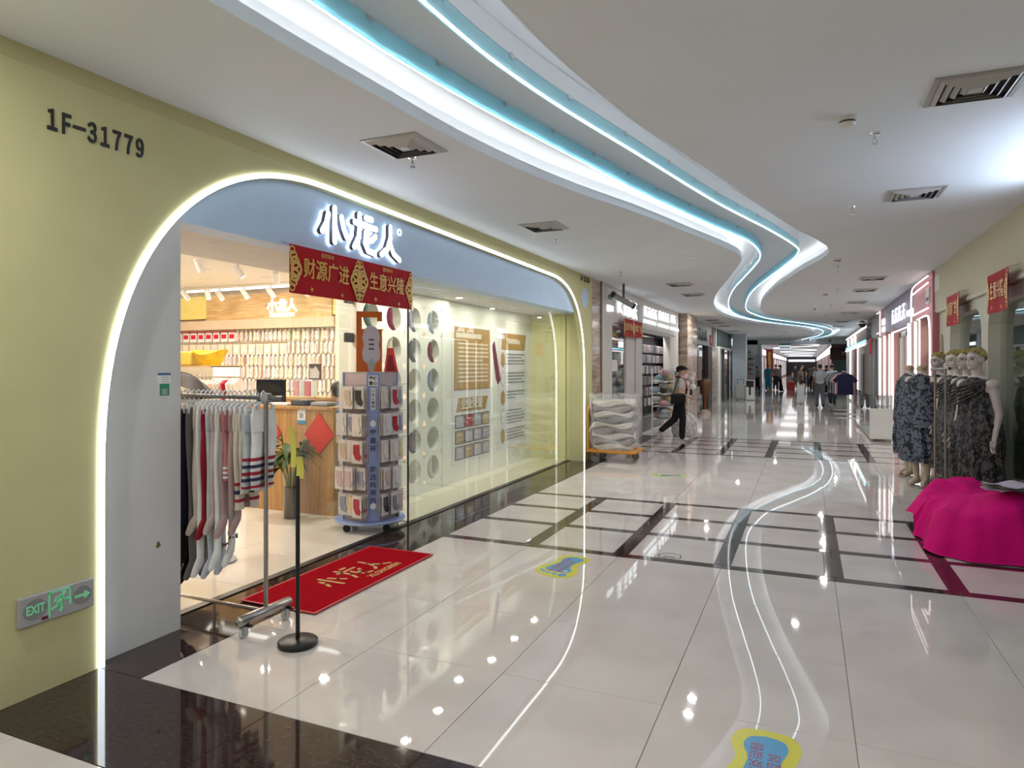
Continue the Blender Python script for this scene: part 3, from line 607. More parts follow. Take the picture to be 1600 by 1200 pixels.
# ---- pedestal fan inside the doorway
fn_ = thing('pedestal_fan', 'grey pedestal fan standing behind the garment rack', 'fan', (-4.45, 4.12, 0))
MB().lathe([(0.01, 0), (0.17, 0), (0.175, 0.015), (0.05, 0.04), (0.02, 0.06)], (-4.45, 4.12, 0), 28).build('base', GREY, fn_, True)
MB().cyl((-4.45, 4.12, 0.04), (-4.45, 4.12, 0.85), 0.014, n=10).build('pole', GREY, fn_, True); MB().cyl((-4.45, 4.12, 0.55), (-4.45, 4.12, 0.82), 0.035, n=14).build('control_column', GREY, fn_, True)
cg = MB()
for rr_ in (0.05, 0.10, 0.15, 0.20): cg.tube([(-4.45 + 0.05 + rr_ * 0 , 4.12 + rr_ * math.cos(a), 1.02 + rr_ * math.sin(a)) for a in [2 * PI * k / 28 for k in range(28)]], 0.003, 5, True)
for k in range(20):
    a = 2 * PI * k / 20; cg.tube([(-4.37, 4.12, 1.02), (-4.38, 4.12 + 0.12 * math.cos(a), 1.02 + 0.12 * math.sin(a)), (-4.43, 4.12 + 0.2 * math.cos(a), 1.02 + 0.2 * math.sin(a)), (-4.50, 4.12 + 0.14 * math.cos(a), 1.02 + 0.14 * math.sin(a)), (-4.51, 4.12, 1.02)], 0.002, 4)
cg.build('cage', mat('fan_wire', (0.5, 0.5, 0.5), 0.3, 0.8), fn_); MB().cyl((-4.60, 4.12, 1.02), (-4.48, 4.12, 1.02), 0.05, n=16).build('motor', GREY, fn_, True)
for k in range(3):
    a0 = 2 * PI * k / 3
    MB().grid(lambda u, v: (-4.44 + 0.03 * (v - 0.5), 4.12 + (0.03 + 0.15 * u) * math.cos(a0 + 0.9 * (v - 0.5)), 1.02 + (0.03 + 0.15 * u) * math.sin(a0 + 0.9 * (v - 0.5))), 6, 6).build('blade', mat('fan_blade', (0.25, 0.27, 0.28), 0.3), fn_, True)
# ---- floor stickers: yellow footprints
FY, FB, FR = mat('sticker_yellow', (0.62, 0.58, 0.02), 0.35), mat('sticker_lightblue', (0.05, 0.30, 0.58), 0.35), mat('sticker_red', (0.35, 0.02, 0.06), 0.4)
def foot(c, ang, s, label, mirror=1, txt=True):
    t = thing('footprint_sticker', label, 'floor sticker', (c[0], c[1], 0.0), ang)
    sole = spline([(0.00, -0.50), (0.13, -0.46), (0.17, -0.33), (0.12, -0.12), (0.15, 0.08), (0.24, 0.22), (0.20, 0.34), (0.02, 0.36), (-0.15, 0.33), (-0.20, 0.20), (-0.15, 0.02), (-0.13, -0.15), (-0.17, -0.33), (-0.12, -0.46), (0.0, -0.50)], 4)[:-1]
    halo = spline([(0.00, -0.60), (0.20, -0.56), (0.27, -0.36), (0.22, -0.10), (0.27, 0.08), (0.36, 0.24), (0.36, 0.50), (0.18, 0.64), (-0.08, 0.58), (-0.28, 0.46), (-0.32, 0.22), (-0.25, 0.02), (-0.22, -0.15), (-0.27, -0.36), (-0.2, -0.56), (0.0, -0.60)], 4)[:-1]
    T = lambda pts: [(mirror * p[0] * s, p[1] * s) for p in pts]
    MB().prism(T(halo), 'z', 0.0, 0.0012).build('halo', FY, t, world=False); MB().prism(T(sole), 'z', 0.0012, 0.0018).build('sole', FB, t, world=False)
    for k, (x_, y_, r_) in enumerate(((0.20, 0.47, 0.085), (0.06, 0.465, 0.055), (-0.05, 0.45, 0.05), (-0.14, 0.42, 0.045), (-0.21, 0.37, 0.04))):
        MB().prism(T([(x_ + r_ * 0.8 * math.cos(2 * PI * j / 16), y_ + r_ * math.sin(2 * PI * j / 16)) for j in range(16)]), 'z', 0.0012, 0.0018).build('toe', FB, t, world=False)
    for col, wd in ((-0.065, '商贸城四区'), (0.065, '旅游街欢迎您')):
        for j, ch in enumerate(wd):
            me = text_mesh(ch, 0.115 * s, 0.0003, 0.0004 * s); M = face_matrix('z', (col * s, (0.30 - 0.125 * j - (0 if col > 0 else 0.0)) * s, 0.0021), 0)
            me.transform(M); me.materials.clear(); me.materials.append(FR); link('lettering', me, t)
    star = [((0.16 + (0.05 if j % 2 else 0.022) * math.cos(2 * PI * j / 10)), 0.27 + (0.05 if j % 2 else 0.022) * math.sin(2 * PI * j / 10)) for j in range(10)]
    MB().prism(T(star), 'z', 0.0018, 0.0022).build('star_print', PAPER, t, world=False)
    return t
foot((-1.79, 5.16), PI - 0.12, 0.50, 'yellow and blue footprint sticker beside the dark floor grid', -1)
foot((-0.155, 2.86), PI + 0.02, 0.52, 'large yellow footprint sticker cut by the bottom edge of the view', -1)
foot((-1.84, 10.02), PI / 2 + 0.5, 0.40, 'distant footprint sticker on the floor before the hand trolley')
hx = thing('hexagon_sticker', 'small black outlined hexagon floor sticker beside the dark grid', 'floor sticker', (-1.06, 5.77, 0), 0.1)
pl = [(0.11 * math.cos(PI / 3 * k + PI / 6) * 1.0, 0.10 * math.sin(PI / 3 * k + PI / 6)) for k in range(6)]
MB().loft([[(p[0] * f, p[1] * f, z) for p in pl] for f, z in ((1, 0), (1, 0.001), (0.88, 0.001), (0.88, 0))], closed=True).build('outline', DGREY, hx, world=False)
for k in range(3): MB().box(-0.05, 0.05, -0.02 - 0.012 * k, -0.014 - 0.012 * k, 0, 0.001).build('text_line', DGREY, hx, world=False)
# ================================================================ INSIDE THE SOCK SHOP
wb = thing('sign_board', 'wooden board with glowing white 小龙人 above the sock wall', 'sign board', (-8.5, 9.0, 2.42))
MB().box(-9.80, -7.05, 8.90, 9.015, 2.40, 2.84).build('board', WOOD, wb)
for i, ch in enumerate('小龙人'): write('character', ch, 0.23, '-y', (-8.28 + 0.21 * i, 8.885, 2.60), SIGNW, wb, 0.006, 0.004)
write('lettering', 'XLONGREN', 0.09, '-y', (-8.07, 8.885, 2.455), SIGNW, wb, 0.004, 0.003, w=0.52)
MB().box(-10.9, -9.81, 8.92, 9.015, 2.44, 2.84).build('wall_panel', mat('yellow_panel', (0.80, 0.66, 0.20), 0.5), None, label='plain yellow panel left of the wooden sign board', cat='panel')
MB().box(-7.04, -6.985, 8.92, 9.015, 2.44, 2.84).build('wall_panel', MATS['yellow_panel'], None, label='narrow yellow strip right of the wooden sign board', cat='panel')
lb = thing('strip_light', 'white linear strip light along the ceiling above the sign board', 'light strip', (-9, 8.75, 2.9)); MB().box(-11.2, -4.7, 8.66, 8.74, 2.895, 2.92).build('diffuser', LEDW2, lb)
# wall of sock packs
def sock_pts(s=1.0):
    return [(p[0] * s, p[1] * s) for p in spline([(-0.019, 0.0), (0.019, 0.0), (0.015, -0.06), (0.018, -0.092), (0.036, -0.118), (0.026, -0.138), (0.0, -0.135), (-0.022, -0.108), (-0.017, -0.05), (-0.019, 0.0)], 3)[:-1]]
sock_me = {}
def sock_mesh(m, s=1.0, flip=1):
    k = (m.name, s, flip)
    if k not in sock_me: sock_me[k] = MB().prism([(flip * p[0], p[1]) for p in sock_pts(s)], 'y', -0.014, 0.0).mesh('sock', m)
    return sock_me[k]
hook_me = MB().cyl((0, 0.05, 0.008), (0, -0.02, 0.008), 0.003, n=6).mesh('hook', CHROME)
card_me = MB().box(-0.022, 0.022, -0.016, 0.004, -0.004, 0.026).mesh('header_card', PAPER)
pale = [plain(.80, .66, .58), plain(.82, .74, .66), plain(.84, .62, .56), plain(.80, .78, .74), plain(.82, .72, .48), plain(.70, .60, .58), plain(.78, .55, .48), plain(.84, .78, .62), plain(.62, .64, .70), plain(.72, .66, .54)]
odd = [plain(.75, .30, .28), plain(.28, .32, .45), plain(.80, .56, .14), plain(.22, .20, .20), plain(.45, .55, .50)]
pname = dict(zip([m.name for m in pale + odd], ['peach', 'cream', 'salmon', 'off-white', 'straw yellow', 'mauve', 'apricot', 'ivory', 'pale blue', 'sand', 'coral red', 'navy blue', 'golden yellow', 'charcoal', 'sage green']))
ordn = ['top', 'second', 'third', 'fourth', 'fifth', 'lowest']
rows = [2.20, 1.98, 1.77, 1.56, 1.35, 1.14]
for z in rows:
    MB().box(-10.9, -6.99, 9.005, 9.02, z + 0.018, z + 0.03).build('hook_rail', CHROME, None, label='thin metal hook rail on the sock wall at height %s' % {2.20: 'just below the beige header', 1.98: 'second from the top', 1.77: 'third from the top', 1.56: 'fourth from the top', 1.35: 'fifth from the top', 1.14: 'behind the counter'}[z], cat='rail', group='hook rails of the sock wall')
RB = plain(.62, .02, .05)
for r_, z in enumerate(rows):
    x = -10.80
    while x < -7.02:
        if r_ == 0 and x < -9.15:
            # boxed red gift socks
            t = link('gift_pack', None, None, (x + 0.05, 8.99, z), None, 'white gift pack with red socks in the top row of the sock wall', 'sock pack', 'red sock gift packs')
            MB().box(-0.075, 0.075, -0.02, 0.0, -0.17, 0.0).build('card', PAPER, t, world=False); MB().box(-0.055, 0.055, -0.026, -0.021, -0.115, -0.04).build('socks', RB, t, world=False); MB().box(-0.07, 0.07, -0.03, 0.01, 0.0, 0.02).build('header', RB, t, world=False)
            x += 0.185; continue
        if r_ == 1 and x < -8.0:
            t = link('boxed_socks', None, None, (x + 0.06, 8.99, z), None, 'cream boxed sock set in the second row of the sock wall', 'sock pack', 'cream boxed sock sets')
            MB().box(-0.075, 0.075, -0.02, 0.0, -0.18, 0.0).build('card', plain(.80, .68, .56), t, world=False); MB().box(-0.045, 0.045, -0.028, -0.021, -0.15, -0.03).build('socks', R.choice(pale), t, world=False)
            x += 0.175; continue
        m = R.choice(pale) if R.random() < 0.90 else R.choice(odd)
        t = link('sock_pack', None, None, (x, 8.985, z), R.uniform(-0.25, 0.25), '%s sock pair in the %s row of the sock wall, %s third' % (pname[m.name], ordn[r_], 'left' if x < -9.6 else 'middle' if x < -8.3 else 'right'), 'sock pack', 'sock pairs on the sock wall')
        f = R.choice((1, -1)); link('sock', sock_mesh(m, 1.12, f), t); o = link('sock', sock_mesh(R.choice(pale), 1.12, -f), t, (0.018 * f, -0.014, -0.012)); link('header_card', card_me, t)
        x += R.uniform(0.088, 0.104)
# ceiling track spots and downlights of the shop
def spot(p, dirv, label):
    t = thing('track_spot', label, 'spotlight', p, 0, 'white track spots in the sock shop'); d = Vector(dirv).normalized()
    MB().cyl((0, 0, 0), (0, 0, -0.09), 0.012, n=8).build('stem', WHITE, t, True, world=False)
    c = Vector((0, 0, -0.14)); a, b = c - d * 0.085, c + d * 0.085
    MB().cyl(tuple(a), tuple(b), 0.042, n=16).build('head', WHITE, t, True, world=False); MB().cyl(tuple(b), tuple(b + d * 0.003), 0.034, n=16).build('lens', glow('spot_lens', (1, 0.93, 0.82), 14), t, world=False)
for i, (p, d) in enumerate([((-6.5, 5.8), (-.2, .7, -.9)), ((-6.5, 6.4), (.5, .6, -1)), ((-6.5, 7.05), (-.5, .6, -1)), ((-9.5, 8.2), (.1, .9, -1)), ((-9.0, 8.2), (.0, .3, -1)), ((-9.0, 8.45), (.3, .6, -1)), ((-8.4, 8.4), (.3, .6, -1)), ((-7.9, 8.45), (.4, .6, -1)), ((-7.2, 8.45), (.2, .8, -1))]):
    spot((p[0], p[1], 2.92), d, 'white cylinder track spot on the shop ceiling, ' + ['nearest the entrance', 'second from the entrance', 'third from the entrance', 'leftmost by the sign board', 'pointing straight down by the sign board', 'over the yellow panel edge', 'left above the wooden board', 'in the middle above the wooden board', 'right above the wooden board'][i])
tr_ = MB().box(-9.8, -6.9, 8.32, 8.36, 2.90, 2.925).build('light_track', WHITE, None, label='white light track on the shop ceiling near the sign board', cat='light track')
def downlight(name, p, r, power, label, group, em=DLIGHT, col=(1, 0.985, 0.96)):
    t = thing(name, label, 'downlight', (p[0], p[1], p[2]), 0, group)
    MB().lathe([(r * 1.0, 0), (r * 1.28, 0), (r * 1.25, -0.008), (r, -0.004)], (0, 0, 0), 20).build('ring', WHITE, t, True, world=False)
    MB().lathe([(0.001, -0.001), (r, -0.001), (r, -0.003), (0.001, -0.003)], (0, 0, 0), 20).build('lens', em, t, world=False)
    if power:
        l = bpy.data.lights.new('lamp', 'AREA'); l.shape = 'DISK'; l.size = 2 * r; l.energy = power; l.color = col
        o = link('lamp', l, t); o.location = (0, 0, -0.012)
for i, p in enumerate([(-5.2, 3.6), (-5.2, 5.2), (-5.3, 7.4), (-6.8, 3.6), (-6.8, 5.2), (-7.5, 6.8), (-8.4, 7.6), (-7.4, 7.8), (-8.6, 4.6), (-10.2, 5.4), (-9.8, 7.6), (-6.4, 7.9)]):
    downlight('shop_downlight', (*p, 2.92), 0.06, SHOPW, 'recessed downlight in the shop ceiling', 'downlights of the sock shop', col=(1.0, 0.91, 0.80))
for i, p in enumerate([(-4.0, 6.3), (-4.0, 7.0), (-4.15, 7.8), (-4.0, 8.5), (-4.0, 9.3), (-4.0, 10.1)]):
    downlight('display_downlight', (*p, 2.48), 0.05, 7, 'recessed downlight over the window display', 'downlights of the window display', col=(1.0, 0.93, 0.80))
# ---- counter
ct = thing('counter', 'light wooden cash counter in the sock shop', 'counter', (-5.2, 6.2, 0))
MB().box(-5.85, -4.62, 5.86, 5.90, 0.0, 1.13).build('front_panel', WOODV, ct); MB().box(-5.86, -4.61, 5.84, 6.15, 1.13, 1.16).build('upper_shelf', WOODV, ct)
MB().box(-5.85, -4.62, 5.9, 6.5, 0.74, 0.78).build('desk_top', WOODV, ct); MB().box(-4.66, -4.62, 5.9, 6.5, 0, 0.74).build('side_panel', WOODV, ct); MB().box(-5.85, -5.81, 5.9, 6.5, 0, 0.74).build('side_panel', WOODV, ct)
cs = thing('side_counter', 'wooden side counter behind the cash desk', 'counter', (-6.0, 7.4, 0)); MB().box(-6.5, -5.0, 7.12, 7.5, 0.0, 1.16).build('body', WOODV, cs); MB().box(-6.52, -4.98, 7.10, 7.52, 1.16, 1.19).build('top', WOOD, cs)
nt_ = thing('counter_notice', 'white notice card on the front of the counter', 'notice', (-5.05, 5.86, 0.97)); MB().box(-5.10, -4.99, 5.855, 5.86, 0.98, 1.13).build('card', PAPER, nt_); MB().box(-5.10, -4.99, 5.853, 5.855, 0.975, 1.01).build('blue_strip', mat('notice_blue', (0.05, 0.28, 0.5), 0.5), nt_); MB().box(-5.07, -5.02, 5.853, 5.855, 1.035, 1.085).build('grey_square', GREY, nt_)
for x_, lab in ((-4.80, 'red diamond paper hanging on the counter beside the sock spinner'), (-5.52, 'red diamond paper on the counter behind the striped leggings')):
    MB().prism([(x_ - 0.20, 0.86), (x_, 0.66), (x_ + 0.20, 0.86), (x_, 1.10)], 'y', 5.845, 5.856).build('paper_diamond', mat('red_paper', (0.62, 0.03, 0.02), 0.5), None, label=lab, cat='decoration')
mo = thing('monitor', 'dark computer monitor on the counter', 'monitor', (-5.85, 6.3, 0.78))
MB().bevbox(-6.12, -5.68, 6.30, 6.33, 1.16, 1.44, 0.006).build('screen', mat('monitor_black', (0.01, 0.014, 0.02), 0.15), mo); MB().cyl((-5.9, 6.34, 0.80), (-5.9, 6.34, 1.2), 0.02).build('neck', BLK, mo); MB().box(-6.02, -5.78, 6.25, 6.42, 0.785, 0.80).build('foot', BLK, mo)
kb = thing('card_reader', 'black payment box on the counter shelf', 'payment box', (-5.15, 6.0, 1.16)); MB().bevbox(-5.28, -5.04, 5.95, 6.08, 1.162, 1.225, 0.01).build('body', BLK, kb); MB().box(-5.25, -5.08, 5.945, 5.95, 1.175, 1.215).build('display', DGREY, kb)
MB().bevbox(-5.62, -5.3, 5.92, 6.10, 1.162, 1.185, 0.006).build('papers', PAPER, None, label='stack of white papers on the counter shelf', cat='papers')
MB().bevbox(-4.98, -4.75, 5.92, 6.08, 1.162, 1.205, 0.015).build('folded_bag', plain(.30, .33, .38), None, label='folded grey bag on the counter shelf', cat='bag')
# ---- vase of lucky bamboo
va = thing('plant_vase', 'tall glass vase of leafy bamboo in front of the counter', 'potted plant', (-4.98, 5.62, 0))
MB().lathe([(0.075, 0.0), (0.08, 0.01), (0.08, 0.50), (0.076, 0.50), (0.076, 0.015), (0.01, 0.012)], (-4.98, 5.62, 0), 24).build('vase', GLASS, va, True)
MB().lathe([(0.01, 0.012), (0.074, 0.014), (0.074, 0.33), (0.01, 0.33)], (-4.98, 5.62, 0), 20).build('water', mat('brown_water', (0.07, 0.032, 0.014), 0.15), va, True)
LEAF = mat('bamboo_leaf', (0.05, 0.11, 0.02), 0.45, noise=0.3, scale=20)
rp = random.Random(3)
for k in range(7):
    a = rp.uniform(0, 6.28); r0 = rp.uniform(0.01, 0.05); top = rp.uniform(0.62, 0.95); bx, by = -4.98 + r0 * math.cos(a), 5.62 + r0 * math.sin(a); tx, ty = -4.98 + (r0 + 0.10) * math.cos(a), 5.62 + (r0 + 0.10) * math.sin(a)
    MB().tube([(bx, by, 0.02), (bx, by, 0.4), (tx, ty, top)], [0.009, 0.009, 0.006], 8).build('stalk', mat('bamboo_stalk', (0.12, 0.17, 0.04), 0.5), va, True)
    for j in range(9):
        a2 = a + rp.uniform(-1.4, 1.4); f = rp.uniform(0.55, 1); px_, py_, pz_ = bx + (tx - bx) * f, by + (ty - by) * f, 0.4 + (top - 0.4) * f; L = rp.uniform(0.18, 0.32); up = rp.uniform(-0.2, 1.0)
        dx, dy = math.cos(a2), math.sin(a2)
        def fn(u, v):
            w_ = 0.030 * math.sin(PI * min(u * 1.02, 1)) ** 0.8 * (v - 0.5) * 2; s = L * u
            return (px_ + dx * s - dy * w_, py_ + dy * s + dx * w_, pz_ + up * s * (1 - u) * 1.0 - 0.10 * u * u * L / 0.2 + 0.006 * abs(v - 0.5))
        MB().grid(fn, 6, 2).build('leaf', LEAF, va, True)
# ---- sock spinner
ang = math.atan2(-5.62, 3.98) + 0.10
sp = thing('sock_spinner', 'four-sided rotating sock display with blue corner post at the entrance', 'display stand', (-3.98, 5.62, 0), ang)
LILAC = mat('pink_grey_board', (0.52, 0.43, 0.44), 0.6); BLUEC = mat('periwinkle_board', (0.26, 0.34, 0.60), 0.5)
MB().lathe([(0.02, 0.085), (0.335, 0.085), (0.345, 0.095), (0.335, 0.11), (0.02, 0.115)], (0, 0, 0), 40).build('base_disc', BLUEC, sp, True, world=False)
h = 0.255; cch = 0.05
body = [(h - 0 * cch, 0)] ; q4 = []
for k in range(4):
    a = PI / 2 * k; q4 += [((h) * math.cos(a) + cch * math.sin(a) * 1.1, h * math.sin(a) - cch * math.cos(a) * 1.1), (h * math.cos(a) - cch * math.sin(a) * 1.1, h * math.sin(a) + cch * math.cos(a) * 1.1)]
MB().prism(q4, 'z', 0.11, 1.53).build('column', LILAC, sp, world=False); MB().prism([(p[0] * 1.01, p[1] * 1.01) for p in q4], 'z', 1.53, 1.54).build('cap', GREY, sp, world=False)
for k in range(4):
    a = PI / 2 * k; f = MB().box(h - 0.01, h + 0.012, -0.062, 0.062, 0.115, 1.54)
    cs_, sn = math.cos(a), math.sin(a); f.v = [(p[0] * cs_ - p[1] * sn, p[0] * sn + p[1] * cs_, p[2]) for p in f.v]
    o = f.build('corner_post', BLUEC, sp, world=False)
    if k == 0:
        for j, ch in enumerate('穿童袜 就选纯棉的'):
            if ch == ' ': continue
            me = text_mesh(ch, 0.062, 0.0005, 0.001); me.transform(Matrix(((0, 0, 1, h + 0.0135), (1, 0, 0, 0), (0, 1, 0, 0.96 - 0.075 * j - (0.05 if j > 3 else 0)), (0, 0, 0, 1)))); me.materials.clear(); me.materials.append(mat('spinner_print', (0.05, 0.05, 0.10), 0.5)); link('lettering', me, o)
        MB().box(h + 0.012, h + 0.014, -0.045, 0.045, 1.41, 1.51).build('white_plate', PAPER, o, world=False)
        for (yy, zz, ch) in ((-0.02, 1.48, '婴'), (0.02, 1.48, '棉'), (-0.02, 1.435, '童'), (0.02, 1.435, '心')):
            me = text_mesh(ch, 0.038, 0.0004, 0.001); me.transform(Matrix(((0, 0, 1, h + 0.0148), (1, 0, 0, yy), (0, 1, 0, zz), (0, 0, 0, 1)))); me.materials.clear(); me.materials.append(BLK); link('lettering', me, o)
        MB().bevbox(h + 0.012, h + 0.015, -0.022, 0.022, 1.18, 1.39, 0.001).build('white_pill', PAPER, o, world=False)
        for j, ch in enumerate('小龙人童袜'):
            me = text_mesh(ch, 0.034, 0.0004, 0.0006); me.transform(Matrix(((0, 0, 1, h + 0.0158), (1, 0, 0, 0), (0, 1, 0, 1.36 - 0.037 * j), (0, 0, 0, 1)))); me.materials.clear(); me.materials.append(MATS['spinner_print']); link('lettering', me, o)
        for zz in (1.05, 0.26): MB().add([(h + 0.0135, 0.030 * math.cos(PI / 3 * i + PI / 6), zz + 0.034 * math.sin(PI / 3 * i + PI / 6)) for i in range(6)], [(0, 1, 2, 3, 4, 5)]).build('hexagon_print', PAPER, o, world=False)
for k in range(4):
    a = PI / 2 * k + 0.5; cst = MB().cyl((0.27 * math.cos(a) - 0.015, 0.27 * math.sin(a), 0.035), (0.27 * math.cos(a) + 0.015, 0.27 * math.sin(a), 0.035), 0.035, n=16).build('caster', BLK, sp, True, world=False)
    MB().box(0.27 * math.cos(a) - 0.022, 0.27 * math.cos(a) + 0.022, 0.27 * math.sin(a) - 0.02, 0.27 * math.sin(a) + 0.02, 0.05, 0.088).build('bracket', BLK, cst, world=False)
# topper signs on the spinner
tp = thing('cotton_topper', 'lilac cotton-boll shaped sign standing on top of the spinner', 'sign', (-3.98, 5.62, 1.54), ang)
pl = spline([(-0.02, 0.0), (0.02, 0), (0.025, 0.07), (0.075, 0.12), (0.085, 0.20), (0.07, 0.27), (0.085, 0.34), (0.055, 0.43), (0.0, 0.455), (-0.055, 0.43), (-0.085, 0.34), (-0.07, 0.27), (-0.085, 0.20), (-0.075, 0.12), (-0.025, 0.07), (-0.02, 0)], 3)[:-1]
MB().prism(pl, 'x', 0.10, 0.108).build('board', mat('lilac_board', (0.46, 0.46, 0.54), 0.6), tp, world=False)
MB().prism([(-0.02, 0), (0.02, 0), (0.055, 0.13), (0.03, 0.085), (0.0, 0.15), (-0.03, 0.085), (-0.055, 0.13)], 'x', 0.108, 0.111).build('leaf_print', GREY, tp, world=False)
for k in range(3): MB().box(0.108, 0.110, -0.025, 0.025, 0.22 + 0.045 * k, 0.235 + 0.045 * k).build('print_line', DGREY, tp, world=False)
og = thing('orange_frame', 'orange bracket-shaped display card behind the spinner top', 'display card', (-4.12, 5.80, 1.54), ang)
fr2 = MB().box(0, 0.006, -0.13, -0.075, 0.0, 0.62).box(0, 0.006, -0.075, 0.13, 0.56, 0.62).box(0, 0.006, -0.075, 0.13, 0.0, 0.44).box(0, 0.006, 0.08, 0.13, 0.52, 0.56)
fr2.build('card', mat('orange_card', (0.52, 0.12, 0.01), 0.5), og, world=False)
rt = thing('red_card', 'red folded card leaning on the spinner top', 'display card', (-3.86, 5.72, 1.54), ang); MB().prism([(-0.02, 0), (0.12, 0), (0.07, 0.24), (0.01, 0.24)], 'x', 0.0, 0.006).build('card', mat('bright_red_card', (0.75, 0.06, 0.03), 0.5), rt, world=False); MB().prism([(0.0, 0.01), (0.09, 0.01), (0.06, 0.17), (0.02, 0.17)], 'x', 0.006, 0.008).build('print', mat('deep_red', (0.25, 0.01, 0.02), 0.5), rt, world=False)
# packs on the spinner
bagm = thin_glass('clear_bag', (0.96, 0.96, 0.96), 1.0, 0.10, 1.35)
cols = [plain(.74, .68, .62), plain(.45, .03, .05), plain(.03, .03, .03), plain(.62, .50, .38), plain(.60, .45, .45), plain(.30, .34, .45), plain(.70, .70, .70), plain(.35, .20, .14), plain(.72, .62, .30), plain(.20, .22, .26)]
packm = {}
cname = dict(zip([c.name for c in cols], ['cream', 'dark red', 'black', 'tan', 'dusty pink', 'slate blue', 'light grey', 'brown', 'mustard', 'charcoal']))
def pack_parts(c):
    if c.name not in packm:
        packm[c.name] = (MB().box(-0.002, 0.002, -0.058, 0.058, -0.212, 0.0).mesh('card', plain(.70, .67, .65)), MB().prism([(-0.034, -0.035), (0.030, -0.035), (0.030, -0.11), (0.050, -0.15), (0.034, -0.185), (-0.010, -0.170), (-0.034, -0.12)], 'x', 0.002, 0.012).mesh('socks', c), MB().box(-0.004, 0.015, -0.061, 0.061, -0.217, 0.0).mesh('plastic_bag', bagm))
    return packm[c.name]
csa, sna = math.cos(ang), math.sin(ang)
for fk in range(4):
    a = PI / 2 * fk + PI / 4; nx, ny = math.cos(a), math.sin(a); tx_, ty_ = -ny, nx
    if fk == 1: continue
    for r_ in range(5):
        z = 1.405 - 0.257 * r_
        for s_ in range(3):
            off = -0.108 + 0.108 * s_; b0 = 0.185
            if fk == 2: continue
            MB().cyl((nx * (b0 - 0.01) + tx_ * off, ny * (b0 - 0.01) + ty_ * off, z + 0.012), (nx * (b0 + 0.17) + tx_ * off, ny * (b0 + 0.17) + ty_ * off, z + 0.020), 0.003, n=6).build('hook', CHROME, sp, world=False)
            npk = R.choice((3, 4, 5)) if not (r_ == 3 and fk == 0 and s_ == 2) else 0
            col = R.choice(cols)
            for j in range(npk):
                d = b0 + 0.03 + 0.028 * j; lx, ly = nx * d + tx_ * off, ny * d + ty_ * off
                p = (-3.98 + lx * csa - ly * sna, 5.62 + lx * sna + ly * csa, z)
                cj = col if R.random() < 0.8 else R.choice(cols)
                t = link('sock_packet', None, None, p, ang + a + R.uniform(-0.12, 0.12), '%s sock packet, %s row of the spinner, %s face, %s hook' % (cname[cj.name], ('top', 'second', 'middle', 'fourth', 'bottom')[r_], 'right' if fk == 0 else 'left', ('first', 'middle', 'last')[s_]), 'sock pack', 'sock packets on the spinner')
                for nm, me in zip(('card', 'socks', 'plastic_bag'), pack_parts(cj)): link(nm, me, t)
# ---- shelf unit with ingot balloon and clothes row
sh = thing('gondola_shelf', 'white shelf unit with hanging baby clothes in the middle of the shop', 'shelf', (-8.2, 7.5, 0))
MB().box(-9.6, -7.9, 7.3, 7.8, 1.585, 1.61).build('top_shelf', WOOD, sh); MB().box(-9.6, -7.9, 7.29, 7.30, 1.47, 1.585).build('print_strip', mat('linen_strip', (0.60, 0.52, 0.40), 0.6), sh); MB().box(-9.6, -9.56, 7.3, 7.8, 0, 1.6).build('side_panel', WHITE, sh); MB().box(-7.94, -7.9, 7.3, 7.8, 0, 1.6).build('side_panel', WHITE, sh)
MB().cyl((-9.6, 7.25, 1.44), (-7.3, 7.25, 1.44), 0.012).build('hang_bar', CHROME, sh); MB().box(-9.6, -7.9, 7.3, 7.8, 0.1, 0.13).build('bottom_shelf', WHITE, sh)
ib = MB()
def ingot(u, v):
    a = 2 * PI * u; zz = v; rx = 0.19 + 0.13 * zz ** 1.3; ry = 0.10 + 0.06 * zz
    e_ = abs(math.cos(a)); return (-8.18 + rx * math.cos(a), 7.5 + ry * math.sin(a), 1.612 + 0.235 * zz * (0.66 + 0.34 * e_ ** 2) + 0.008 * math.sin(9 * a) * math.sin(PI * v))
ib.grid(ingot, 28, 8); ib.grid(lambda u, v: (-8.18 + 0.30 * (1 - v) * math.cos(2 * PI * u) + 0, 7.5 + 0.15 * (1 - v) * math.sin(2 * PI * u), 1.612 + 0.235 * (0.66 + 0.34 * abs(math.cos(2 * PI * u)) ** 2) * (1 - v) + v * 0.22), 28, 4)
ib.build('ingot_balloon', mat('gold_foil', (0.72, 0.50, 0.02), 0.25, 0.35, noise=0.15, scale=8), None, True, label='golden ingot-shaped foil balloon on the shelf top', cat='balloon')
MB().bevbox(-9.2, -8.5, 7.4, 7.7, 1.612, 1.82, 0.02).build('yellow_box', mat('yellow_card', (0.80, 0.62, 0.12), 0.5), None, label='yellow carton beside the ingot balloon', cat='box')
gm = {}
for i in range(26):
    x_ = -9.3 + 0.078 * i; c = R.choice(pale + [plain(.70, .45, .12)]) if i not in (22,) else plain(.45, .01, .02)
    if i in (4, 5): c = plain(.05, .05, .06)
    if c.name not in gm: gm[c.name] = MB().prism([(-0.03, 0.0), (0.03, 0.0), (0.11, -0.05), (0.09, -0.14), (0.075, -0.11), (0.085, -0.38), (-0.085, -0.38), (-0.075, -0.11), (-0.09, -0.14), (-0.11, -0.05)], 'x', -0.018, 0.018).mesh('garment', c)
    t = link('baby_top', None, None, (x_, 7.25, 1.40), R.uniform(-0.15, 0.15), 'small baby top hanging on the white shelf unit', 'baby top', 'baby tops in the middle of the shop')
    link('garment', gm[c.name], t); link('hanger', hook_me, t, (0, 0, 0.0))
st_ = thing('mesh_canopy', 'black mesh food-cover shaped canopy above the tights rack', 'canopy', (-6.6, 5.6, 1.2))
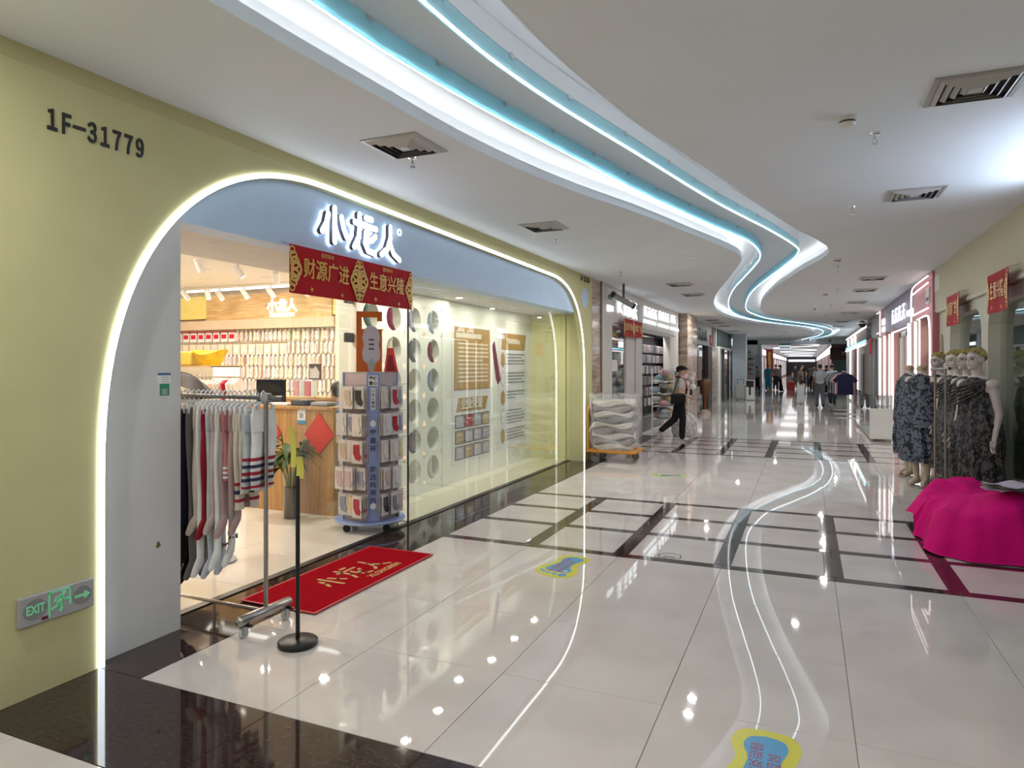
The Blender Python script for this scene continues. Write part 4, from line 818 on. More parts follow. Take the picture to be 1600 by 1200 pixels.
def can(u, v):
    a = PI * u; return (-6.6 + 0.42 * math.cos(a), 5.6 + 0.3 * (v - 0.5), 1.25 + 0.27 * math.sin(a) * math.sin(PI * (0.18 + 0.64 * v)))
MB().grid(can, 20, 10).build('mesh', mat('black_mesh', (0.05, 0.045, 0.04), 0.6), st_, True); MB().tube([(-6.6 + 0.43 * math.cos(PI * k / 20), 5.6, 1.25 + 0.28 * math.sin(PI * k / 20)) for k in range(21)], 0.006, 6).build('rib', BLK, st_, True)
MB().box(-7.02, -6.18, 5.4, 5.8, 1.23, 1.25).build('rim', BLK, st_); MB().cyl((-6.6, 5.6, 0), (-6.6, 5.6, 1.24), 0.02).build('stand', BLK, st_)
pr = thing('picture_card', 'dark square picture card standing behind the counter', 'picture', (-6.2, 7.6, 1.19)); MB().box(-6.08, -5.88, 7.2, 7.215, 1.42, 1.63).build('card', mat('dark_card', (0.10, 0.08, 0.09), 0.5), pr); MB().prism([(-6.06, 1.44), (-5.91, 1.44), (-5.90, 1.52), (-5.96, 1.60), (-6.02, 1.56), (-6.06, 1.58)], 'y', 7.195, 7.2).build('pale_print', plain(.75, .68, .68), pr); MB().box(-6.01, -5.95, 7.205, 7.215, 1.19, 1.42).build('stand', CHROME, pr)
for i, (c, lab) in enumerate(((plain(.75, .40, .42), 'light pink socks hanging on the small rack behind the counter'), (plain(.70, .70, .70), 'grey socks hanging on the small rack behind the counter'), (plain(.72, .22, .22), 'coral socks hanging on the small rack behind the counter'), (plain(.80, .80, .78), 'white socks hanging on the small rack behind the counter'))):
    t = thing('hanging_socks', lab, 'socks', (-6.25 + 0.10 * i, 7.15, 1.40)); MB().box(-0.04, 0.04, -0.012, 0.012, -0.20, 0.0).build('pair', c, t, world=False)
rr2 = thing('small_rack', 'small chrome rack on the side counter', 'rack', (-6.1, 7.15, 1.19)); MB().cyl((-6.35, 7.15, 1.41), (-5.75, 7.15, 1.41), 0.006).build('bar', CHROME, rr2); MB().cyl((-6.35, 7.15, 1.19), (-6.35, 7.15, 1.41), 0.006).build('post', CHROME, rr2); MB().cyl((-5.75, 7.15, 1.19), (-5.75, 7.15, 1.41), 0.006).build('post', CHROME, rr2)
# ---- window display contents
GP = mat('poster_gold', (0.40, 0.24, 0.06), 0.5); PW = mat('poster_white', (0.72, 0.71, 0.70), 0.6); PGR = mat('poster_text', (0.25, 0.25, 0.25), 0.7); PLT = mat('poster_pale_text', (0.66, 0.58, 0.44), 0.7)
p1 = thing('honour_poster', 'tall poster headed 企业荣誉 with rows of certificates in the window', 'poster', (-4.39, 8.67, 0.25))
MB().box(-4.40, -4.385, 8.08, 9.27, 0.25, 2.16).build('sheet', PW, p1); MB().bevbox(-4.386, -4.380, 8.12, 9.24, 1.27, 2.14, 0.002).build('gold_block', GP, p1)
MB().box(-4.381, -4.379, 8.16, 8.95, 1.99, 2.06).build('heading_line', PLT, p1)
for k in range(10): MB().box(-4.381, -4.379, 8.22, 9.18 - (0.2 if k == 4 else 0), 1.90 - 0.058 * k, 1.925 - 0.058 * k).build('text_line', PLT, p1)
MB().prism([(8.17, 0.97), (8.25, 1.16), (9.18, 1.16), (9.08, 0.97)], 'x', -4.386, -4.381).build('heading_plate', GP, p1)
write('lettering', '企业荣誉', 0.17, '+x', (-4.379, 8.65, 1.065), PW, p1, 0.001, 0.003)
cc = [plain(.45, .45, .48), plain(.45, .04, .07), plain(.42, .40, .46), plain(.50, .38, .24), plain(.42, .33, .18), plain(.52, .46, .52), plain(.45, .42, .50), plain(.40, .38, .44), plain(.44, .42, .46), plain(.40, .27, .13), plain(.50, .44, .48), plain(.42, .40, .44)]
for k in range(12):
    i, j = k % 4, k // 4; y0 = 8.14 + 0.275 * i; z0 = 0.74 - 0.215 * j
    o = MB().box(-4.386, -4.378, y0, y0 + 0.25, z0 - 0.0, z0 + 0.185).build('certificate', plain(.14, .11, .09), p1); MB().box(-4.379, -4.376, y0 + 0.018, y0 + 0.232, z0 + 0.016, z0 + 0.169).build('paper', cc[k], o); MB().box(-4.377, -4.375, y0 + 0.06, y0 + 0.19, z0 + 0.12, z0 + 0.135).build('text_line', PLT, o)
p2 = thing('history_poster', 'tall poster with gold hexagon timeline at the far end of the window', 'poster', (-4.39, 10.1, 0.25))
MB().box(-4.40, -4.385, 9.55, 10.70, 0.28, 2.14).build('sheet', PW, p2); MB().prism([(9.66, 1.86), (9.72, 2.12), (10.68, 2.12), (10.60, 1.86)], 'x', -4.386, -4.381).build('heading_plate', GP, p2); MB().box(-4.381, -4.379, 9.9, 10.4, 1.96, 2.02).build('heading_line', PLT, p2)
for k in range(5):
    zc = 1.70 - 0.30 * k; gold_ = k % 2 == 0
    MB().prism([(9.72 + 0.085 * math.cos(PI / 3 * i + PI / 6), zc + 0.125 * math.sin(PI / 3 * i + PI / 6)) for i in range(6)], 'x', -4.386, -4.380).build('hexagon', GP if gold_ else PGR, p2)
    if not gold_: MB().prism([(9.72 + 0.078 * math.cos(PI / 3 * i + PI / 6), zc + 0.116 * math.sin(PI / 3 * i + PI / 6)) for i in range(6)], 'x', -4.381, -4.379).build('hexagon_inner', PW, p2)
    for j in range((4, 4, 3, 5, 4)[k]): MB().box(-4.386, -4.380, 9.86, 10.60 - 0.12 * ((j * 3 + k) % 4 == 3) - (0.4 if (k == 2 and j == 2) else 0), zc + 0.08 - 0.05 * j, zc + 0.10 - 0.05 * j).build('text_line', PGR, p2)
MB().prism([(7.86, 1.86), (7.93, 1.92), (8.12, 1.42), (8.04, 1.36), (7.98, 1.44)], 'x', -3.70, -3.692).build('red_slip', plain(.22, .01, .05), None, label='dark red paper slip stuck on the display glass', cat='paper slip')
nsk = [plain(.10, .14, .13), plain(.16, .03, .05), plain(.20, .18, .22), plain(.30, .36, .40), plain(.60, .58, .52), plain(.66, .36, .34), plain(.55, .50, .36)]
sk_me = {}
for n_, (i, j) in enumerate(((0, 5), (1, 5), (2, 5), (3, 5), (1, 4), (2, 4), (3, 4), (2, 1), (3, 3), (3, 0), (1, 2), (0, 3))):
    c = nsk[n_ % 7] if j == 5 else nsk[(n_ + 2) % 7]; cy, cz = 6.2 + 0.45 * i, 0.31 + 0.37 * j
    t = thing('display_sock', '%s sock shown in the %s niche of the %s column in the window' % (['dark green', 'dark red', 'slate', 'grey blue', 'cream', 'pink', 'beige'][nsk.index(c)], ['lowest', 'second lowest', 'third', 'fourth', 'fifth', 'top'][j], ['first', 'second', 'third', 'last'][i]), 'sock', (-4.42, cy - 0.03, cz))
    MB().loft([[(0.03 * s2 * math.cos(a), yy + w_ * math.sin(a), zz) for a in [2 * PI * k / 12 for k in range(12)]] for yy, zz, w_, s2 in ((0, 0.14, 0.045, 0.8), (0, 0.04, 0.045, 1), (0.0, -0.05, 0.05, 1), (0.03, -0.10, 0.055, 1), (0.07, -0.135, 0.045, 0.8), (0.09, -0.15, 0.015, 0.4))]).build('knit', c, t, True, world=False)
    MB().loft([[(0.032 * math.cos(a), 0.048 * math.sin(a), zz) for a in [2 * PI * k / 12 for k in range(12)]] for zz in (0.115, 0.145)]).build('cuff', plain(.66, .64, .60), t, True, world=False)
dh = thing('door_leaf', 'frameless glass door leaf folded open beside the spinner', 'door', (-4.42, 5.9, 0)); MB().box(-4.426, -4.414, 5.0, 5.88, 0.01, 2.4).build('glass', GLASS, dh)
for zz in (1.9, 2.35 - 0.04, 1.1): MB().bevbox(-4.44, -4.40, 5.80, 5.92, zz - 0.05, zz + 0.05, 0.004).build('hinge', DGREY, dh)
fl_ = thing('floor_bolt', 'small brass floor bolt at the foot of the display glass', 'bolt', (-3.72, 5.7, 0)); MB().bevbox(-3.735, -3.712, 5.70, 5.73, 0.06, 0.155, 0.004).build('body', mat('old_brass', (0.12, 0.11, 0.05), 0.4, 0.8), fl_); MB().cyl((-3.723, 5.715, 0.0), (-3.723, 5.715, 0.06), 0.005).build('pin', STEEL, fl_)
# ================================================================ SHOPS FURTHER ALONG THE LEFT
IVORY = mat('ivory_front', (0.66, 0.62, 0.58), 0.5, noise=0.03)
def marble_column(lab, x0, x1, y0, y1, zs):
    w = struct('wall_left', MB().box(x0 + 0.008, x1 - 0.008, y0 + 0.008, y1 - 0.008, 0, CZ), GROUT)
    for a, b in zip(zs, zs[1:]): MB().box(x0, x1, y0, y1, a + 0.002, b - 0.002).build('marble_slab', MARB, w)
marble_column('', -3.9, -3.44, 11.415, 11.93, [0, 0.6, 1.2, 1.8, 2.4, 3.0, 3.14])
struct('wall_left', MB().box(-3.7, -3.42, 11.935, 12.0, 0, CZ), mat('brown_trim', (0.20, 0.13, 0.08), 0.4))
# --- second sock shop, white front
s2 = struct('wall_left', MB().box(-3.62, -3.44, 12.0, 20.1, 2.40, CZ).box(-3.49, -3.44, 12.0, 12.75, 0, 2.4).box(-3.49, -3.44, 13.85, 15.35, 0, 2.4).box(-3.62, -3.44, 18.75, 20.1, 0, 2.4).box(-3.49, -3.44, 12.75, 13.85, 0, 0.55), IVORY)
struct('trim_5', MB().box(-3.44, -3.425, 12.9, 19.6, 2.435, 2.455), mat('trim_grey', (0.35, 0.33, 0.31), 0.4))
struct('wall_left', MB().box(-4.8, -4.7, 12.0, 20.1, 0, CZ).box(-4.8, -3.62, 11.95, 12.0, 0, CZ).box(-4.8, -3.62, 20.1, 20.15, 0, CZ), mat('shop_dark_wall', (0.10, 0.09, 0.09), 0.6))
struct('ceiling', MB().box(-4.8, -3.5, 12, 20.1, 2.75, 2.8), SOFF)
struct('floor', MB().box(-4.8, -3.55, 12, 20.1, -0.05, 0.002), TILE2)
struct('window_5', MB().box(-3.47, -3.464, 12.75, 13.85, 0.55, 2.4), GLASS)
struct('trim_6', MB().box(-3.50, -3.44, 14.62, 14.66, 0, 2.4), ALU)
sn = thing('shop_sign', 'row of glowing white characters on the ivory front of the second shop', 'sign', (-3.44, 16, 2.6))
for k, (yc, zc, sz, w_) in enumerate(((13.25, 2.83, 0.36, 0.36), (13.70, 2.80, 0.36, 0.36), (14.12, 2.80, 0.36, 0.36), (14.55, 2.79, 0.36, 0.36), (15.6, 2.86, 0.24, 0.30), (15.98, 2.86, 0.24, 0.30), (16.36, 2.86, 0.24, 0.30), (16.72, 2.86, 0.24, 0.30), (17.25, 2.88, 0.23, 0.30), (17.62, 2.88, 0.23, 0.30), (17.98, 2.88, 0.23, 0.30), (18.33, 2.88, 0.23, 0.30), (18.92, 2.90, 0.22, 0.30), (19.3, 2.90, 0.22, 0.30))):
    glyph('character', 100 + k, sz, '+x', (-3.41, yc, zc), SIGNS, sn, w_)
for y0, y1 in ((15.45, 16.85), (17.1, 18.5), (18.75, 20.0)): [MB().box(-3.43, -3.405, y0 + (y1 - y0) * k / 9, y0 + (y1 - y0) * (k + 0.62) / 9, 2.60 + 0.012 * (k % 2), 2.675).build('small_character', SIGNS, sn) for k in range(9)]
[MB().box(-3.43, -3.41, 12.36 + 0.15 * k, 12.46 + 0.15 * k, 2.63 + 0.01 * k, 2.75).build('small_character', SIGNS, sn) for k in range(3)]
pq = thing('number_plaque', 'white and green number plaque at the corner of the second shop', 'plaque', (-3.44, 12.5, 2.8)); MB().box(-3.44, -3.43, 12.35, 12.75, 2.83, 3.08).build('plate', PAPER, pq); MB().box(-3.431, -3.427, 12.4, 12.7, 2.86, 2.95).build('print', mat('plaque_green', (0.05, 0.20, 0.17), 0.5), pq)
banner('new_year_banner', 'small red and gold banner hanging on the second shop front', '+x', -3.33, 13.22, 14.85, 2.20, 2.555, ['生意兴隆', '财源广进'], 0.16)
# sock rack inside its doorway
kcols = [plain(.62, .60, .60), plain(.50, .48, .50), plain(.40, .40, .46), plain(.66, .62, .60), plain(.28, .27, .30), plain(.55, .42, .44)]
kme = {}
s2r = thing('wall_rack', 'dark grid rack of sock packs filling the doorway of the second shop', 'rack', (-3.8, 18, 0))
MB().box(-3.92, -3.88, 16.2, 20.05, 0.35, 2.40).build('back_panel', mat('rack_black', (0.03, 0.03, 0.032), 0.6), s2r)
for z in (0.78, 1.05, 1.32, 1.60, 1.88, 2.14, 2.36): MB().box(-3.88, -3.84, 16.2, 20.05, z, z + 0.015).build('rail', CHROME, s2r)
MB().bevbox(-3.92, -3.64, 16.2, 20.05, 0.0, 0.36, 0.02).build('plinth', mat('plinth_grey', (0.16, 0.16, 0.18), 0.4), s2r)
for z in (0.78, 1.05, 1.32, 1.60, 1.88, 2.14):
    y = 16.3
    while y < 20.0:
        c = R.choice(kcols)
        if c.name not in kme: kme[c.name] = MB().bevbox(-0.03, 0.03, -0.07, 0.07, -0.20, 0.0, 0.012).mesh('pack', c)
        link('sock_pack', kme[c.name], None, (-3.77, y, z), R.uniform(-0.5, 0.5), '%s sock pack in the %s row of the black rack, %s half' % (dict(zip([q.name for q in kcols], ['light grey', 'grey', 'blue grey', 'off-white', 'charcoal', 'dusty rose']))[c.name], {0.78: 'lowest', 1.05: 'second', 1.32: 'third', 1.60: 'fourth', 1.88: 'fifth', 2.14: 'top'}[z], 'near' if y < 18.1 else 'far'), 'sock pack', 'sock packs in the second shop'); y += 0.2
ucols = [plain(.62, .36, .36), plain(.30, .42, .50), plain(.62, .54, .30), plain(.12, .09, .08), plain(.50, .55, .56), plain(.60, .58, .56)]
UN = ['rose', 'steel blue', 'mustard', 'dark brown', 'pale grey', 'off-white']
ume = [MB().ball((0, 0, 0), (0.09, 0.12, 0.075), 10).mesh('bundle', c) for c in ucols]
for z in [0.66 + 0.16 * k for k in range(11)]:
    for y in (13.10, 13.32, 13.54, 13.76, 13.98, 14.20, 14.42):
        bi = R.randrange(6); link('sock_bundle', ume[bi], None, (-3.61 + R.uniform(-.02, .02), y + R.uniform(-.04, .04), z + R.uniform(-.03, .03)), R.uniform(-1, 1), '%s bundle of rolled socks at %s level in the arched window' % (UN[bi], 'low' if z < 1.2 else 'middle' if z < 1.8 else 'high'), 'sock bundle', 'sock bundles in the arched window')
MB().box(-3.78, -3.74, 12.9, 15.2, 0.55, 2.4).build('bundle_grid', mat('rack_black', (0.03, 0.03, 0.03), 0.6), None, label='dark grid panel behind the sock bundles in the arched window', cat='panel')
for k, (y0, z0) in enumerate(((12.9, 1.50),)): MB().box(-3.4625, -3.459, 12.5, 13.2, 1.50, 1.72).build('notice_sheet', PAPER, None, label='pale notice sheet stuck on the arched window', cat='notice')
for y_ in (13.3, 14.6, 15.9, 17.2, 18.5): downlight('second_shop_downlight', (-3.74, y_, 2.75), 0.06, 12, 'downlight inside the second shop', 'downlights of the second shop')
for y_ in (23.5, 25.5): downlight('dark_shop_downlight', (-4.2, y_, 2.8), 0.06, 10, 'downlight inside the dark glass shop', 'downlights of the dark glass shop')
# goods basket stand in front (right of the doorway)
gb = thing('basket_stand', 'white wire stand piled with colourful bundled socks outside the second shop', 'display stand', (-2.95, 16.4, 0))
for xx, yy in ((-3.35, 16.0), (-2.85, 16.0), (-3.35, 17.2), (-2.85, 17.2)): MB().cyl((xx, yy, 0), (xx, yy, 1.55), 0.014, n=8).build('post', WHITE, gb)
for z in (0.35, 0.65, 0.95, 1.25): MB().box(-3.36, -2.84, 15.99, 17.21, z - 0.012, z).build('shelf', WHITE, gb)
for z in (0.35, 0.65, 0.95, 1.25):
    for j in range(14):
        bi = R.randrange(6); link('sock_bundle', ume[bi], None, (R.uniform(-3.3, -2.9), 16.06 + 1.08 * (j % 7) / 6.5, z + 0.08 + 0.10 * (j // 7)), R.uniform(-2, 2), '%s sock bundle on the %s shelf of the white stand' % (UN[bi], {0.35: 'lowest', 0.65: 'second', 0.95: 'third', 1.25: 'top'}[z]), 'sock bundle', 'sock bundles on the white stand')
for i, (px_, py_, r_) in enumerate(((-2.62, 15.7, 0.22), (-2.55, 16.1, 0.20))):
    MB().loft([[(px_ + r_ * k_ * (1 + 0.08 * math.sin(5 * a + z * 9)) * math.cos(a), py_ + r_ * k_ * (1 + 0.08 * math.sin(4 * a + z * 5)) * math.sin(a), z) for a in [2 * PI * j / 18 for j in range(18)]] for z, k_ in ((0.0, 0.8), (0.1, 1.05), (0.3, 1.0), (0.45, 0.8), (0.52, 0.3))]).build('goods_bag', mat('clear_goods_bag', (0.62, 0.58, 0.56), 0.25, noise=0.5, scale=14), None, True, label=['stuffed clear bag of goods on the floor beside the walking man', 'second stuffed clear bag behind the walking man'][i], cat='bag')
fb = thing('flower_bunch', 'pink and white plush bunch hanging behind the walking man', 'plush', (-2.52, 15.9, 1.1))
for k in range(9): MB().ball((-2.52 + 0.12 * math.cos(k * 2.4), 15.9 + 0.1 * math.sin(k * 2.4), 1.12 + 0.035 * k), 0.075, 10).build('puff', plain(.78, .62, .62) if k % 3 else plain(.80, .78, .76), fb, True)
MB().cyl((-2.52, 16.0, 0), (-2.52, 16.0, 1.2), 0.012, n=8).build('stand', WHITE, fb)
# --- hand trolley with sack
tl = thing('hand_trolley', 'orange platform trolley parked by the marble column', 'trolley', (-2.95, 11.2, 0))
ORG = mat('orange_steel', (0.60, 0.24, 0.02), 0.4)
MB().bevbox(-3.38, -2.55, 10.85, 11.55, 0.165, 0.205, 0.008).build('platform', ORG, tl)
MB().tube([(-3.36, 10.92, 0.2), (-3.37, 10.92, 0.80), (-3.37, 10.98, 0.92), (-3.37, 11.2, 0.96), (-3.37, 11.42, 0.92), (-3.37, 11.48, 0.80), (-3.36, 11.48, 0.2)], 0.017, 10).build('handle', ORG, tl, True)
for xx in (-3.25, -2.68):
    for yy in (10.95, 11.45):
        w_ = MB().cyl((xx, yy - 0.02, 0.065), (xx, yy + 0.02, 0.065), 0.065, n=20).build('wheel', mat('rubber_grey', (0.30, 0.30, 0.27), 0.6), tl, True)
        MB().box(xx - 0.03, xx + 0.03, yy - 0.032, yy + 0.032, 0.10, 0.166).build('bracket', mat('olive_bracket', (0.20, 0.19, 0.12), 0.4, 0.5), w_)
        MB().cyl((xx, yy - 0.024, 0.065), (xx, yy + 0.024, 0.065), 0.03, n=14).build('hub', GREY, w_)
sk = thing('garment_sack', 'clear plastic sack stuffed with folded garments on the trolley', 'sack', (-2.97, 11.2, 0.207))
bands = [plain(.60, .56, .52), plain(.30, .26, .25), plain(.66, .62, .57), plain(.24, .22, .22), plain(.62, .58, .53), plain(.20, .19, .20), plain(.64, .60, .55), plain(.34, .26, .27), plain(.66, .63, .58)]
for k, c in enumerate(bands):
    z0 = 0.215 + 0.090 * k
    def ring(z, gx, ph): return [(-2.97 + (0.335 - gx + 0.012 * math.sin(3 * a + ph)) * max(-1, min(1, 1.25 * math.cos(a))), 11.2 + (0.28 - gx) * max(-1, min(1, 1.25 * math.sin(a))), z + 0.028 * math.sin(4 * a + ph * 2.3)) for a in [2 * PI * j / 32 for j in range(32)]]
    MB().loft([ring(z0, 0.03, k), ring(z0 + 0.02, 0.0, k), ring(z0 + 0.07, 0.0, k + 0.4), ring(z0 + 0.088, 0.03, k + 0.4)]).build('folded_garments', c, sk, True)
BAGM = thin_glass('sack_plastic', (0.93, 0.93, 0.92), 1.0, 0.16, 1.5, haze=0.17)
def bagp(u, v):
    a = 2 * PI * u; z = 0.21 + 0.93 * v; g = 0.37 + 0.02 * math.sin(11 * v + 3 * a) + (0.04 * (v - 0.86) / 0.14 if v > 0.86 else 0)
    return (-2.97 + g * max(-1, min(1, 1.25 * math.cos(a))) + 0.012 * math.sin(17 * v + 5 * a), 11.2 + (g - 0.05) * max(-1, min(1, 1.25 * math.sin(a))) * (1 if v < 0.9 else 1 - 6 * (v - 0.9)), z + 0.012 * math.sin(9 * a) * v)
MB().grid(bagp, 64, 40).build('plastic', BAGM, sk, True)
# --- second marble pillar, black shop with mannequin legs
marble_column('', -3.95, -3.20, 20.2, 22.1, [0, 0.6, 1.2, 1.8, 2.4, 3.0, 3.14])
struct('wall_left', MB().box(-3.65, -3.44, 22.1, 29.3, 2.36, CZ), mat('pale_grey_front', (0.55, 0.55, 0.57), 0.5))
struct('wall_left', MB().box(-3.65, -3.44, 26.6, 27.6, 0, 2.36), mat('dark_brown_post', (0.05, 0.035, 0.03), 0.4)); marble_column('', -3.7, -3.42, 27.6, 29.0, [0, 0.8, 1.6, 2.36])
struct('window_6', MB().box(-3.56, -3.55, 22.3, 26.6, 0, 2.36), GLASSD)
struct('wall_left', MB().box(-5.0, -4.9, 22.1, 29.3, 0, CZ).box(-5, -3.6, 22.05, 22.1, 0, CZ).box(-5, -3.6, 29.3, 29.35, 0, CZ), mat('shop_grey_wall', (0.12, 0.13, 0.15), 0.6)); struct('ceiling', MB().box(-5, -3.5, 22.1, 29.3, 2.8, 2.85), SOFF)
s3 = thing('shop_sign', 'black sign characters on the grey front of the dark glass shop', 'sign', (-3.44, 25, 2.6))
for i in range(4): glyph('character', 200 + i, 0.42, '+x', (-3.42, 23.7 + 0.72 * i, 2.72), BLK, s3, 0.6, 0.06)
for y0, lab in ((22.6, 'red couplet sheet on the left of the black sign characters'), (27.0, 'red couplet sheet on the right of the black sign characters')):
    t = thing('red_couplet', lab, 'banner', (-3.43, y0 + 0.35, 2.4)); MB().box(-3.435, -3.425, y0, y0 + 0.75, 2.40, 2.80).build('cloth', RED, t); MB().box(-3.424, -3.42, y0 + 0.28, y0 + 0.47, 2.5, 2.7).build('gold_print', GOLD, t)
cr_ = thing('coat_rail', 'chrome coat rail behind the dark glass', 'rail', (-3.8, 26.2, 0)); MB().cyl((-3.8, 24.4, 1.96), (-3.8, 28.0, 1.96), 0.012).build('bar', CHROME, cr_); MB().cyl((-3.8, 24.4, 0), (-3.8, 24.4, 1.96), 0.012).build('post', CHROME, cr_); MB().cyl((-3.8, 28.0, 0), (-3.8, 28.0, 1.96), 0.012).build('post', CHROME, cr_)
for i in range(4):
    t = thing('dark_coat', ['black coat hanging leftmost behind the dark glass', 'grey coat second from left behind the dark glass', 'black coat third from left behind the dark glass', 'charcoal coat rightmost behind the dark glass'][i], 'coat', (-3.8, 24.8 + 0.8 * i, 0.9))
    MB().prism([(-0.12, 0.95), (0.12, 0.95), (0.28, 0.85), (0.30, 0.3), (0.22, 0.32), (0.24, -0.1), (-0.24, -0.1), (-0.22, 0.32), (-0.30, 0.3), (-0.28, 0.85)], 'x', -0.08, 0.08).build('coat', plain(.02, .02, .025) if i % 2 == 0 else plain(.08, .08, .09), t, world=False); MB().tube([(0, 0, 0.93), (0, 0.0, 1.02), (0, 0.03, 1.05)], 0.006, 6).build('hanger', CHROME, t, world=False)
BRN = mat('brown_mannequin', (0.16, 0.055, 0.02), 0.35)
lg = thing('leg_mannequin', 'brown mannequin hips and leg on a pink base before the dark glass', 'mannequin', (-3.12, 23.3, 0))
MB().loft([[(-3.12 + rx * math.cos(a), 23.3 + dy + ry * math.sin(a), z) for a in [2 * PI * k / 18 for k in range(18)]] for z, rx, ry, dy in ((0.10, 0.045, 0.05, 0), (0.2, 0.05, 0.055, 0), (0.35, 0.065, 0.07, 0.02), (0.5, 0.06, 0.065, 0), (0.6, 0.09, 0.09, -0.02), (0.8, 0.13, 0.14, -0.02), (0.95, 0.17, 0.22, 0), (1.1, 0.16, 0.2, 0.03), (1.18, 0.13, 0.15, 0.03))]).build('leg', BRN, lg, True)
MB().lathe([(0.02, 0), (0.19, 0), (0.17, 0.07), (0.08, 0.15), (0.03, 0.16)], (-3.12, 23.3, 0), 24).build('base', plain(.55, .40, .36), lg, True)
# --- green fascia shop
struct('wall_left', MB().box(-3.7, -3.40, 29.35, 40.5, 2.42, CZ), mat('teal_fascia', (0.015, 0.07, 0.062), 0.4)); struct('wall_left', MB().box(-3.7, -3.38, 29.3, 30.0, 0, 2.42), WHITE)
struct('trim_7', MB().box(-3.7, -3.36, 29.9, 40.5, 2.36, 2.43), WHITE); struct('wall_left', MB().box(-5.2, -5.1, 29.35, 40.5, 0, CZ).box(-5.2, -3.6, 40.5, 40.6, 0, CZ), mat('lit_shop_wall', (0.62, 0.66, 0.64), 0.6)); struct('ceiling', MB().box(-5.2, -3.5, 29.3, 40.5, 2.6, 2.65), WHITE)
struct('window_7', MB().box(-3.52, -3.51, 30.0, 34.5, 0, 2.36), GLASS); struct('window_8', MB().box(-3.52, -3.51, 36.0, 40.4, 0, 2.36), GLASS)
for y_ in (32.2, 34.5, 36.0, 38.0): struct('trim_8', MB().box(-3.56, -3.46, y_ - 0.06, y_ + 0.06, 0, 2.36), mat('bronze_frame', (0.08, 0.065, 0.05), 0.4))
gs = thing('shop_logo', 'white rounded logo and small plate on the dark green fascia', 'sign', (-3.39, 36, 2.7)); MB().bevbox(-3.39, -3.37, 35.0, 36.2, 2.62, 2.95, 0.009).build('logo_block', SIGNW, gs); MB().bevbox(-3.372, -3.366, 35.5, 36.3, 2.60, 2.72, 0.002).build('logo_notch', MATS['teal_fascia'], gs); MB().bevbox(-3.39, -3.37, 38.8, 40.0, 2.62, 2.78, 0.008).build('plate', SIGNW, gs)
for i, y_ in enumerate((33.2, 34.3, 35.5, 37.0, 38.4, 39.7)):
    t = thing('goods_shelf', 'shop shelf of folded goods behind the glass under the green fascia', 'shelf', (-3.85, y_, 0), 0, 'shelves in the green fascia shop')
    MB().box(-0.2, 0.2, -0.33, -0.30, 0, 2.1).box(-0.2, 0.2, 0.30, 0.33, 0, 2.1).build('frame', WHITE, t, world=False)
    for z in (0.3, 0.75, 1.2, 1.65): MB().box(-0.2, 0.2, -0.3, 0.3, z, z + 0.03).build('board', WHITE, t, world=False); MB().bevbox(-0.16, 0.19, -0.27, 0.27, z + 0.03, z + 0.03 + R.uniform(.12, .3), 0.02).build('goods', R.choice(kcols + [plain(.05, .07, .06)]), t, world=False)
l_ = link('shelf_lamp', bpy.data.lights.new('shelf_lamp', 'AREA')); l_.data.energy = 60; l_.data.size = 1; l_.data.shape = 'RECTANGLE'; l_.data.size_y = 8; l_.location = (-4.3, 35, 2.58)
# column, cross aisle goods
COLM = mat('white_blue_column', (0.50, 0.56, 0.62), 0.4); struct('wall_left', MB().box(-3.3, -2.68, 34.2, 34.9, 0, CZ), COLM)
struct('wall_left', MB().box(-3.6, -2.75, 47.5, 48.6, 0, CZ), COLM); struct('wall_left', MB().box(-6, -3.6, 49.2, 49.4, 0, CZ), mat('back_white', (0.62, 0.64, 0.64), 0.5))
s_ = thing('suitcase', 'silver suitcase standing by the white column', 'suitcase', (-2.9, 33.6, 0)); MB().bevbox(-3.1, -2.65, 33.35, 33.75, 0.06, 0.72, 0.06).build('shell', mat('silver_shell', (0.45, 0.45, 0.45), 0.3), s_); MB().tube([(-3.0, 33.6, 0.7), (-3.0, 33.6, 0.98), (-2.75, 33.6, 0.98), (-2.75, 33.6, 0.7)], 0.012, 6).build('handle', BLK, s_)
for xx in (-3.05, -2.7): MB().cyl((xx, 33.5, 0.03), (xx + 0.03, 33.5, 0.03), 0.03).build('wheel', BLK, s_)
b2 = thing('info_box', 'white and black floor box beside the suitcase', 'box', (-2.45, 33.6, 0)); MB().bevbox(-2.62, -2.25, 33.4, 33.7, 0.03, 0.95, 0.02).build('body', WHITE, b2); MB().box(-2.60, -2.27, 33.39, 33.40, 0.62, 0.92).build('black_panel', BLK, b2); MB().box(-2.48, -2.40, 33.39, 33.40, 0.25, 0.62).build('black_bar', BLK, b2)
ss = thing('shoe_rack', 'tall open rack of shoes behind the white column', 'rack', (-3.2, 44.5, 0)); MB().box(-3.75, -2.95, 44.9, 44.95, 0, 2.3).build('back', PAPER, ss); MB().box(-3.75, -2.95, 44.5, 44.95, 0.75, 0.80).build('table_top', WOOD, ss)
for z in (1.0, 1.3, 1.6, 1.95): MB().box(-3.75, -2.95, 44.5, 44.95, z, z + 0.03).build('shelf', WHITE, ss)
for z in (1.03, 1.33, 1.63, 1.98):
    for k in range(4): link('shoe', ume[(k + int(z * 10)) % 6], None, (-3.62 + 0.18 * k, 44.65, z + 0.07), R.uniform(-1, 1), 'small shoe on the open rack behind the white column', 'shoe', 'shoes on the open rack')
for xx in (-3.7, -3.0): MB().box(xx - 0.03, xx + 0.03, 44.5, 44.56, 0, 0.78).build('leg', WOOD, ss)
MB().box(-3.45, -3.1, 46.6, 46.7, 0, 1.75).build('red_banner', mat('dark_red_panel', (0.17, 0.01, 0.015), 0.5), None, label='tall dark red panel between the far columns on the left', cat='banner')
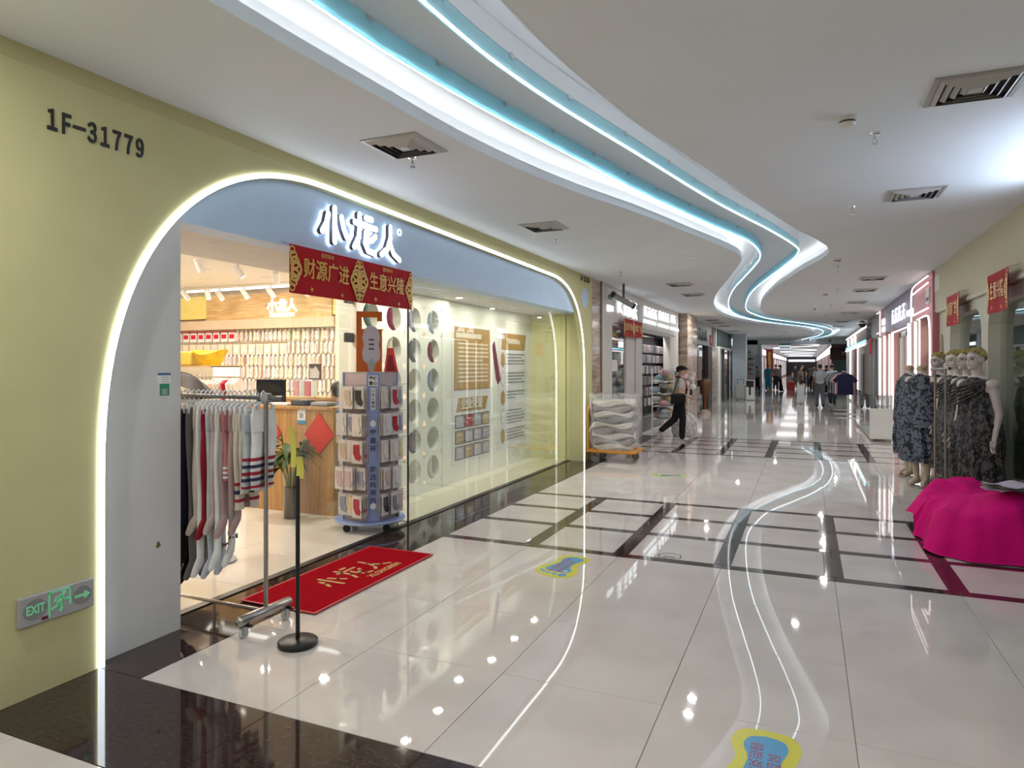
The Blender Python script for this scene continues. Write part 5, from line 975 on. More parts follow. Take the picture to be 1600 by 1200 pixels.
struct('ceiling', MB().box(-4.6, -2.7, 43.0, 43.1, 2.3, CZ), WHITE)
# far left wall of bright shops
for i in range(13):
    y0 = 50 + 6 * i; c = [(.55, .30, .28), (.62, .62, .66), (.40, .10, .10), (.60, .55, .50)][i % 4]
    struct('wall_left', MB().box(-3.8, -3.3, y0, y0 + 5.8, 0, CZ), mat('far_shop_%d' % (i % 4), c, 0.5))
    t = thing('far_sign', 'lit white sign board of a distant shop on the left', 'sign', (-3.29, y0 + 2.8, 2.5), 0, 'far lit signs on the left'); MB().box(-3.30, -3.24, y0 + 0.4, y0 + 5.2, 2.5, 2.95).build('board', FARW, t); 
    t = thing('far_window', 'lit display window of a distant shop on the left', 'window', (-3.29, y0 + 2.8, 0.2), 0, 'far lit windows on the left'); MB().box(-3.30, -3.27, y0 + 0.8, y0 + 2.4, 0.2, 2.3).build('pane', glow('far_window_glow', (0.95, 0.93, 0.9), 0.6), t)
wl = thing('couplet_post', 'tall red couplet post in front of the far shops', 'banner', (-2.7, 56, 0)); MB().box(-2.9, -2.4, 56, 56.2, 0.9, 2.9).build('panel', mat('red_couplet', (0.40, 0.02, 0.02), 0.5), wl); MB().box(-2.75, -2.55, 55.98, 56.0, 1.2, 2.7).build('print', GOLD, wl); MB().box(-2.85, -2.45, 56.0, 56.2, 0, 0.9).build('plinth', mat('wood_brown', (0.30, 0.18, 0.09), 0.5), wl)
# ================================================================ RIGHT SIDE
RX = 1.87
CRM = mat('cream_paint', (0.60, 0.55, 0.40), 0.6, noise=0.03); CRM2 = mat('cream_front', (0.62, 0.59, 0.50), 0.55, noise=0.03)
def rounded(y0, y1, z0, z1, r, n=6):
    pts = [(y0, z0)]; 
    pts += [(y0 + r - r * math.cos(PI / 2 * k / n), z1 - r + r * math.sin(PI / 2 * k / n)) for k in range(n + 1)]
    pts += [(y1 - r + r * math.sin(PI / 2 * k / n), z1 - r + r * math.cos(PI / 2 * k / n)) for k in range(n + 1)]
    return pts + [(y1, z0)]
struct('wall_right', MB().box(RX, RX + 0.35, -6, 12.8, 2.47, CZ), CRM); struct('trim_9', MB().box(RX - 0.02, RX + 0.02, -6, 12.62, 2.43, 2.475), CRM2)
wins = [(9.62, 11.55), (7.35, 9.30), (5.1, 7.1), (2.9, 4.9), (0.5, 2.7)]
outer = [(-6, 0.12), (-6, 2.45), (12.8, 2.45), (12.8, 0.12)]
wb_ = MB(); prev = 12.8
for (a, b) in wins:
    wb_.box(RX + 0.03, RX + 0.20, b, prev, 0, 2.45); prev = a
    rp_ = rounded(a, b, 1.9, 2.30, 0.30); wb_.prism([(a, 2.45)] + rp_[1:-1] + [(b, 2.45)], 'x', RX + 0.03, RX + 0.20)
wb_.box(RX + 0.03, RX + 0.20, -6, prev, 0, 2.45)
for (a, b) in wins: wb_.box(RX + 0.03, RX + 0.20, a, b, 0, 0.10)
struct('wall_right', wb_, CRM2)
for i, (a, b) in enumerate(wins): struct('window_%d' % (9 + i), MB().box(RX + 0.15, RX + 0.156, a, b, 0.10, 2.3), thin_glass('shop_glass_right', (0.80, 0.84, 0.82), 1.0) if 'shop_glass_right' not in MATS else MATS['shop_glass_right'])
struct('wall_right', MB().box(RX + 1.5, RX + 1.6, -6, 12.8, 0, CZ), mat('right_shop_wall', (0.38, 0.36, 0.30), 0.6)); struct('ceiling', MB().box(RX + 0.2, RX + 1.6, -6, 12.8, 2.6, 2.65), SOFF); struct('floor', MB().box(RX + 0.2, RX + 1.6, -6, 12.8, -0.05, 0.004), TILE2); struct('wall_right', MB().box(RX + 0.1, RX + 1.6, 12.75, 12.8, 0, CZ), MATS['right_shop_wall'])
for k, (a, b) in enumerate(wins[:3]):
    t = thing('window_curtain', ['pleated pale green curtain inside the far cream window', 'pleated pale green curtain behind the mannequins in the middle cream window', 'pleated pale green curtain in the nearest cream window'][k], 'curtain', (RX + 0.5, (a + b) / 2, 0.05))
    MB().grid(lambda u, v: (RX + 0.5 + 0.03 * math.sin(u * 60), a * 1.15 - 0.1 + ((b - a) * 1.17 + 0.2) * u, 0.05 + 1.75 * v), 90, 2).build('cloth', mat('sage_curtain', (0.26, 0.27, 0.21), 0.8), t, True)
MB().box(RX - 0.004, RX, 12.2, 12.65, 2.78, 3.02).build('number_plate', PAPER, None, label='small white number plate at the end of the cream wall', cat='plate')
struct('trim_10', MB().prism([(12.15 + 0.11 * math.cos(2 * PI * k / 20), 1.83 + 0.26 * math.sin(2 * PI * k / 20)) for k in range(20)], 'x', RX + 0.015, RX + 0.03), mat('niche_tan', (0.36, 0.29, 0.18), 0.6))
banner('new_year_banner', 'red and gold banner 财源广进 hanging over the far cream window', '-x', RX - 0.10, 11.0, 10.15, 2.14, 2.545, ['财源广进'], 0.19)
banner('new_year_banner', 'red and gold banner 生意兴隆 hanging over the near cream window', '-x', RX - 0.10, 8.68, 7.86, 2.15, 2.555, ['生意兴隆'], 0.19)
ls = thing('light_box', 'lit bluish white light box on the near cream fascia', 'light box', (RX - 0.03, 5.9, 2.6)); MB().bevbox(RX - 0.07, RX, 4.9, 6.95, 2.66, 2.96, 0.01).build('housing', ALU, ls); MB().box(RX - 0.075, RX - 0.07, 4.95, 6.9, 2.70, 2.92).build('face', glow('blue_white_sign', (0.66, 0.79, 1.0), 17.0), ls)
# --- pink shop with neon outlines
GRP = mat('lilac_grey_fascia', (0.26, 0.23, 0.32), 0.45); struct('wall_right', MB().box(RX, RX + 0.3, 12.8, 21.6, 2.44, CZ), GRP)
struct('wall_right', MB().box(RX - 0.03, RX + 0.3, 12.62, 14.7, 2.46, 3.12), PINKW); struct('wall_right', MB().box(RX - 0.02, RX + 0.3, 20.6, 21.6, 2.46, 3.1), PINKW)
struct('wall_right', MB().box(RX - 0.06, RX + 0.3, 12.40, 12.80, 0, 2.46), PINKW)
PKP = mat('pink_post', (0.60, 0.32, 0.28), 0.5)
for y0, y1 in ((14.15, 14.85), (17.9, 18.3), (19.5, 20.6)): struct('wall_right', MB().box(RX - 0.05, RX + 0.3, y0, y1, 0, 2.46), PKP)
struct('wall_right', MB().box(RX + 1.6, RX + 1.7, 12.8, 25.5, 0, CZ), mat('pink_shop_back', (0.62, 0.56, 0.52), 0.6)); struct('ceiling', MB().box(RX + 0.2, RX + 1.7, 12.8, 25.5, 2.7, 2.75), WHITE)
struct('window_20', MB().box(RX + 0.1, RX + 0.106, 12.8, 14.15, 0, 2.4).box(RX + 0.1, RX + 0.106, 18.3, 19.5, 0, 2.4), GLASS)
struct('door_1', MB().box(RX + 0.08, RX + 0.14, 15.2, 15.35, 0, 2.35).box(RX + 0.08, RX + 0.14, 16.6, 16.75, 0, 2.35).box(RX + 0.08, RX + 0.14, 17.6, 17.8, 0, 2.35).box(RX + 0.08, RX + 0.14, 15.2, 17.8, 2.25, 2.38), mat('pale_door', (0.62, 0.64, 0.62), 0.4))
struct('door_1', MB().box(RX + 0.10, RX + 0.108, 15.35, 17.6, 0, 2.25), GLASS)
ne = thing('neon_outline', 'white neon tubes outlining the pink shop front', 'neon light', (RX - 0.05, 14, 0))
def neon(pts, r=0.022): MB().tube([(RX - 0.075, p[0], p[1]) for p in pts], r * 0.62, 8).build('neon_tube', NEON, ne)
neon(spline([(12.75, 3.06), (13.8, 3.06), (14.4, 3.04), (14.62, 2.97), (14.68, 2.75), (14.67, 2.42)], 4)); neon([(12.75, 2.95), (14.55, 2.92)]); neon([(12.75, 2.54), (14.55, 2.53)])
neon(spline([(13.9, 2.42), (12.95, 2.43), (12.68, 2.36), (12.58, 2.1), (12.56, 1.5), (12.56, 0.05)], 4)); neon([(13.65, 2.4), (13.65, 0.05)]); neon([(14.12, 2.4), (14.12, 0.05)], 0.04); neon([(14.95, 2.42), (14.95, 0.05)], 0.05)
neon([(15.2, 2.36), (17.7, 2.36)], 0.03); neon([(17.75, 2.36), (17.75, 0.03), (16.6, 0.03)], 0.045); neon([(18.35, 2.36), (18.35, 0.05)], 0.03); neon([(19.45, 2.36), (19.45, 0.05)], 0.045); neon([(20.65, 2.36), (20.65, 0.05)], 0.045); neon([(20.6, 3.06), (21.55, 3.06)]); neon([(20.6, 2.5), (21.55, 2.5)]); neon([(20.62, 3.06), (20.62, 2.4)])
ps = thing('shop_sign', 'glowing white characters on the lilac grey fascia of the pink shop', 'sign', (RX - 0.03, 17, 2.6))
for i in range(4): glyph('character', 300 + i, 0.33, '-x', (RX - 0.03, 18.05 - 0.62 * i, 2.74), SIGNS, ps, 0.5)
MB().box(RX - 0.04, RX - 0.01, 14.82, 15.65, 2.59, 2.70).build('small_line', SIGNS, ps); MB().box(RX - 0.04, RX - 0.01, 20.0, 20.55, 2.68, 2.84).build('small_line', SIGNS, ps); MB().box(RX - 0.04, RX - 0.01, 20.0, 20.55, 2.50, 2.63).build('small_line', SIGNS, ps)
pp = thing('number_plate', 'white and grey plate on the pink end panel of the pink shop', 'plate', (RX - 0.04, 13.1, 2.7)); MB().box(RX - 0.04, RX - 0.032, 12.92, 13.25, 2.63, 2.90).build('plate', PAPER, pp); MB().box(RX - 0.043, RX - 0.04, 12.96, 13.2, 2.68, 2.74).build('print', DGREY, pp)
for k, (y0, y1) in enumerate(((13.2, 15.3), (19.3, 21.2))):
    cr_ = thing('garment_rail', ['chrome garment rail in the near window of the pink shop', 'chrome garment rail in the far window of the pink shop'][k], 'rail', (RX + 0.28, y0, 0)); MB().cyl((RX + 0.28, y0, 2.02), (RX + 0.28, y1, 2.02), 0.012).build('bar', CHROME, cr_); MB().cyl((RX + 0.28, y0, 0), (RX + 0.28, y0, 2.02), 0.012).build('post', CHROME, cr_); MB().cyl((RX + 0.28, y1, 0), (RX + 0.28, y1, 2.02), 0.012).build('post', CHROME, cr_)
for y_ in (13.4, 16.4, 19.0): downlight('pink_shop_downlight', (RX + 0.8, y_, 2.7), 0.06, 14, 'downlight inside the pink shop', 'downlights of the pink shop')
for y_ in (8.3, 10.6): downlight('cream_shop_downlight', (RX + 0.9, y_, 2.6), 0.06, 6, 'downlight inside the cream shop', 'downlights of the cream shop')
for i in range(8):
    y_ = [13.5, 13.8, 14.1, 14.4, 14.75, 19.7, 20.2, 20.7][i]
    t = thing('hanging_garment', 'purple-grey garment hanging in the window of the pink shop', 'garment', (RX + 0.28, y_, 0.4), 0, 'garments in the pink shop window')
    MB().prism([(-0.04, 1.5), (0.04, 1.5), (0.12, 1.44), (0.12, 0.1), (-0.12, 0.1), (-0.12, 1.44)], 'x', -0.10, 0.10).build('cloth', R.choice([plain(.14, .10, .16), plain(.20, .16, .22), plain(.10, .09, .12), plain(.32, .26, .30)]), t, world=False); MB().tube([(0, 0, 1.49), (0, 0, 1.6), (0.02, 0, 1.62)], 0.006, 6).build('hanger', CHROME, t, world=False)
# --- grey shop, brown shop with cyan neon
GF = mat('grey_front', (0.25, 0.25, 0.25), 0.5); struct('wall_right', MB().box(RX, RX + 0.3, 21.6, 25.6, 2.4, CZ), GF)
for y0, y1 in ((21.6, 22.0), (22.9, 23.4), (24.4, 24.7), (25.2, 25.6)): struct('wall_right', MB().box(RX - 0.02, RX + 0.3, y0, y1, 0, 2.4), mat('grey_post', (0.30, 0.30, 0.30), 0.5))
struct('door_2', MB().box(RX + 0.1, RX + 0.15, 22.0, 22.9, 0, 2.4), mat('dark_brown_door', (0.05, 0.045, 0.03), 0.4)); struct('door_3', MB().box(RX + 0.1, RX + 0.15, 23.4, 24.4, 0, 2.4).box(RX + 0.1, RX + 0.15, 24.7, 25.2, 0, 2.4), mat('pale_blue_door', (0.42, 0.46, 0.52), 0.35))
ds = thing('shop_sign', 'dark raised characters on the grey shop front', 'sign', (RX - 0.03, 24.5, 2.6)); 
for i in range(2): glyph('character', 400 + i, 0.5, '-x', (RX - 0.05, 25.1 - 0.65 * i, 2.72), DGREY, ds, 0.6, 0.08)
rd2 = thing('red_couplet', 'red couplet hanging on the grey shop front', 'banner', (RX - 0.06, 23.6, 2.1)); MB().box(RX - 0.07, RX - 0.06, 23.3, 24.0, 1.95, 2.48).build('cloth', RED, rd2)
BRF = mat('brown_fascia', (0.30, 0.13, 0.10), 0.5); struct('wall_right', MB().box(RX, RX + 0.3, 25.6, 38.6, 2.36, 2.95), BRF); struct('wall_right', MB().box(RX + 0.05, RX + 0.3, 25.6, 38.6, 2.95, CZ), GF)
bs = thing('neon_fascia', 'brown shop fascia lights with cyan and white neon lines', 'neon light', (RX - 0.03, 32, 2.4)); MB().box(RX - 0.05, RX, 25.7, 38.6, 2.92, 2.97).build('white_line', NEON, bs); MB().box(RX - 0.06, RX, 26.3, 38.5, 2.44, 2.50).build('cyan_line', glow('cyan_neon', (0.05, 0.6, 0.8), 2.0), bs); MB().box(RX - 0.08, RX, 26.0, 38.6, 2.32, 2.38).build('white_line', NEON, bs)
for y_ in (31.5, 33.8, 36.5): MB().box(RX - 0.04, RX, y_, y_ + 0.9, 2.56, 2.86).build('characters', SIGNW, bs)
for y0, y1, m_ in ((25.6, 26.6, mat('tan_post', (0.30, 0.18, 0.11), 0.5)), (29.8, 30.6, WHITE), (31.2, 32.6, mat('maroon_post', (0.20, 0.05, 0.06), 0.5)), (34.0, 35.2, WHITE), (37.0, 38.6, WHITE)): struct('wall_right', MB().box(RX - 0.03, RX + 0.3, y0, y1, 0, 2.36), m_)
struct('wall_right', MB().box(RX + 1.2, RX + 1.3, 25.6, 38.6, 0, CZ), mat('brown_back', (0.16, 0.12, 0.11), 0.6))
n2 = thing('post_lights', 'vertical white light bars on the brown shop posts', 'light strip', (RX - 0.04, 34, 0)); 
for y_ in (29.85, 34.4, 35.1): MB().box(RX - 0.06, RX - 0.03, y_ - 0.1, y_ + 0.1, 0.1, 2.3).build('bar', NEON, n2)
cr_ = thing('garment_rail', 'chrome garment rail at the open front of the brown shop', 'rail', (RX + 0.15, 26.7, 0)); MB().cyl((RX + 0.15, 26.65, 2.07), (RX + 0.15, 29.2, 2.07), 0.012).build('bar', CHROME, cr_); MB().cyl((RX + 0.15, 26.65, 0), (RX + 0.15, 26.65, 2.07), 0.012).build('post', CHROME, cr_); MB().cyl((RX + 0.15, 29.2, 0), (RX + 0.15, 29.2, 2.07), 0.012).build('post', CHROME, cr_)
for i in range(5):
    t = thing('hanging_coat', 'dark garment hanging at the open front of the brown shop', 'garment', (RX + 0.15, 26.9 + 0.5 * i, 0.3), 0, 'dark garments of the brown shop'); MB().prism([(-0.05, 1.75), (0.05, 1.75), (0.22, 1.62), (0.24, 0.2), (-0.24, 0.2), (-0.22, 1.62)], 'x', -0.12, 0.12).build('cloth', R.choice([plain(.02, .02, .025), plain(.05, .04, .06), plain(.30, .28, .30)]), t, world=False)
# far right
struct('wall_right', MB().box(RX - 0.5, 5, 46.0, 46.3, 0, CZ), mat('far_tan', (0.24, 0.20, 0.16), 0.5)); struct('wall_right', MB().box(4.9, 5, 38.6, 46, 0, CZ), GF)
fs = thing('shop_sign', 'dark red sign board of the shop at the far right corner', 'sign', (2, 45.9, 2.1)); MB().box(1.3, 3.2, 45.85, 46.0, 2.0, 2.72).build('board', mat('maroon_board', (0.07, 0.008, 0.012), 0.4), fs); write('lettering', 'Yi', 0.35, '-y', (2.05, 45.83, 2.35), PAPER, fs, 0.01)
struct('window_21', MB().box(1.6, 3.0, 45.95, 46.0, 0.3, 1.9), mat('teal_glass', (0.16, 0.22, 0.24), 0.1))
for i in range(12):
    y0 = 47 + 6.5 * i; struct('wall_right', MB().box(1.5, 2.2, y0, y0 + 6.3, 0, CZ), MATS['far_shop_%d' % ((i + 1) % 4)])
    t = thing('far_sign', 'lit white sign board of a distant shop on the right', 'sign', (1.49, y0 + 3, 2.5), 0, 'far lit signs on the right'); MB().box(1.44, 1.5, y0 + 0.4, y0 + 5.6, 2.45, 2.95).build('board', FARW, t)
struct('wall_far', MB().box(-9, 6, 128.5, 128.7, 0, CZ), mat('far_dark', (0.10, 0.10, 0.11), 0.5))
fe = thing('far_sign', 'lit sign band on the end wall of the corridor', 'sign', (-0.9, 128.4, 2.3)); MB().box(-3.0, 1.3, 128.4, 128.5, 2.35, 2.75).build('board', FARW, fe)
# --- glass showcase with white end box
gc = thing('glass_showcase', 'long glass showcase with white end panel in front of the pink shop', 'showcase', (1.45, 18.2, 0))
MB().bevbox(1.22, 1.66, 16.2, 16.26, 0.06, 0.70, 0.005).build('end_panel', WHITE, gc); MB().box(1.24, 1.66, 16.26, 20.6, 0.06, 0.10).build('bottom', WHITE, gc)
MB().box(1.222, 1.230, 16.26, 20.6, 0.10, 0.98).box(1.65, 1.658, 16.26, 20.6, 0.10, 0.98).box(1.222, 1.658, 16.26, 20.6, 0.975, 0.983).box(1.222, 1.658, 16.22, 16.228, 0.70, 0.98).build('glass', GLASS, gc); MB().box(1.24, 1.64, 16.3, 20.6, 0.55, 0.558).build('glass_shelf', GLASS, gc)
for xx in (1.26, 1.61): MB().cyl((xx, 16.3, 0), (xx, 16.3, 0.06), 0.03, n=12).build('foot', STEEL, gc); MB().cyl((xx, 20.4, 0), (xx, 20.4, 0.06), 0.03, n=12).build('foot', STEEL, gc)
# --- T-shirt rail further on
tr2 = thing('tshirt_rail', 'chrome rail of T-shirts standing at the right of the corridor', 'clothes rack', (1.15, 25, 0))
MB().cyl((1.15, 24.0, 1.42), (1.15, 26.6, 1.42), 0.014).build('bar', CHROME, tr2)
for y_ in (24.1, 26.5): MB().cyl((1.15, y_, 0.05), (1.15, y_, 1.42), 0.014).build('post', CHROME, tr2); MB().box(0.85, 1.45, y_ - 0.02, y_ + 0.02, 0.04, 0.08).build('foot', CHROME, tr2)
tpoly = [(-0.07, 0.62), (0.07, 0.62), (0.20, 0.58), (0.36, 0.40), (0.28, 0.32), (0.22, 0.38), (0.23, -0.05), (-0.23, -0.05), (-0.22, 0.38), (-0.28, 0.32), (-0.36, 0.40), (-0.20, 0.58)]
for i, c in enumerate([plain(.012, .012, .045), plain(.42, .10, .12), plain(.55, .55, .58), plain(.10, .10, .12), plain(.30, .28, .34), plain(.04, .04, .05), plain(.50, .46, .50), plain(.06, .08, .06), plain(.20, .20, .24)]):
    t = thing('tshirt', ['navy T-shirt facing the view at the front of the rail', 'maroon T-shirt right behind the navy one', 'light grey T-shirt third on the rail', 'charcoal T-shirt fourth on the rail', 'mauve T-shirt fifth on the rail', 'black T-shirt sixth on the rail', 'pale pink T-shirt seventh on the rail', 'dark green T-shirt eighth on the rail', 'slate T-shirt last on the rail'][i], 'T-shirt', (1.12 - 0.03 * i, 23.96 + 0.26 * i, 0.74), -0.25 + 0.05 * i)
    MB().prism(tpoly, 'y', -0.03, 0.03).build('shirt', c, t, world=False); MB().tube([(-0.17, 0, 0.585), (0, 0, 0.64), (0.17, 0, 0.585)], 0.008, 6).tube([(0, 0, 0.64), (0, 0, 0.70)], 0.005, 6).build('hanger', BLK, t, world=False)
# --- H-frame stand beside mannequins
hf = thing('frame_stand', 'thin grey steel frame stand before the dressed mannequins', 'stand', (1.29, 8.35, 0)); SB_ = mat('taupe_steel', (0.30, 0.27, 0.24), 0.35, 0.6)
for xx in (1.24, 1.335): MB().cyl((xx, 8.35, 0.03), (xx, 8.35, 1.57), 0.011, n=10).build('post', SB_, hf, True)
MB().cyl((1.20, 8.35, 1.565), (1.365, 8.35, 1.575), 0.013, n=10).build('top_bar', mat('pale_steel', (0.6, 0.58, 0.55), 0.3, 0.6), hf, True); MB().ball((1.37, 8.35, 1.575), 0.017, 10).build('end_cap', BLK, hf, True); MB().box(1.15, 1.42, 8.1, 8.6, 0.0, 0.03).build('foot_plate', SB_, hf)
# --- magenta cloth over a pile
def drape():
    NU, NV = 168, 44; cx, cy = 1.42, 7.32; vs = []
    def g(x, y, a, b, sx, sy): return math.exp(-(((x - a) / sx) ** 2 + ((y - b) / sy) ** 2))
    def top(x, y):
        z = 0.36 + 0.20 * g(x, y, 1.50, 8.05, 0.28, 0.28) + 0.16 * g(x, y, 1.62, 7.05, 0.30, 0.42) + 0.14 * g(x, y, 1.10, 7.85, 0.28, 0.30)
        return z + 0.020 * (1 - abs(math.sin(7 * x - 3 * y + 0.6))) + 0.022 * (1 - abs(math.sin(3 * x + 6 * y))) + 0.006 * math.sin(15 * x + 9 * y)
    def edge(a):
        c_, s_ = math.cos(a), math.sin(a); n = 2.6; ex, ey = 0.50, 0.80
        k = (abs(c_ / ex) ** n + abs(s_ / ey) ** n) ** (-1 / n); k *= 1 + 0.06 * math.sin(3 * a + 1.0) + 0.03 * math.sin(5 * a); return c_ * k, s_ * k
    for j in range(NV + 1):
        v = j / NV
        for i in range(NU):
            a = 2 * PI * i / NU; ex, ey = edge(a); sharp = lambda q: 1 - 2 * abs(((q / (2 * PI)) % 1) - 0.5) * 2
            fold = (1.2 * sharp(7 * a + 1.2 * math.sin(2 * a)) + 0.7 * sharp(13 * a + 1.0) + 0.4 * math.sin(23 * a)) * 0.5
            if v < 0.5:
                f = v / 0.5; x, y = cx + ex * f * 0.74, cy + ey * f * 0.74; z = top(x, y) - 0.05 * f ** 4 + 0.020 * fold * f ** 2
            else:
                f = (v - 0.5) / 0.5; rr = 0.74 + 0.26 * f ** 0.8 + 0.075 * f * fold; x, y = cx + ex * rr, cy + ey * rr; z0 = top(cx + ex * 0.74, cy + ey * 0.74) - 0.05 + 0.02 * fold
                z = z0 * (1 - f ** 1.15) + 0.012 * math.sin(9 * f + 5 * a) * (1 - f); z = max(0.006 + 0.006 * (fold + 1.2) * f, z)
                if -0.95 < math.sin(a) - 0.55 < 0.25 and math.cos(a) < -0.35 and math.sin(a) > 0.2: z = max(z, z0 * (1 - 0.5 * f) - 0.03 * fold)
            vs.append((min(x, 1.885 - 0.002 * (j % 2)), y, z))
    fs = [(j * NU + i, j * NU + (i + 1) % NU, (j + 1) * NU + (i + 1) % NU, (j + 1) * NU + i) for j in range(1, NV) for i in range(NU)] + [tuple(range(NU, 2 * NU))]
    return MB().add(vs, fs)
mc = thing('covered_pile', 'magenta cloth thrown over a low pile of goods on the floor', 'covered pile', (1.42, 7.42, 0)); drape().build('magenta_cloth', mat('magenta_cloth', (0.66, 0.004, 0.18), 0.85, noise=0.10, scale=5, spec=0.15), mc, True)
MB().bevbox(1.2, 1.78, 7.0, 8.0, 0.0, 0.30, 0.03).build('hidden_carton', plain(.30, .20, .12), mc); MB().cyl((1.06, 7.95, 0.0), (1.06, 7.95, 0.30), 0.05, n=14).build('stool_leg', GREY, mc)
fo = thing('folded_garment', 'folded lilac garment lying on the magenta cloth', 'garment', (1.62, 7.0, 0.535), 0.5)
for k in range(3): MB().grid(lambda u, v: (-0.22 + 0.44 * u, -0.12 + 0.24 * v, 0.015 + 0.02 * k + 0.012 * math.sin(9 * u + k) + 0.008 * math.sin(7 * v)), 14, 8).build('layer', [plain(.48, .42, .52), plain(.40, .38, .26), plain(.52, .46, .56)][k], fo, True, world=False)
# ================================================================ CEILING FITTINGS, FAR CEILING
def vent(p, s, label):
    t = thing('air_vent', label, 'vent', (p[0], p[1], CZ), 0, None); g = s / 2
    MB().loft([[(sx * k, sy * k, z) for sx, sy in ((-1, -1), (1, -1), (1, 1), (-1, 1))] for k, z in ((g, 0), (g, -0.008), (g * 0.88, -0.010), (g * 0.88, 0.0))], closed=True).build('frame', mat('vent_grey', (0.42, 0.41, 0.40), 0.4, 0.3), t, world=False)
    MB().box(-g * 0.88, g * 0.88, -g * 0.88, g * 0.88, -0.003, -0.001).build('dark_throat', mat('vent_dark', (0.02, 0.02, 0.02), 0.8), t, world=False)
    for k in range(4):
        a = g * (0.86 - 0.19 * k); b = a - g * 0.105
        MB().loft([[(sx * q_, sy * q_, z) for sx, sy in ((-1, -1), (1, -1), (1, 1), (-1, 1))] for q_, z in ((a, -0.004), (a, -0.006), (b, -0.026), (b, -0.024))], closed=True).build('louvre', mat('vent_blade', (0.50, 0.49, 0.47), 0.4, 0.2), t, world=False)
    MB().box(-g * 0.16, g * 0.16, -g * 0.16, g * 0.16, -0.024, -0.022).build('centre_plate', MATS['vent_blade'], t, world=False)
VL = [((-2.58, 4.05), 'square ceiling vent left of the cove, nearest'), ((-2.66, 7.0), 'square ceiling vent left of the cove, second'), ((0.85, 4.45), 'square ceiling vent right of the cove, nearest'), ((0.88, 6.98), 'square ceiling vent right of the cove, second'), ((1.06, 13.38), 'ceiling vent right of the cove, third'), ((1.08, 15.38), 'ceiling vent right of the cove, fourth'), ((1.1, 18.2), 'ceiling vent right of the cove, fifth'), ((1.12, 21.8), 'ceiling vent right of the cove, sixth'), ((1.12, 26.0), 'ceiling vent right of the cove, seventh'), ((1.12, 29.0), 'ceiling vent right of the cove, eighth'), ((-2.2, 12.95), 'ceiling vent before the second shop sign, nearer'), ((-2.25, 14.9), 'ceiling vent before the second shop sign, farther'),
      ((-2.9, 23.5), 'far left ceiling vent, first of the distant row'), ((-2.9, 25.0), 'far left ceiling vent, second of the distant row'), ((-2.9, 27.0), 'far left ceiling vent, third of the distant row'), ((-2.9, 31.0), 'far left ceiling vent, fourth of the distant row'), ((-2.9, 34.5), 'far left ceiling vent, fifth of the distant row'), ((-2.9, 38.0), 'far left ceiling vent, last of the distant row')]
for p, lab in VL: vent(p, 0.44, lab)
def sprinkler(p, lab):
    t = thing('sprinkler', lab, 'sprinkler', (p[0], p[1], CZ)); MB().lathe([(0.001, 0), (0.036, 0), (0.034, -0.008), (0.012, -0.012), (0.001, -0.012)], (0, 0, 0), 16).build('collar', CHROME, t, True, world=False)
    MB().cyl((0, 0, -0.01), (0, 0, -0.045), 0.009, n=8).tube([(-0.012, 0, -0.04), (-0.016, 0, -0.055), (0, 0, -0.07)], 0.003, 5).tube([(0.012, 0, -0.04), (0.016, 0, -0.055), (0, 0, -0.07)], 0.003, 5).build('body', CHROME, t, True, world=False); MB().lathe([(0.001, -0.07), (0.022, -0.07), (0.022, -0.074), (0.001, -0.074)], (0, 0, 0), 12).build('deflector', CHROME, t, world=False)
for p, lab in (((0.41, 5.07), 'sprinkler head beside the smoke detector, nearest right'), ((0.40, 7.33), 'sprinkler head right of the cove, second'), ((0.43, 11.62), 'sprinkler head right of the cove, third'), ((-2.67, 4.30), 'sprinkler head at the corner of the nearest left vent'), ((-2.82, 7.81), 'sprinkler head behind the second left vent'), ((-2.8, 10.89), 'sprinkler head near the far end of the yellow wall'), ((0.55, 15.0), 'sprinkler head right of the cove, fourth'), ((0.55, 18.6), 'sprinkler head right of the cove, fifth'), ((0.52, 22.4), 'sprinkler head right of the cove, sixth'), ((-2.1, 16.2), 'sprinkler head before the white shop sign'), ((-2.4, 26.0), 'sprinkler head over the black shop')): sprinkler(p, lab)
def detector(p, lab):
    t = thing('smoke_detector', lab, 'smoke detector', (p[0], p[1], CZ)); DW = mat('detector_white', (0.70, 0.68, 0.64), 0.5)
    MB().lathe([(0.001, 0), (0.062, 0), (0.062, -0.016), (0.050, -0.022), (0.001, -0.022)], (0, 0, 0), 24).build('base', DW, t, True, world=False); MB().lathe([(0.001, -0.022), (0.046, -0.022), (0.046, -0.034), (0.001, -0.034)], (0, 0, 0), 24).build('slot_ring', DGREY, t, True, world=False); MB().lathe([(0.001, -0.034), (0.048, -0.034), (0.040, -0.050), (0.02, -0.055), (0.001, -0.055)], (0, 0, 0), 24).build('cap', DW, t, True, world=False)
for p, lab in (((0.23, 4.69), 'white smoke detector beside the nearest right vent'), ((0.40, 10.83), 'smoke detector by the cove bend'), ((0.36, 15.9), 'smoke detector near the far downlights'), ((0.2, 19.8), 'smoke detector beyond the fourth right vent'), ((-0.9, 33.0), 'far smoke detector inside the last cove bend')): detector(p, lab)
for i, p in enumerate([(-1.48, 9.4), (-1.5, 9.85), (0.36, 16.3), (0.38, 19.9), (0.40, 23.6), (-0.75, 18.6), (-1.4, 36), (-0.2, 13.4)]):
    pass
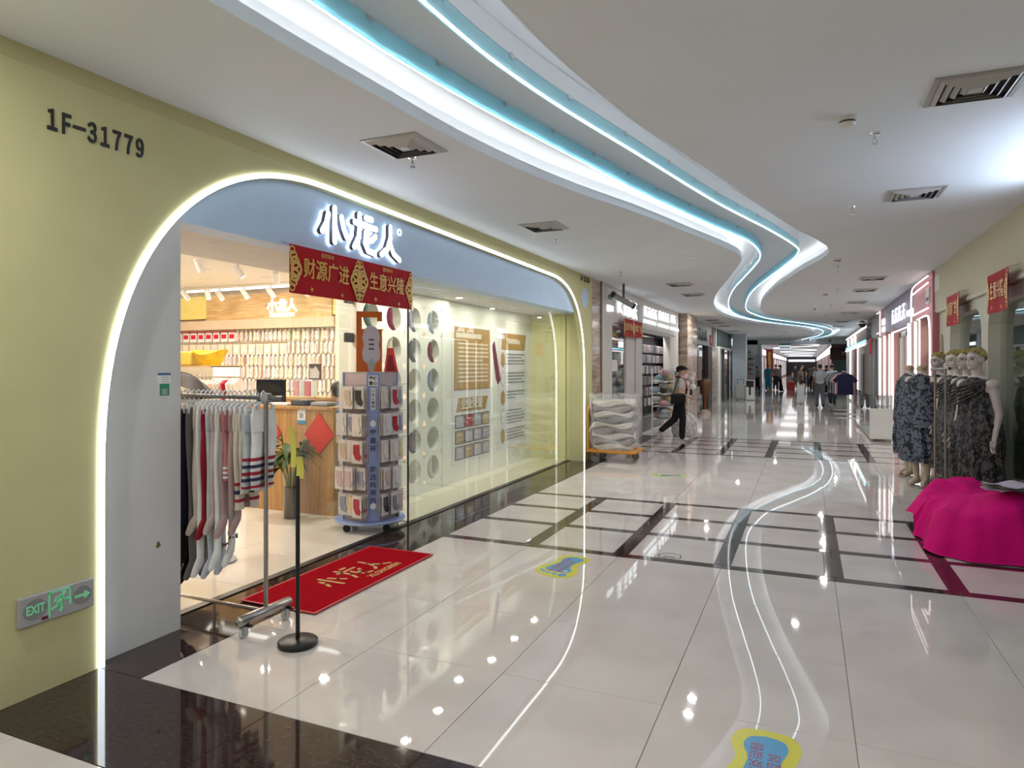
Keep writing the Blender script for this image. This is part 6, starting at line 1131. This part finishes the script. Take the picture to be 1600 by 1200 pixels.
dls = [((-1.48, 9.40), 'nearer of the paired downlights left of the cove'), ((-1.50, 9.85), 'farther of the paired downlights left of the cove'), ((0.34, 16.4), 'downlight right of the cove beside the fourth vent'), ((0.38, 19.95), 'downlight right of the cove beside the fifth vent'), ((0.40, 23.7), 'downlight right of the cove beside the sixth vent'), ((-1.44, 36.0), 'far downlight inside the last cove bend'), ((-0.2, 13.5), 'small downlight at the cove edge before the second bend'),
       ((-2.9, 1.0), 'downlight left of the cove behind the viewer'), ((0.6, 1.5), 'downlight right of the cove beside the viewer'), ((0.6, -1.5), 'downlight right of the cove behind the viewer'), ((-0.6, -3.5), 'rear downlight behind the viewer'), ((-2.7, 20.5), 'downlight before the marble pillar'), ((1.1, 31.5), 'far downlight on the right'), ((-2.6, 29.0), 'downlight before the green fascia shop')]
for p, lab in dls: downlight('ceiling_downlight', (p[0], p[1], CZ), 0.055, DOWN, lab, 'corridor downlights')
# cameras
cb = thing('security_camera', 'black and silver bracket camera hanging before the second shop', 'camera', (-3.14, 12.45, CZ)); MB().cyl((0, 0, 0), (0, 0, -0.26), 0.02, n=10).build('bracket', DGREY, cb, True, world=False); MB().tube([(-0.16, -0.10, -0.22), (0.13, 0.14, -0.40)], 0.055, 12).build('housing', mat('camera_silver', (0.35, 0.35, 0.36), 0.35, 0.4), cb, True, world=False); MB().tube([(-0.20, -0.13, -0.195), (-0.16, -0.10, -0.22)], 0.062, 12).build('lens_hood', BLK, cb, True, world=False); MB().tube([(0.13, 0.14, -0.40), (0.16, 0.165, -0.42)], 0.06, 12).build('rear_cap', BLK, cb, True, world=False)
dc = thing('dome_camera', 'white bracket with black dome camera before the grey shop front', 'camera', (1.6, 24.0, CZ)); MB().cyl((0, 0, 0), (0, 0, -0.16), 0.015, n=8).build('stem', WHITE, dc, True, world=False); MB().lathe([(0.001, -0.15), (0.16, -0.18), (0.17, -0.21), (0.001, -0.21)], (0, 0, 0), 18).build('housing', WHITE, dc, True, world=False); MB().ball((0, 0, -0.22), 0.11, 12).build('dome', BLK, dc, True, world=False)
d3 = thing('dome_camera', 'tiny ceiling dome camera under the far bulkhead', 'camera', (1.2, 42.5, CZ)); MB().lathe([(0.001, 0), (0.12, 0), (0.1, -0.06), (0.001, -0.06)], (0, 0, 0), 14).build('base', WHITE, d3, world=False); MB().ball((0, 0, -0.07), 0.08, 10).build('dome', BLK, d3, True, world=False)
hs = thing('hanging_sign', 'green and white hanging direction sign in the far corridor', 'sign', (-1.1, 40.0, 2.5)); MB().box(-1.40, -0.82, 39.98, 40.02, 2.74, 2.83).build('green_band', mat('sign_green', (0.01, 0.14, 0.08), 0.5), hs); MB().box(-1.40, -0.82, 39.98, 40.02, 2.50, 2.74).build('white_board', glow('sign_pale', (0.85, 0.92, 1), 0.5), hs); [MB().box(-1.33 + 0.12 * k, -1.25 + 0.12 * k, 39.97, 39.98, 2.58, 2.66).build('print_mark', mat('sign_ink', (0.03, 0.12, 0.2), 0.5), hs) for k in range(4)]
for xx in (-1.35, -0.87): MB().cyl((xx, 40, 2.83), (xx, 40, CZ), 0.006, n=6).build('rod', GREY, hs)
gp = thing('exit_sign', 'small green exit sign on the white beam by the shoe rack', 'exit sign', (-3.3, 42.98, 2.35)); MB().box(-3.6, -3.1, 42.97, 42.99, 2.36, 2.50).build('plate', mat('exit_green', (0.05, 0.30, 0.12), 0.5), gp); MB().box(-3.5, -3.2, 42.965, 42.97, 2.41, 2.45).build('symbol', PAPER, gp)
# arcs of light beyond the bulkhead
for i in range(9):
    y0 = 47 + 8 * i; t = thing('arc_light', ['nearest', 'second', 'third', 'fourth', 'fifth', 'sixth', 'seventh', 'eighth', 'farthest'][i] + ' glowing arc in the ceiling beyond the bulkhead', 'ceiling light', (-0.9, y0, CZ)); sg_ = 1 if i % 2 else -1
    pts = [(-0.9 + sg_ * 1.6 * math.cos(PI * k / 20) , y0 + 6.5 * k / 20, 3.11) for k in range(21)]
    MB().tube(pts, 0.16, 8, flat=0.15).build('light_band', FARW, t, True)
    lp = bpy.data.lights.new('lamp', 'AREA'); lp.size = 2.0; lp.energy = 35; lo = link('lamp', lp, t); lo.location = (0, 3, -0.1)
# ================================================================ PEOPLE AND MANNEQUINS
def seg_dist(p, a, b):
    ab = b - a; t = max(0.0, min(1.0, (p - a).dot(ab) / max(ab.length_squared, 1e-9))); return (p - (a + ab * t)).length, t
STAND = dict(pel=(0, 0, 0.95), chest=(0, 0.01, 1.30), neck=(0, 0.015, 1.46), head=(0, -0.015, 1.60),
             hipL=(0.09, 0, 0.90), kneeL=(0.095, -0.01, 0.50), ankL=(0.095, 0.01, 0.09), toeL=(0.11, -0.13, 0.03),
             hipR=(-0.09, 0, 0.90), kneeR=(-0.095, -0.01, 0.50), ankR=(-0.095, 0.01, 0.09), toeR=(-0.11, -0.13, 0.03),
             shL=(0.165, 0.01, 1.395), elL=(0.22, 0.02, 1.11), wrL=(0.235, -0.03, 0.86), shR=(-0.165, 0.01, 1.395), elR=(-0.22, 0.02, 1.11), wrR=(-0.235, -0.03, 0.86))
def figure(name, label, cat, loc, rz, mats, pose=None, s=1.0, vox=0.014, leg=(0.085, 0.062, 0.045), arm=(0.052, 0.042, 0.032), torso=1.0, sleeve=0.55, head=True, legs=True, fem=False, group=None, hands=True, bare=False, sh=1.0):
    """mats: skin, top, bottom, shoes. Returns the thing (Empty) with a single body mesh."""
    J = dict(STAND); J.update(pose or {}); J = {k: Vector(v) for k, v in J.items()}
    if sh != 1.0:
        for k in ('shL', 'shR', 'elL', 'elR', 'wrL', 'wrR'): J[k].x *= sh
    t = thing(name, label, cat, loc, rz, group); mb = MB(); segs = []
    def limb(a, b, r0, r1, mi):
        a, b = J[a] if isinstance(a, str) else Vector(a), J[b] if isinstance(b, str) else Vector(b)
        mb.tube([tuple(a), tuple(a.lerp(b, 0.5)), tuple(b)], [r0, (r0 + r1) / 2 * 1.04, r1], 14); mb.ball(tuple(a), r0 * 0.99, 12); mb.ball(tuple(b), r1 * 0.99, 12); segs.append((a, b, max(r0, r1), mi))
    pel, ch, nk, hd = J['pel'], J['chest'], J['neck'], J['head']
    rings = []
    for f, rx, ry in ((-0.25, 0.14, 0.09), (0.0, 0.168 if fem else 0.16, 0.115), (0.25, 0.14 if fem else 0.15, 0.10), (0.45, 0.125 if fem else 0.15, 0.095), (0.8, 0.150 if fem else 0.165, 0.112), (1.0, 0.16 if fem else 0.175, 0.108), (1.25, 0.145, 0.085), (1.36, 0.09, 0.065)):
        c = pel.lerp(ch, f) if f <= 1 else ch.lerp(nk, (f - 1) / 0.4)
        rings.append([(c.x + rx * torso * math.cos(a), c.y + ry * torso * math.sin(a), c.z) for a in [2 * PI * k / 20 for k in range(20)]])
    mb.loft(rings); segs.append((pel + Vector((0, 0, 0.03)), ch + Vector((0, 0, 0.06)), 0.15, 1)); segs.append((pel + Vector((0, 0, -0.10)), pel + Vector((0, 0, -0.02)), 0.15, 2))
    limb('chest', 'neck', 0.06, 0.052, 1); limb('neck', 'head', 0.050, 0.050, 0)
    for sd in 'LR':
        limb('chest', 'sh' + sd, 0.07, 0.062, 1); m = J['sh' + sd].lerp(J['el' + sd], sleeve if sleeve <= 1 else 1)
        limb('sh' + sd, m, arm[0] * (1.0 if bare else 1.12), arm[0] * (0.92 if bare else 1.12), 1 if not bare else 0)
        if sleeve < 1: limb(m, 'el' + sd, arm[0] * 0.92, arm[1], 0)
        limb('el' + sd, 'wr' + sd, arm[1] * 1.05, arm[2] * 0.85, 0 if sleeve <= 1 else 1)
        if hands:
            w = J['wr' + sd]; d = (w - J['el' + sd]).normalized(); side = Vector((0, -1, 0)); side = (side - d * side.dot(d)).normalized(); nrm = d.cross(side)
            pc = w + d * 0.05; mb.tube([tuple(w), tuple(w + d * 0.03), tuple(w + d * 0.085)], [0.024, 0.032, 0.030], 12, flat=0.55 if abs(d.z) > 0.5 else 0.6); segs.append((w, w + d * 0.19, 0.04, 0))
            inw = nrm * (1 if sd == 'R' else -1)
            for k, (o, L) in enumerate(((-0.027, 0.062), (-0.009, 0.075), (0.009, 0.078), (0.026, 0.070))):
                b = w + d * 0.08 + side * o; mb.tube([tuple(b), tuple(b + d * L * 0.5 + inw * 0.004), tuple(b + d * L * 0.95 + inw * 0.022)], [0.0095, 0.009, 0.007], 8)
            b = w + d * 0.03 + side * 0.028; mb.tube([tuple(b), tuple(b + d * 0.03 + side * 0.02 + inw * 0.01), tuple(b + d * 0.062 + side * 0.022 + inw * 0.02)], [0.012, 0.010, 0.008], 8)
        if legs:
            limb('hip' + sd, 'knee' + sd, leg[0], leg[1], 2); limb('knee' + sd, 'ank' + sd, leg[1] * 0.98, leg[2], 2)
            a = J['ank' + sd]; tt = J['toe' + sd]; hl = a + (a - tt).normalized() * 0.05; hl.z = max(0.03, min(a.z, hl.z) - 0.03)
            mb.tube([tuple(hl), tuple(a.lerp(tt, 0.25) - Vector((0, 0, 0.02))), tuple(a.lerp(tt, 0.7) - Vector((0, 0, 0.005))), tuple(tt)], [0.032, 0.042, 0.040, 0.026], 12); mb.ball(tuple(a), leg[2] * 0.98, 10); segs.append((hl, tt, 0.045, 3))
    if head:
        c = hd; 
        mb.ball(tuple(c + Vector((0, 0.012, 0.03))), (0.074, 0.092, 0.088), 22); mb.ball(tuple(c + Vector((0, -0.022, -0.035))), (0.060, 0.070, 0.072), 20); mb.ball(tuple(c + Vector((0, -0.062, -0.085))), (0.028, 0.024, 0.022), 12)
        mb.tube([tuple(c + Vector((0, -0.088, 0.02))), tuple(c + Vector((0, -0.104, -0.018))), tuple(c + Vector((0, -0.090, -0.028)))], [0.008, 0.013, 0.011], 8); mb.tube([tuple(c + Vector((-0.022, -0.082, -0.052))), tuple(c + Vector((0, -0.092, -0.052))), tuple(c + Vector((0.022, -0.082, -0.052)))], [0.006, 0.010, 0.006], 8)
        mb.tube([tuple(c + Vector((-0.045, -0.074, 0.024))), tuple(c + Vector((0, -0.088, 0.028))), tuple(c + Vector((0.045, -0.074, 0.024)))], 0.011, 8)
        for sx in (-1, 1): mb.ball(tuple(c + Vector((sx * 0.074, 0.012, -0.005))), (0.012, 0.020, 0.032), 10)
        segs.append((c + Vector((0, 0, -0.06)), c + Vector((0, 0, 0.06)), 0.085, 0))
    for i_, v in enumerate(mb.v): mb.v[i_] = (v[0] * s, v[1] * s, v[2] * s)
    me = mb.mesh('raw', mats); o = bpy.data.objects.new('raw', me); C.objects.link(o)
    r = o.modifiers.new('r', 'REMESH'); r.mode = 'VOXEL'; r.voxel_size = vox; r.use_smooth_shade = True
    sm = o.modifiers.new('s', 'SMOOTH'); sm.iterations = 3; sm.factor = 0.5
    dg = bpy.context.evaluated_depsgraph_get(); out = bpy.data.meshes.new_from_object(o.evaluated_get(dg)); bpy.data.objects.remove(o); bpy.data.meshes.remove(me)
    out.materials.clear()
    for m in mats: out.materials.append(m)
    ss = [(a * s, b * s, rr * s, mi) for a, b, rr, mi in segs]; idx = []
    for p in out.polygons:
        c = p.center; best = min(ss, key=lambda q: seg_dist(c, q[0], q[1])[0] - q[2] * 0.6); idx.append(best[3])
    out.polygons.foreach_set('material_index', idx); out.polygons.foreach_set('use_smooth', [True] * len(idx))
    link('body', out, t)
    return t, {k: v * s for k, v in J.items()}
def hair_cap(t, c, m, s=1.0, long=0.0, name='hair'):
    mb = MB(); c = Vector(c)
    def fn(u, v):
        a = 2 * PI * u; th = v * (1.75 + 0.45 * max(0, math.sin(a)) - 0.55 * max(0, -math.sin(a)) ** 2); q_ = 1 + 0.02 * math.sin(23 * a) * math.sin(th)
        z = 0.098 * math.cos(th); 
        if long and math.sin(a) > -0.2 and v > 0.85: z -= long * (v - 0.85) / 0.15
        return (c.x + s * 0.084 * q_ * math.sin(min(th, 1.7)) * math.cos(a), c.y + s * (0.016 + 0.102 * q_ * math.sin(min(th, 1.7)) * math.sin(a)), c.z + s * (0.034 + z))
    mb.grid(fn, 36, 14).build(name, m, t, True, world=False)
def eyes(t, c, m, s=1.0, w=0.012):
    for sx in (-1, 1): MB().ball((c[0] + sx * 0.031 * s, c[1] - 0.0800 * s, c[2] + 0.004 * s), (w * s, 0.008 * s, 0.006 * s), 10).build('eye', m, t, True, world=False)
# --- man with black cap walking past the second shop
WALK = dict(kneeR=(-0.09, -0.05, 0.50), ankR=(-0.09, -0.03, 0.09), toeR=(-0.10, -0.17, 0.03), kneeL=(0.09, 0.09, 0.50), ankL=(0.09, 0.40, 0.24), toeL=(0.10, 0.34, 0.08), elR=(-0.22, 0.06, 1.12), wrR=(-0.20, -0.16, 1.02), elL=(0.22, 0.05, 1.12), wrL=(0.17, -0.18, 1.03), head=(0, -0.04, 1.60), chest=(0, -0.01, 1.30), neck=(0, -0.01, 1.46))
man, J = figure('person', 'man in black flat cap, pale short-sleeved shirt and dark trousers walking with a shoulder bag', 'person', (-2.50, 14.75, 0), math.radians(113), [SKINM, plain(.50, .48, .44), plain(.012, .012, .014), plain(.62, .62, .62)], WALK, s=0.93, vox=0.014, torso=1.12, leg=(0.098, 0.08, 0.065))
hair_cap(man, J['head'], HAIRM, 0.93); eyes(man, J['head'], HAIRM, 0.93)
h_ = J['head']
cp = MB().grid(lambda u, v: (h_.x + 0.098 * math.sin(v * 1.55) * math.cos(2 * PI * u), h_.y + 0.0 + (0.118 if math.sin(2 * PI * u) > 0 else 0.135) * math.sin(v * 1.55) * math.sin(2 * PI * u), h_.z + 0.052 + 0.075 * math.cos(v * 1.55) - 0.02 * max(0, -math.sin(2 * PI * u)) * v), 28, 8).build('flat_cap', plain(.006, .006, .007), man, True, world=False)
MB().grid(lambda u, v: (h_.x + 0.085 * math.cos(PI + PI * u) * (1 - 0.15 * v), h_.y - 0.05 + (0.06 + 0.09 * v) * math.sin(PI + PI * u) - 0.02, h_.z + 0.055 - 0.02 * v), 14, 4).build('cap_peak', plain(.006, .006, .007), man, True, world=False)
sc_ = plain(.16, .006, .012); k_ = 0.93
MB().tube([(0.07 * k_, 0.03, 1.47 * k_), (0, 0.06, 1.48 * k_), (-0.07 * k_, 0.03, 1.47 * k_), (-0.07, -0.06, 1.42 * k_), (-0.04, -0.115, 1.33 * k_), (-0.04, -0.150, 1.15 * k_)], 0.034, 10, flat=0.6).tube([(0.07 * k_, 0.03, 1.47 * k_), (0.075, -0.05, 1.42 * k_), (0.05, -0.115, 1.33 * k_), (0.05, -0.155, 1.08 * k_)], 0.034, 10, flat=0.6).build('red_scarf', sc_, man, True, world=False)
bg = MB().bevbox(-0.32, -0.17, -0.06, 0.24, 0.80, 1.02, 0.03).build('shoulder_bag', plain(.010, .010, .011, .4), man, world=False); MB().tube([(-0.24, 0.20, 1.0), (-0.16, 0.08, 1.30), (-0.06, 0.03, 1.40), (0.08, -0.02, 1.36)], 0.012, 8).build('bag_strap', BLK, man, True, world=False)
MB().bevbox(-0.10, 0.06, -0.245, -0.235, 0.98, 1.10, 0.004).build('phone', BLK, man, world=False)
# --- woman in white trousers, man in grey trousers
wm, J = figure('person', 'woman in patterned brown top and wide white trousers standing in the corridor', 'person', (-0.25, 31.2, 0), math.radians(60), [SKINM, ramp_mat('brown_pattern', 'noise', [(0.45, (0.05, 0.035, 0.02)), (0.55, (0.22, 0.17, 0.11))], 0.8, 18), plain(.72, .72, .72), plain(.5, .5, .5)], dict(toeL=(0.14, -0.13, 0.03), ankL=(0.13, 0, 0.09), kneeL=(0.11, 0, 0.5), wrR=(-0.17, -0.12, 0.92)), s=0.95, vox=0.018, fem=True, leg=(0.11, 0.105, 0.115), sleeve=1.2)
hair_cap(wm, J['head'], HAIRM, 0.95, long=0.08); MB().bevbox(-0.26, -0.08, -0.22, -0.12, 0.86, 1.0, 0.02).build('small_bag', BLK, wm, world=False); MB().tube([(-0.17, -0.16, 1.0), (-0.12, -0.1, 1.25), (0.05, 0.0, 1.36)], 0.008, 6).build('bag_strap', BLK, wm, world=False)
mg, J = figure('person', 'man in white T-shirt and grey trousers walking away with a brown shoulder bag', 'person', (0.46, 28.6, 0), math.radians(178), [SKINM, plain(.60, .62, .66), plain(.16, .17, .20), plain(.02, .02, .03)], dict(ankL=(0.12, -0.14, 0.10), toeL=(0.12, -0.26, 0.03), kneeL=(0.11, -0.10, 0.5), ankR=(-0.11, 0.14, 0.13), toeR=(-0.11, 0.02, 0.03), elR=(-0.26, 0.02, 1.12), wrR=(-0.33, -0.02, 0.88)), s=0.97, vox=0.018, torso=1.1, leg=(0.105, 0.085, 0.07))
hair_cap(mg, J['head'], HAIRM, 0.97); MB().bevbox(0.20, 0.30, -0.15, 0.18, 0.72, 1.02, 0.04).build('shoulder_bag', plain(.14, .11, .09), mg, world=False); MB().tube([(0.25, 0.05, 1.0), (0.17, 0.09, 1.25), (0.13, 0.03, 1.43)], 0.012, 6).build('bag_strap', plain(.06, .05, .04), mg, world=False)
# --- shop assistant sitting behind the counter
SIT = dict(pel=(0, 0, 0.52), chest=(0, -0.06, 0.88), neck=(0, -0.09, 1.04), head=(0, -0.16, 1.16), hipL=(0.09, 0, 0.5), kneeL=(0.10, -0.40, 0.50), ankL=(0.10, -0.38, 0.09), toeL=(0.10, -0.5, 0.03), hipR=(-0.09, 0, 0.5), kneeR=(-0.10, -0.40, 0.50), ankR=(-0.10, -0.38, 0.09), toeR=(-0.10, -0.5, 0.03), shL=(0.165, -0.05, 0.975), elL=(0.22, -0.12, 0.74), wrL=(0.12, -0.30, 0.80), shR=(-0.165, -0.05, 0.975), elR=(-0.22, -0.12, 0.74), wrR=(-0.12, -0.30, 0.80))
ck, J = figure('person', 'dark-haired shop assistant in blue top sitting behind the counter', 'person', (-5.10, 6.75, 0.05), math.radians(-95), [SKINM, plain(.02, .09, .42), plain(.03, .03, .05), plain(.02, .02, .02)], SIT, s=1.06, vox=0.018, fem=True); hair_cap(ck, J['head'], HAIRM, 1.06, long=0.05)
so = thing('stool', 'round stool under the shop assistant', 'stool', (-5.10, 6.75, 0)); MB().lathe([(0.01, 0.40), (0.17, 0.40), (0.18, 0.42), (0.17, 0.445), (0.01, 0.45)], (0, 0, 0), 20).build('seat', BLK, so, True, world=False); MB().cyl((0, 0, 0.0), (0, 0, 0.4), 0.03).build('pole', CHROME, so, world=False); MB().lathe([(0.01, 0), (0.2, 0), (0.18, 0.02), (0.01, 0.03)], (0, 0, 0), 20).build('base', CHROME, so, world=False)
# --- distant people
FP = [((-3.0, 47.0), (.25, .30, .34), (.02, .02, .03), 'person in grey top sitting far down the left side', 40), ((-2.35, 47.5), (.03, .30, .48), (.03, .30, .48), 'far person in bright blue clothes', 20), ((-1.9, 48.5), (.35, .28, .22), (.04, .04, .05), 'far person in tan top beside the blue one', 200), ((-1.55, 46.0), (.55, .52, .50), (.015, .015, .02), 'far woman in white top and long black skirt', 90), ((-0.75, 52.0), (.03, .03, .04), (.05, .05, .06), 'far person in black behind the woman in white trousers', 10), ((0.15, 54.0), (.05, .04, .05), (.02, .02, .03), 'far person in dark clothes in the middle of the corridor', 170), ((0.55, 60.0), (.02, .02, .025), (.02, .02, .025), 'farthest dark figure in the middle of the corridor', 0), ((0.35, 48.0), (.38, .36, .36), (.03, .03, .05), 'far person in grey top left of the walking man', 190), ((1.05, 44.0), (.015, .015, .02), (.015, .015, .02), 'far person in black before the dark red sign', 150), ((0.95, 31.0), (.60, .62, .64), (.03, .04, .06), 'person in white top partly behind the T-shirt rail', 160), ((-0.3, 64), (.02, .02, .02), (.02, .02, .02), 'tiny dark figure at the end of the corridor', 30)]
for i, (p, c1, c2, lab, deg) in enumerate(FP):
    f_, J = figure('person', lab, 'person', (p[0], p[1], 0), math.radians(deg), [SKINM, plain(*c1), plain(*c2), plain(.02, .02, .02)], dict(kneeL=(0.10, -0.04, 0.5), ankL=(0.10, -0.12, 0.09), toeL=(0.11, -0.25, 0.03)), s=R.uniform(0.92, 1.0), vox=0.028, leg=(0.10, 0.085, 0.07), hands=False); hair_cap(f_, J['head'], HAIRM, 1.0)
su = thing('red_suitcase', 'small red suitcase far down the corridor', 'suitcase', (-1.0, 49.0, -0.05)); MB().bevbox(-0.25, 0.25, -0.15, 0.15, 0.05, 0.62, 0.05).build('shell', mat('red_shell', (0.60, 0.03, 0.02), 0.3), su, world=False); MB().tube([(-0.1, 0, 0.6), (-0.1, 0, 0.85), (0.1, 0, 0.85), (0.1, 0, 0.6)], 0.012, 6).build('handle', BLK, su, world=False)
# --- mannequins
MSK = mat('mannequin_skin', (0.62, 0.54, 0.50), 0.38, noise=0.02); MBASE = CHROME
FLOR = ramp_mat('grey_floral_cloth', 'noise', [(0.0, (0.006, 0.006, 0.007)), (0.50, (0.085, 0.080, 0.082))], 0.7, 17, detail=3, dist=1.2, const=True, stretch=(1.6, 1.6, 1.0))
FLORB = ramp_mat('blue_floral_cloth', 'noise', [(0.0, (0.008, 0.008, 0.012)), (0.49, (0.11, 0.125, 0.17))], 0.7, 20, detail=3, dist=1.0, const=True)
GOLDH = ramp_mat('gold_hair', 'noise', [(0.35, (0.16, 0.11, 0.03)), (0.6, (0.52, 0.42, 0.14))], 0.4, 20, stretch=(6, 1, 1), bump=0.5)
def dress(t, m, hem, wide, J, ph=0.0, top=1.47, flare=1.0):
    def fn(u, v):
        a = 2 * PI * u; z = hem + (top - hem) * v
        rx = wide * (1.15 - 0.25 * v) * flare if z < 1.0 else (wide * 0.92 + (0.158 - wide * 0.92) * (z - 1.0) / 0.30 if z < 1.30 else 0.158 + 0.020 * (z - 1.30) / 0.10 if z < 1.40 else 0.178 - 0.105 * ((z - 1.40) / 0.07) ** 1.2)
        ry = 0.72 * rx if z < 1.40 else 0.128 - 0.055 * ((z - 1.40) / 0.07)
        fo = (0.014 * math.sin(11 * a + ph + 4 * v) + 0.010 * math.sin(17 * a + 7 * v)) * (1 - v) ** 0.6 + 0.010 * math.sin(14 * v + 2 * a + ph) * (1 if z < 1.35 else 0.2)
        return ((rx + fo) * math.cos(a), 0.01 + (ry + fo) * math.sin(a), z + 0.012 * math.sin(2 * a + ph) * (1 - v))
    MB().grid(fn, 72, 44).build('dress', m, t, True, world=False)
def base(t): MB().lathe([(0.01, 0), (0.16, 0), (0.16, 0.008), (0.01, 0.010)], (0, 0, 0), 24).build('base_plate', MBASE, t, True, world=False)
MP = dict(elL=(0.215, 0.03, 1.11), wrL=(0.235, -0.05, 0.86), elR=(-0.21, 0.02, 1.11), wrR=(-0.225, -0.04, 0.86), neck=(0, 0.01, 1.50), head=(0, -0.015, 1.655), ankL=(0.07, 0, 0.09), ankR=(-0.07, 0.02, 0.09), toeL=(0.09, -0.12, 0.03), toeR=(-0.09, -0.10, 0.03))
EYED = mat('mannequin_eye', (0.02, 0.015, 0.015), 0.3); BROW = mat('mannequin_brow', (0.12, 0.08, 0.06), 0.6); LIP = mat('mannequin_lip', (0.50, 0.27, 0.25), 0.4)
def face_parts(t, c, s=1.0):
    for sx in (-1, 1):
        o = MB().ball((c[0] + sx * 0.031, c[1] - 0.0790, c[2] + 0.003), (0.0155, 0.008, 0.0060), 12).build('eye', EYED, t, True, world=False)
        MB().tube([(c[0] + sx * 0.012, c[1] - 0.093, c[2] + 0.022), (c[0] + sx * 0.032, c[1] - 0.087, c[2] + 0.028), (c[0] + sx * 0.050, c[1] - 0.073, c[2] + 0.022)], 0.0032, 6).build('eyebrow', BROW, t, True, world=False)
    MB().ball((c[0], c[1] - 0.0925, c[2] - 0.053), (0.020, 0.008, 0.0075), 12).build('lips', LIP, t, True, world=False)
def gold_hair(t, c):
    c = Vector(c)
    def fn(u, v):
        a = 2 * PI * u; th = v * (1.50 + 0.55 * max(0, math.sin(a)) - 0.42 * max(0, -math.sin(a)) ** 2); q_ = 1 + 0.028 * math.sin(30 * a + 5 * th)
        return (c.x + 0.083 * q_ * math.sin(min(th, 1.65)) * math.cos(a), c.y + 0.014 + 0.101 * q_ * math.sin(min(th, 1.65)) * math.sin(a), c.z + 0.034 + 0.098 * q_ * math.cos(th))
    MB().grid(fn, 60, 14).build('hair', GOLDH, t, True, world=False)
RZM = math.radians(-52)
mq, J = figure('mannequin', 'gold-haired mannequin nearest the view in draped black and grey floral dress', 'mannequin', (1.60, 8.30, 0.012), RZM, [MSK, MSK, MSK, MSK], MP, s=1.0, vox=0.0085, fem=True, sleeve=0.5, bare=True, leg=(0.075, 0.055, 0.036), arm=(0.046, 0.037, 0.029), torso=0.92)
gold_hair(mq, J['head']); face_parts(mq, J['head']); dress(mq, FLOR, 0.30, 0.235, J, 0.4, top=1.475); base(mq)
# draped fold across the chest
for k in range(5): MB().tube([(-0.19 + 0.012 * k, -0.10, 1.18 + 0.035 * k), (-0.08, -0.165 + 0.004 * k, 1.20 + 0.042 * k), (0.06, -0.140, 1.28 + 0.034 * k), (0.150, -0.07, 1.365 + 0.018 * k)], [0.008, 0.014, 0.013, 0.008], 8).build('drape_fold', FLOR, mq, True, world=False)
labs = ['second gold-haired mannequin from the view in floral dress', 'third gold-haired mannequin from the view in floral dress', 'fourth gold-haired mannequin from the view in floral dress', 'farthest gold-haired mannequin in floral dress by the pink post']
for (x_, y_, rz_), lab in zip(((1.63, 8.90, -60), (1.63, 9.45, -68), (1.67, 9.93, -50), (1.66, 10.86, -62)), labs):
    c = copy_tree(mq); c.location = (x_, y_, 0.012); c.rotation_euler = (0, 0, math.radians(rz_)); c['label'] = lab; c['group'] = 'dressed mannequins in a row'
mq['group'] = 'dressed mannequins in a row'
for i, (x_, y_, rz_) in enumerate(((1.39, 10.42, -40), (1.36, 11.36, -70))):
    hm, J = figure('mannequin', ['headless mannequin in blue-black floral dress in front of the row', 'second headless mannequin half hidden beside the first one'][i], 'mannequin', (x_, y_, 0.012), math.radians(rz_), [MSK, MSK, plain(.55, .45, .34), plain(.55, .45, .34)], dict(MP, elL=(0.20, 0.03, 1.11), wrL=(0.20, -0.03, 0.9), neck=(0, 0.01, 1.50), head=(0, 0.01, 1.53)), s=1.0, vox=0.014, fem=True, head=False, bare=True, leg=(0.075, 0.055, 0.036), torso=0.9, hands=False)
    dress(hm, FLORB, 0.33, 0.235, J, 1.3 + i, top=1.49); base(hm); MB().lathe([(0.01, 1.52), (0.058, 1.53), (0.062, 1.56), (0.05, 1.585), (0.01, 1.60)], (0, 0.01, 0), 20).build('neck_cap', mat('wood_cap', (0.48, 0.36, 0.22), 0.5), hm, True, world=False)
    MB().loft([[((0.262 + 0.01 * math.sin(9 * a)) * math.cos(a) * k, 0.01 + 0.185 * math.sin(a) * k, z) for a in [2 * PI * j / 36 for j in range(36)]] for z, k in ((0.78, 1.05), (1.05, 1.0), (1.25, 0.92), (1.38, 0.80))], caps=False).build('cape', FLORB, hm, True, world=False)
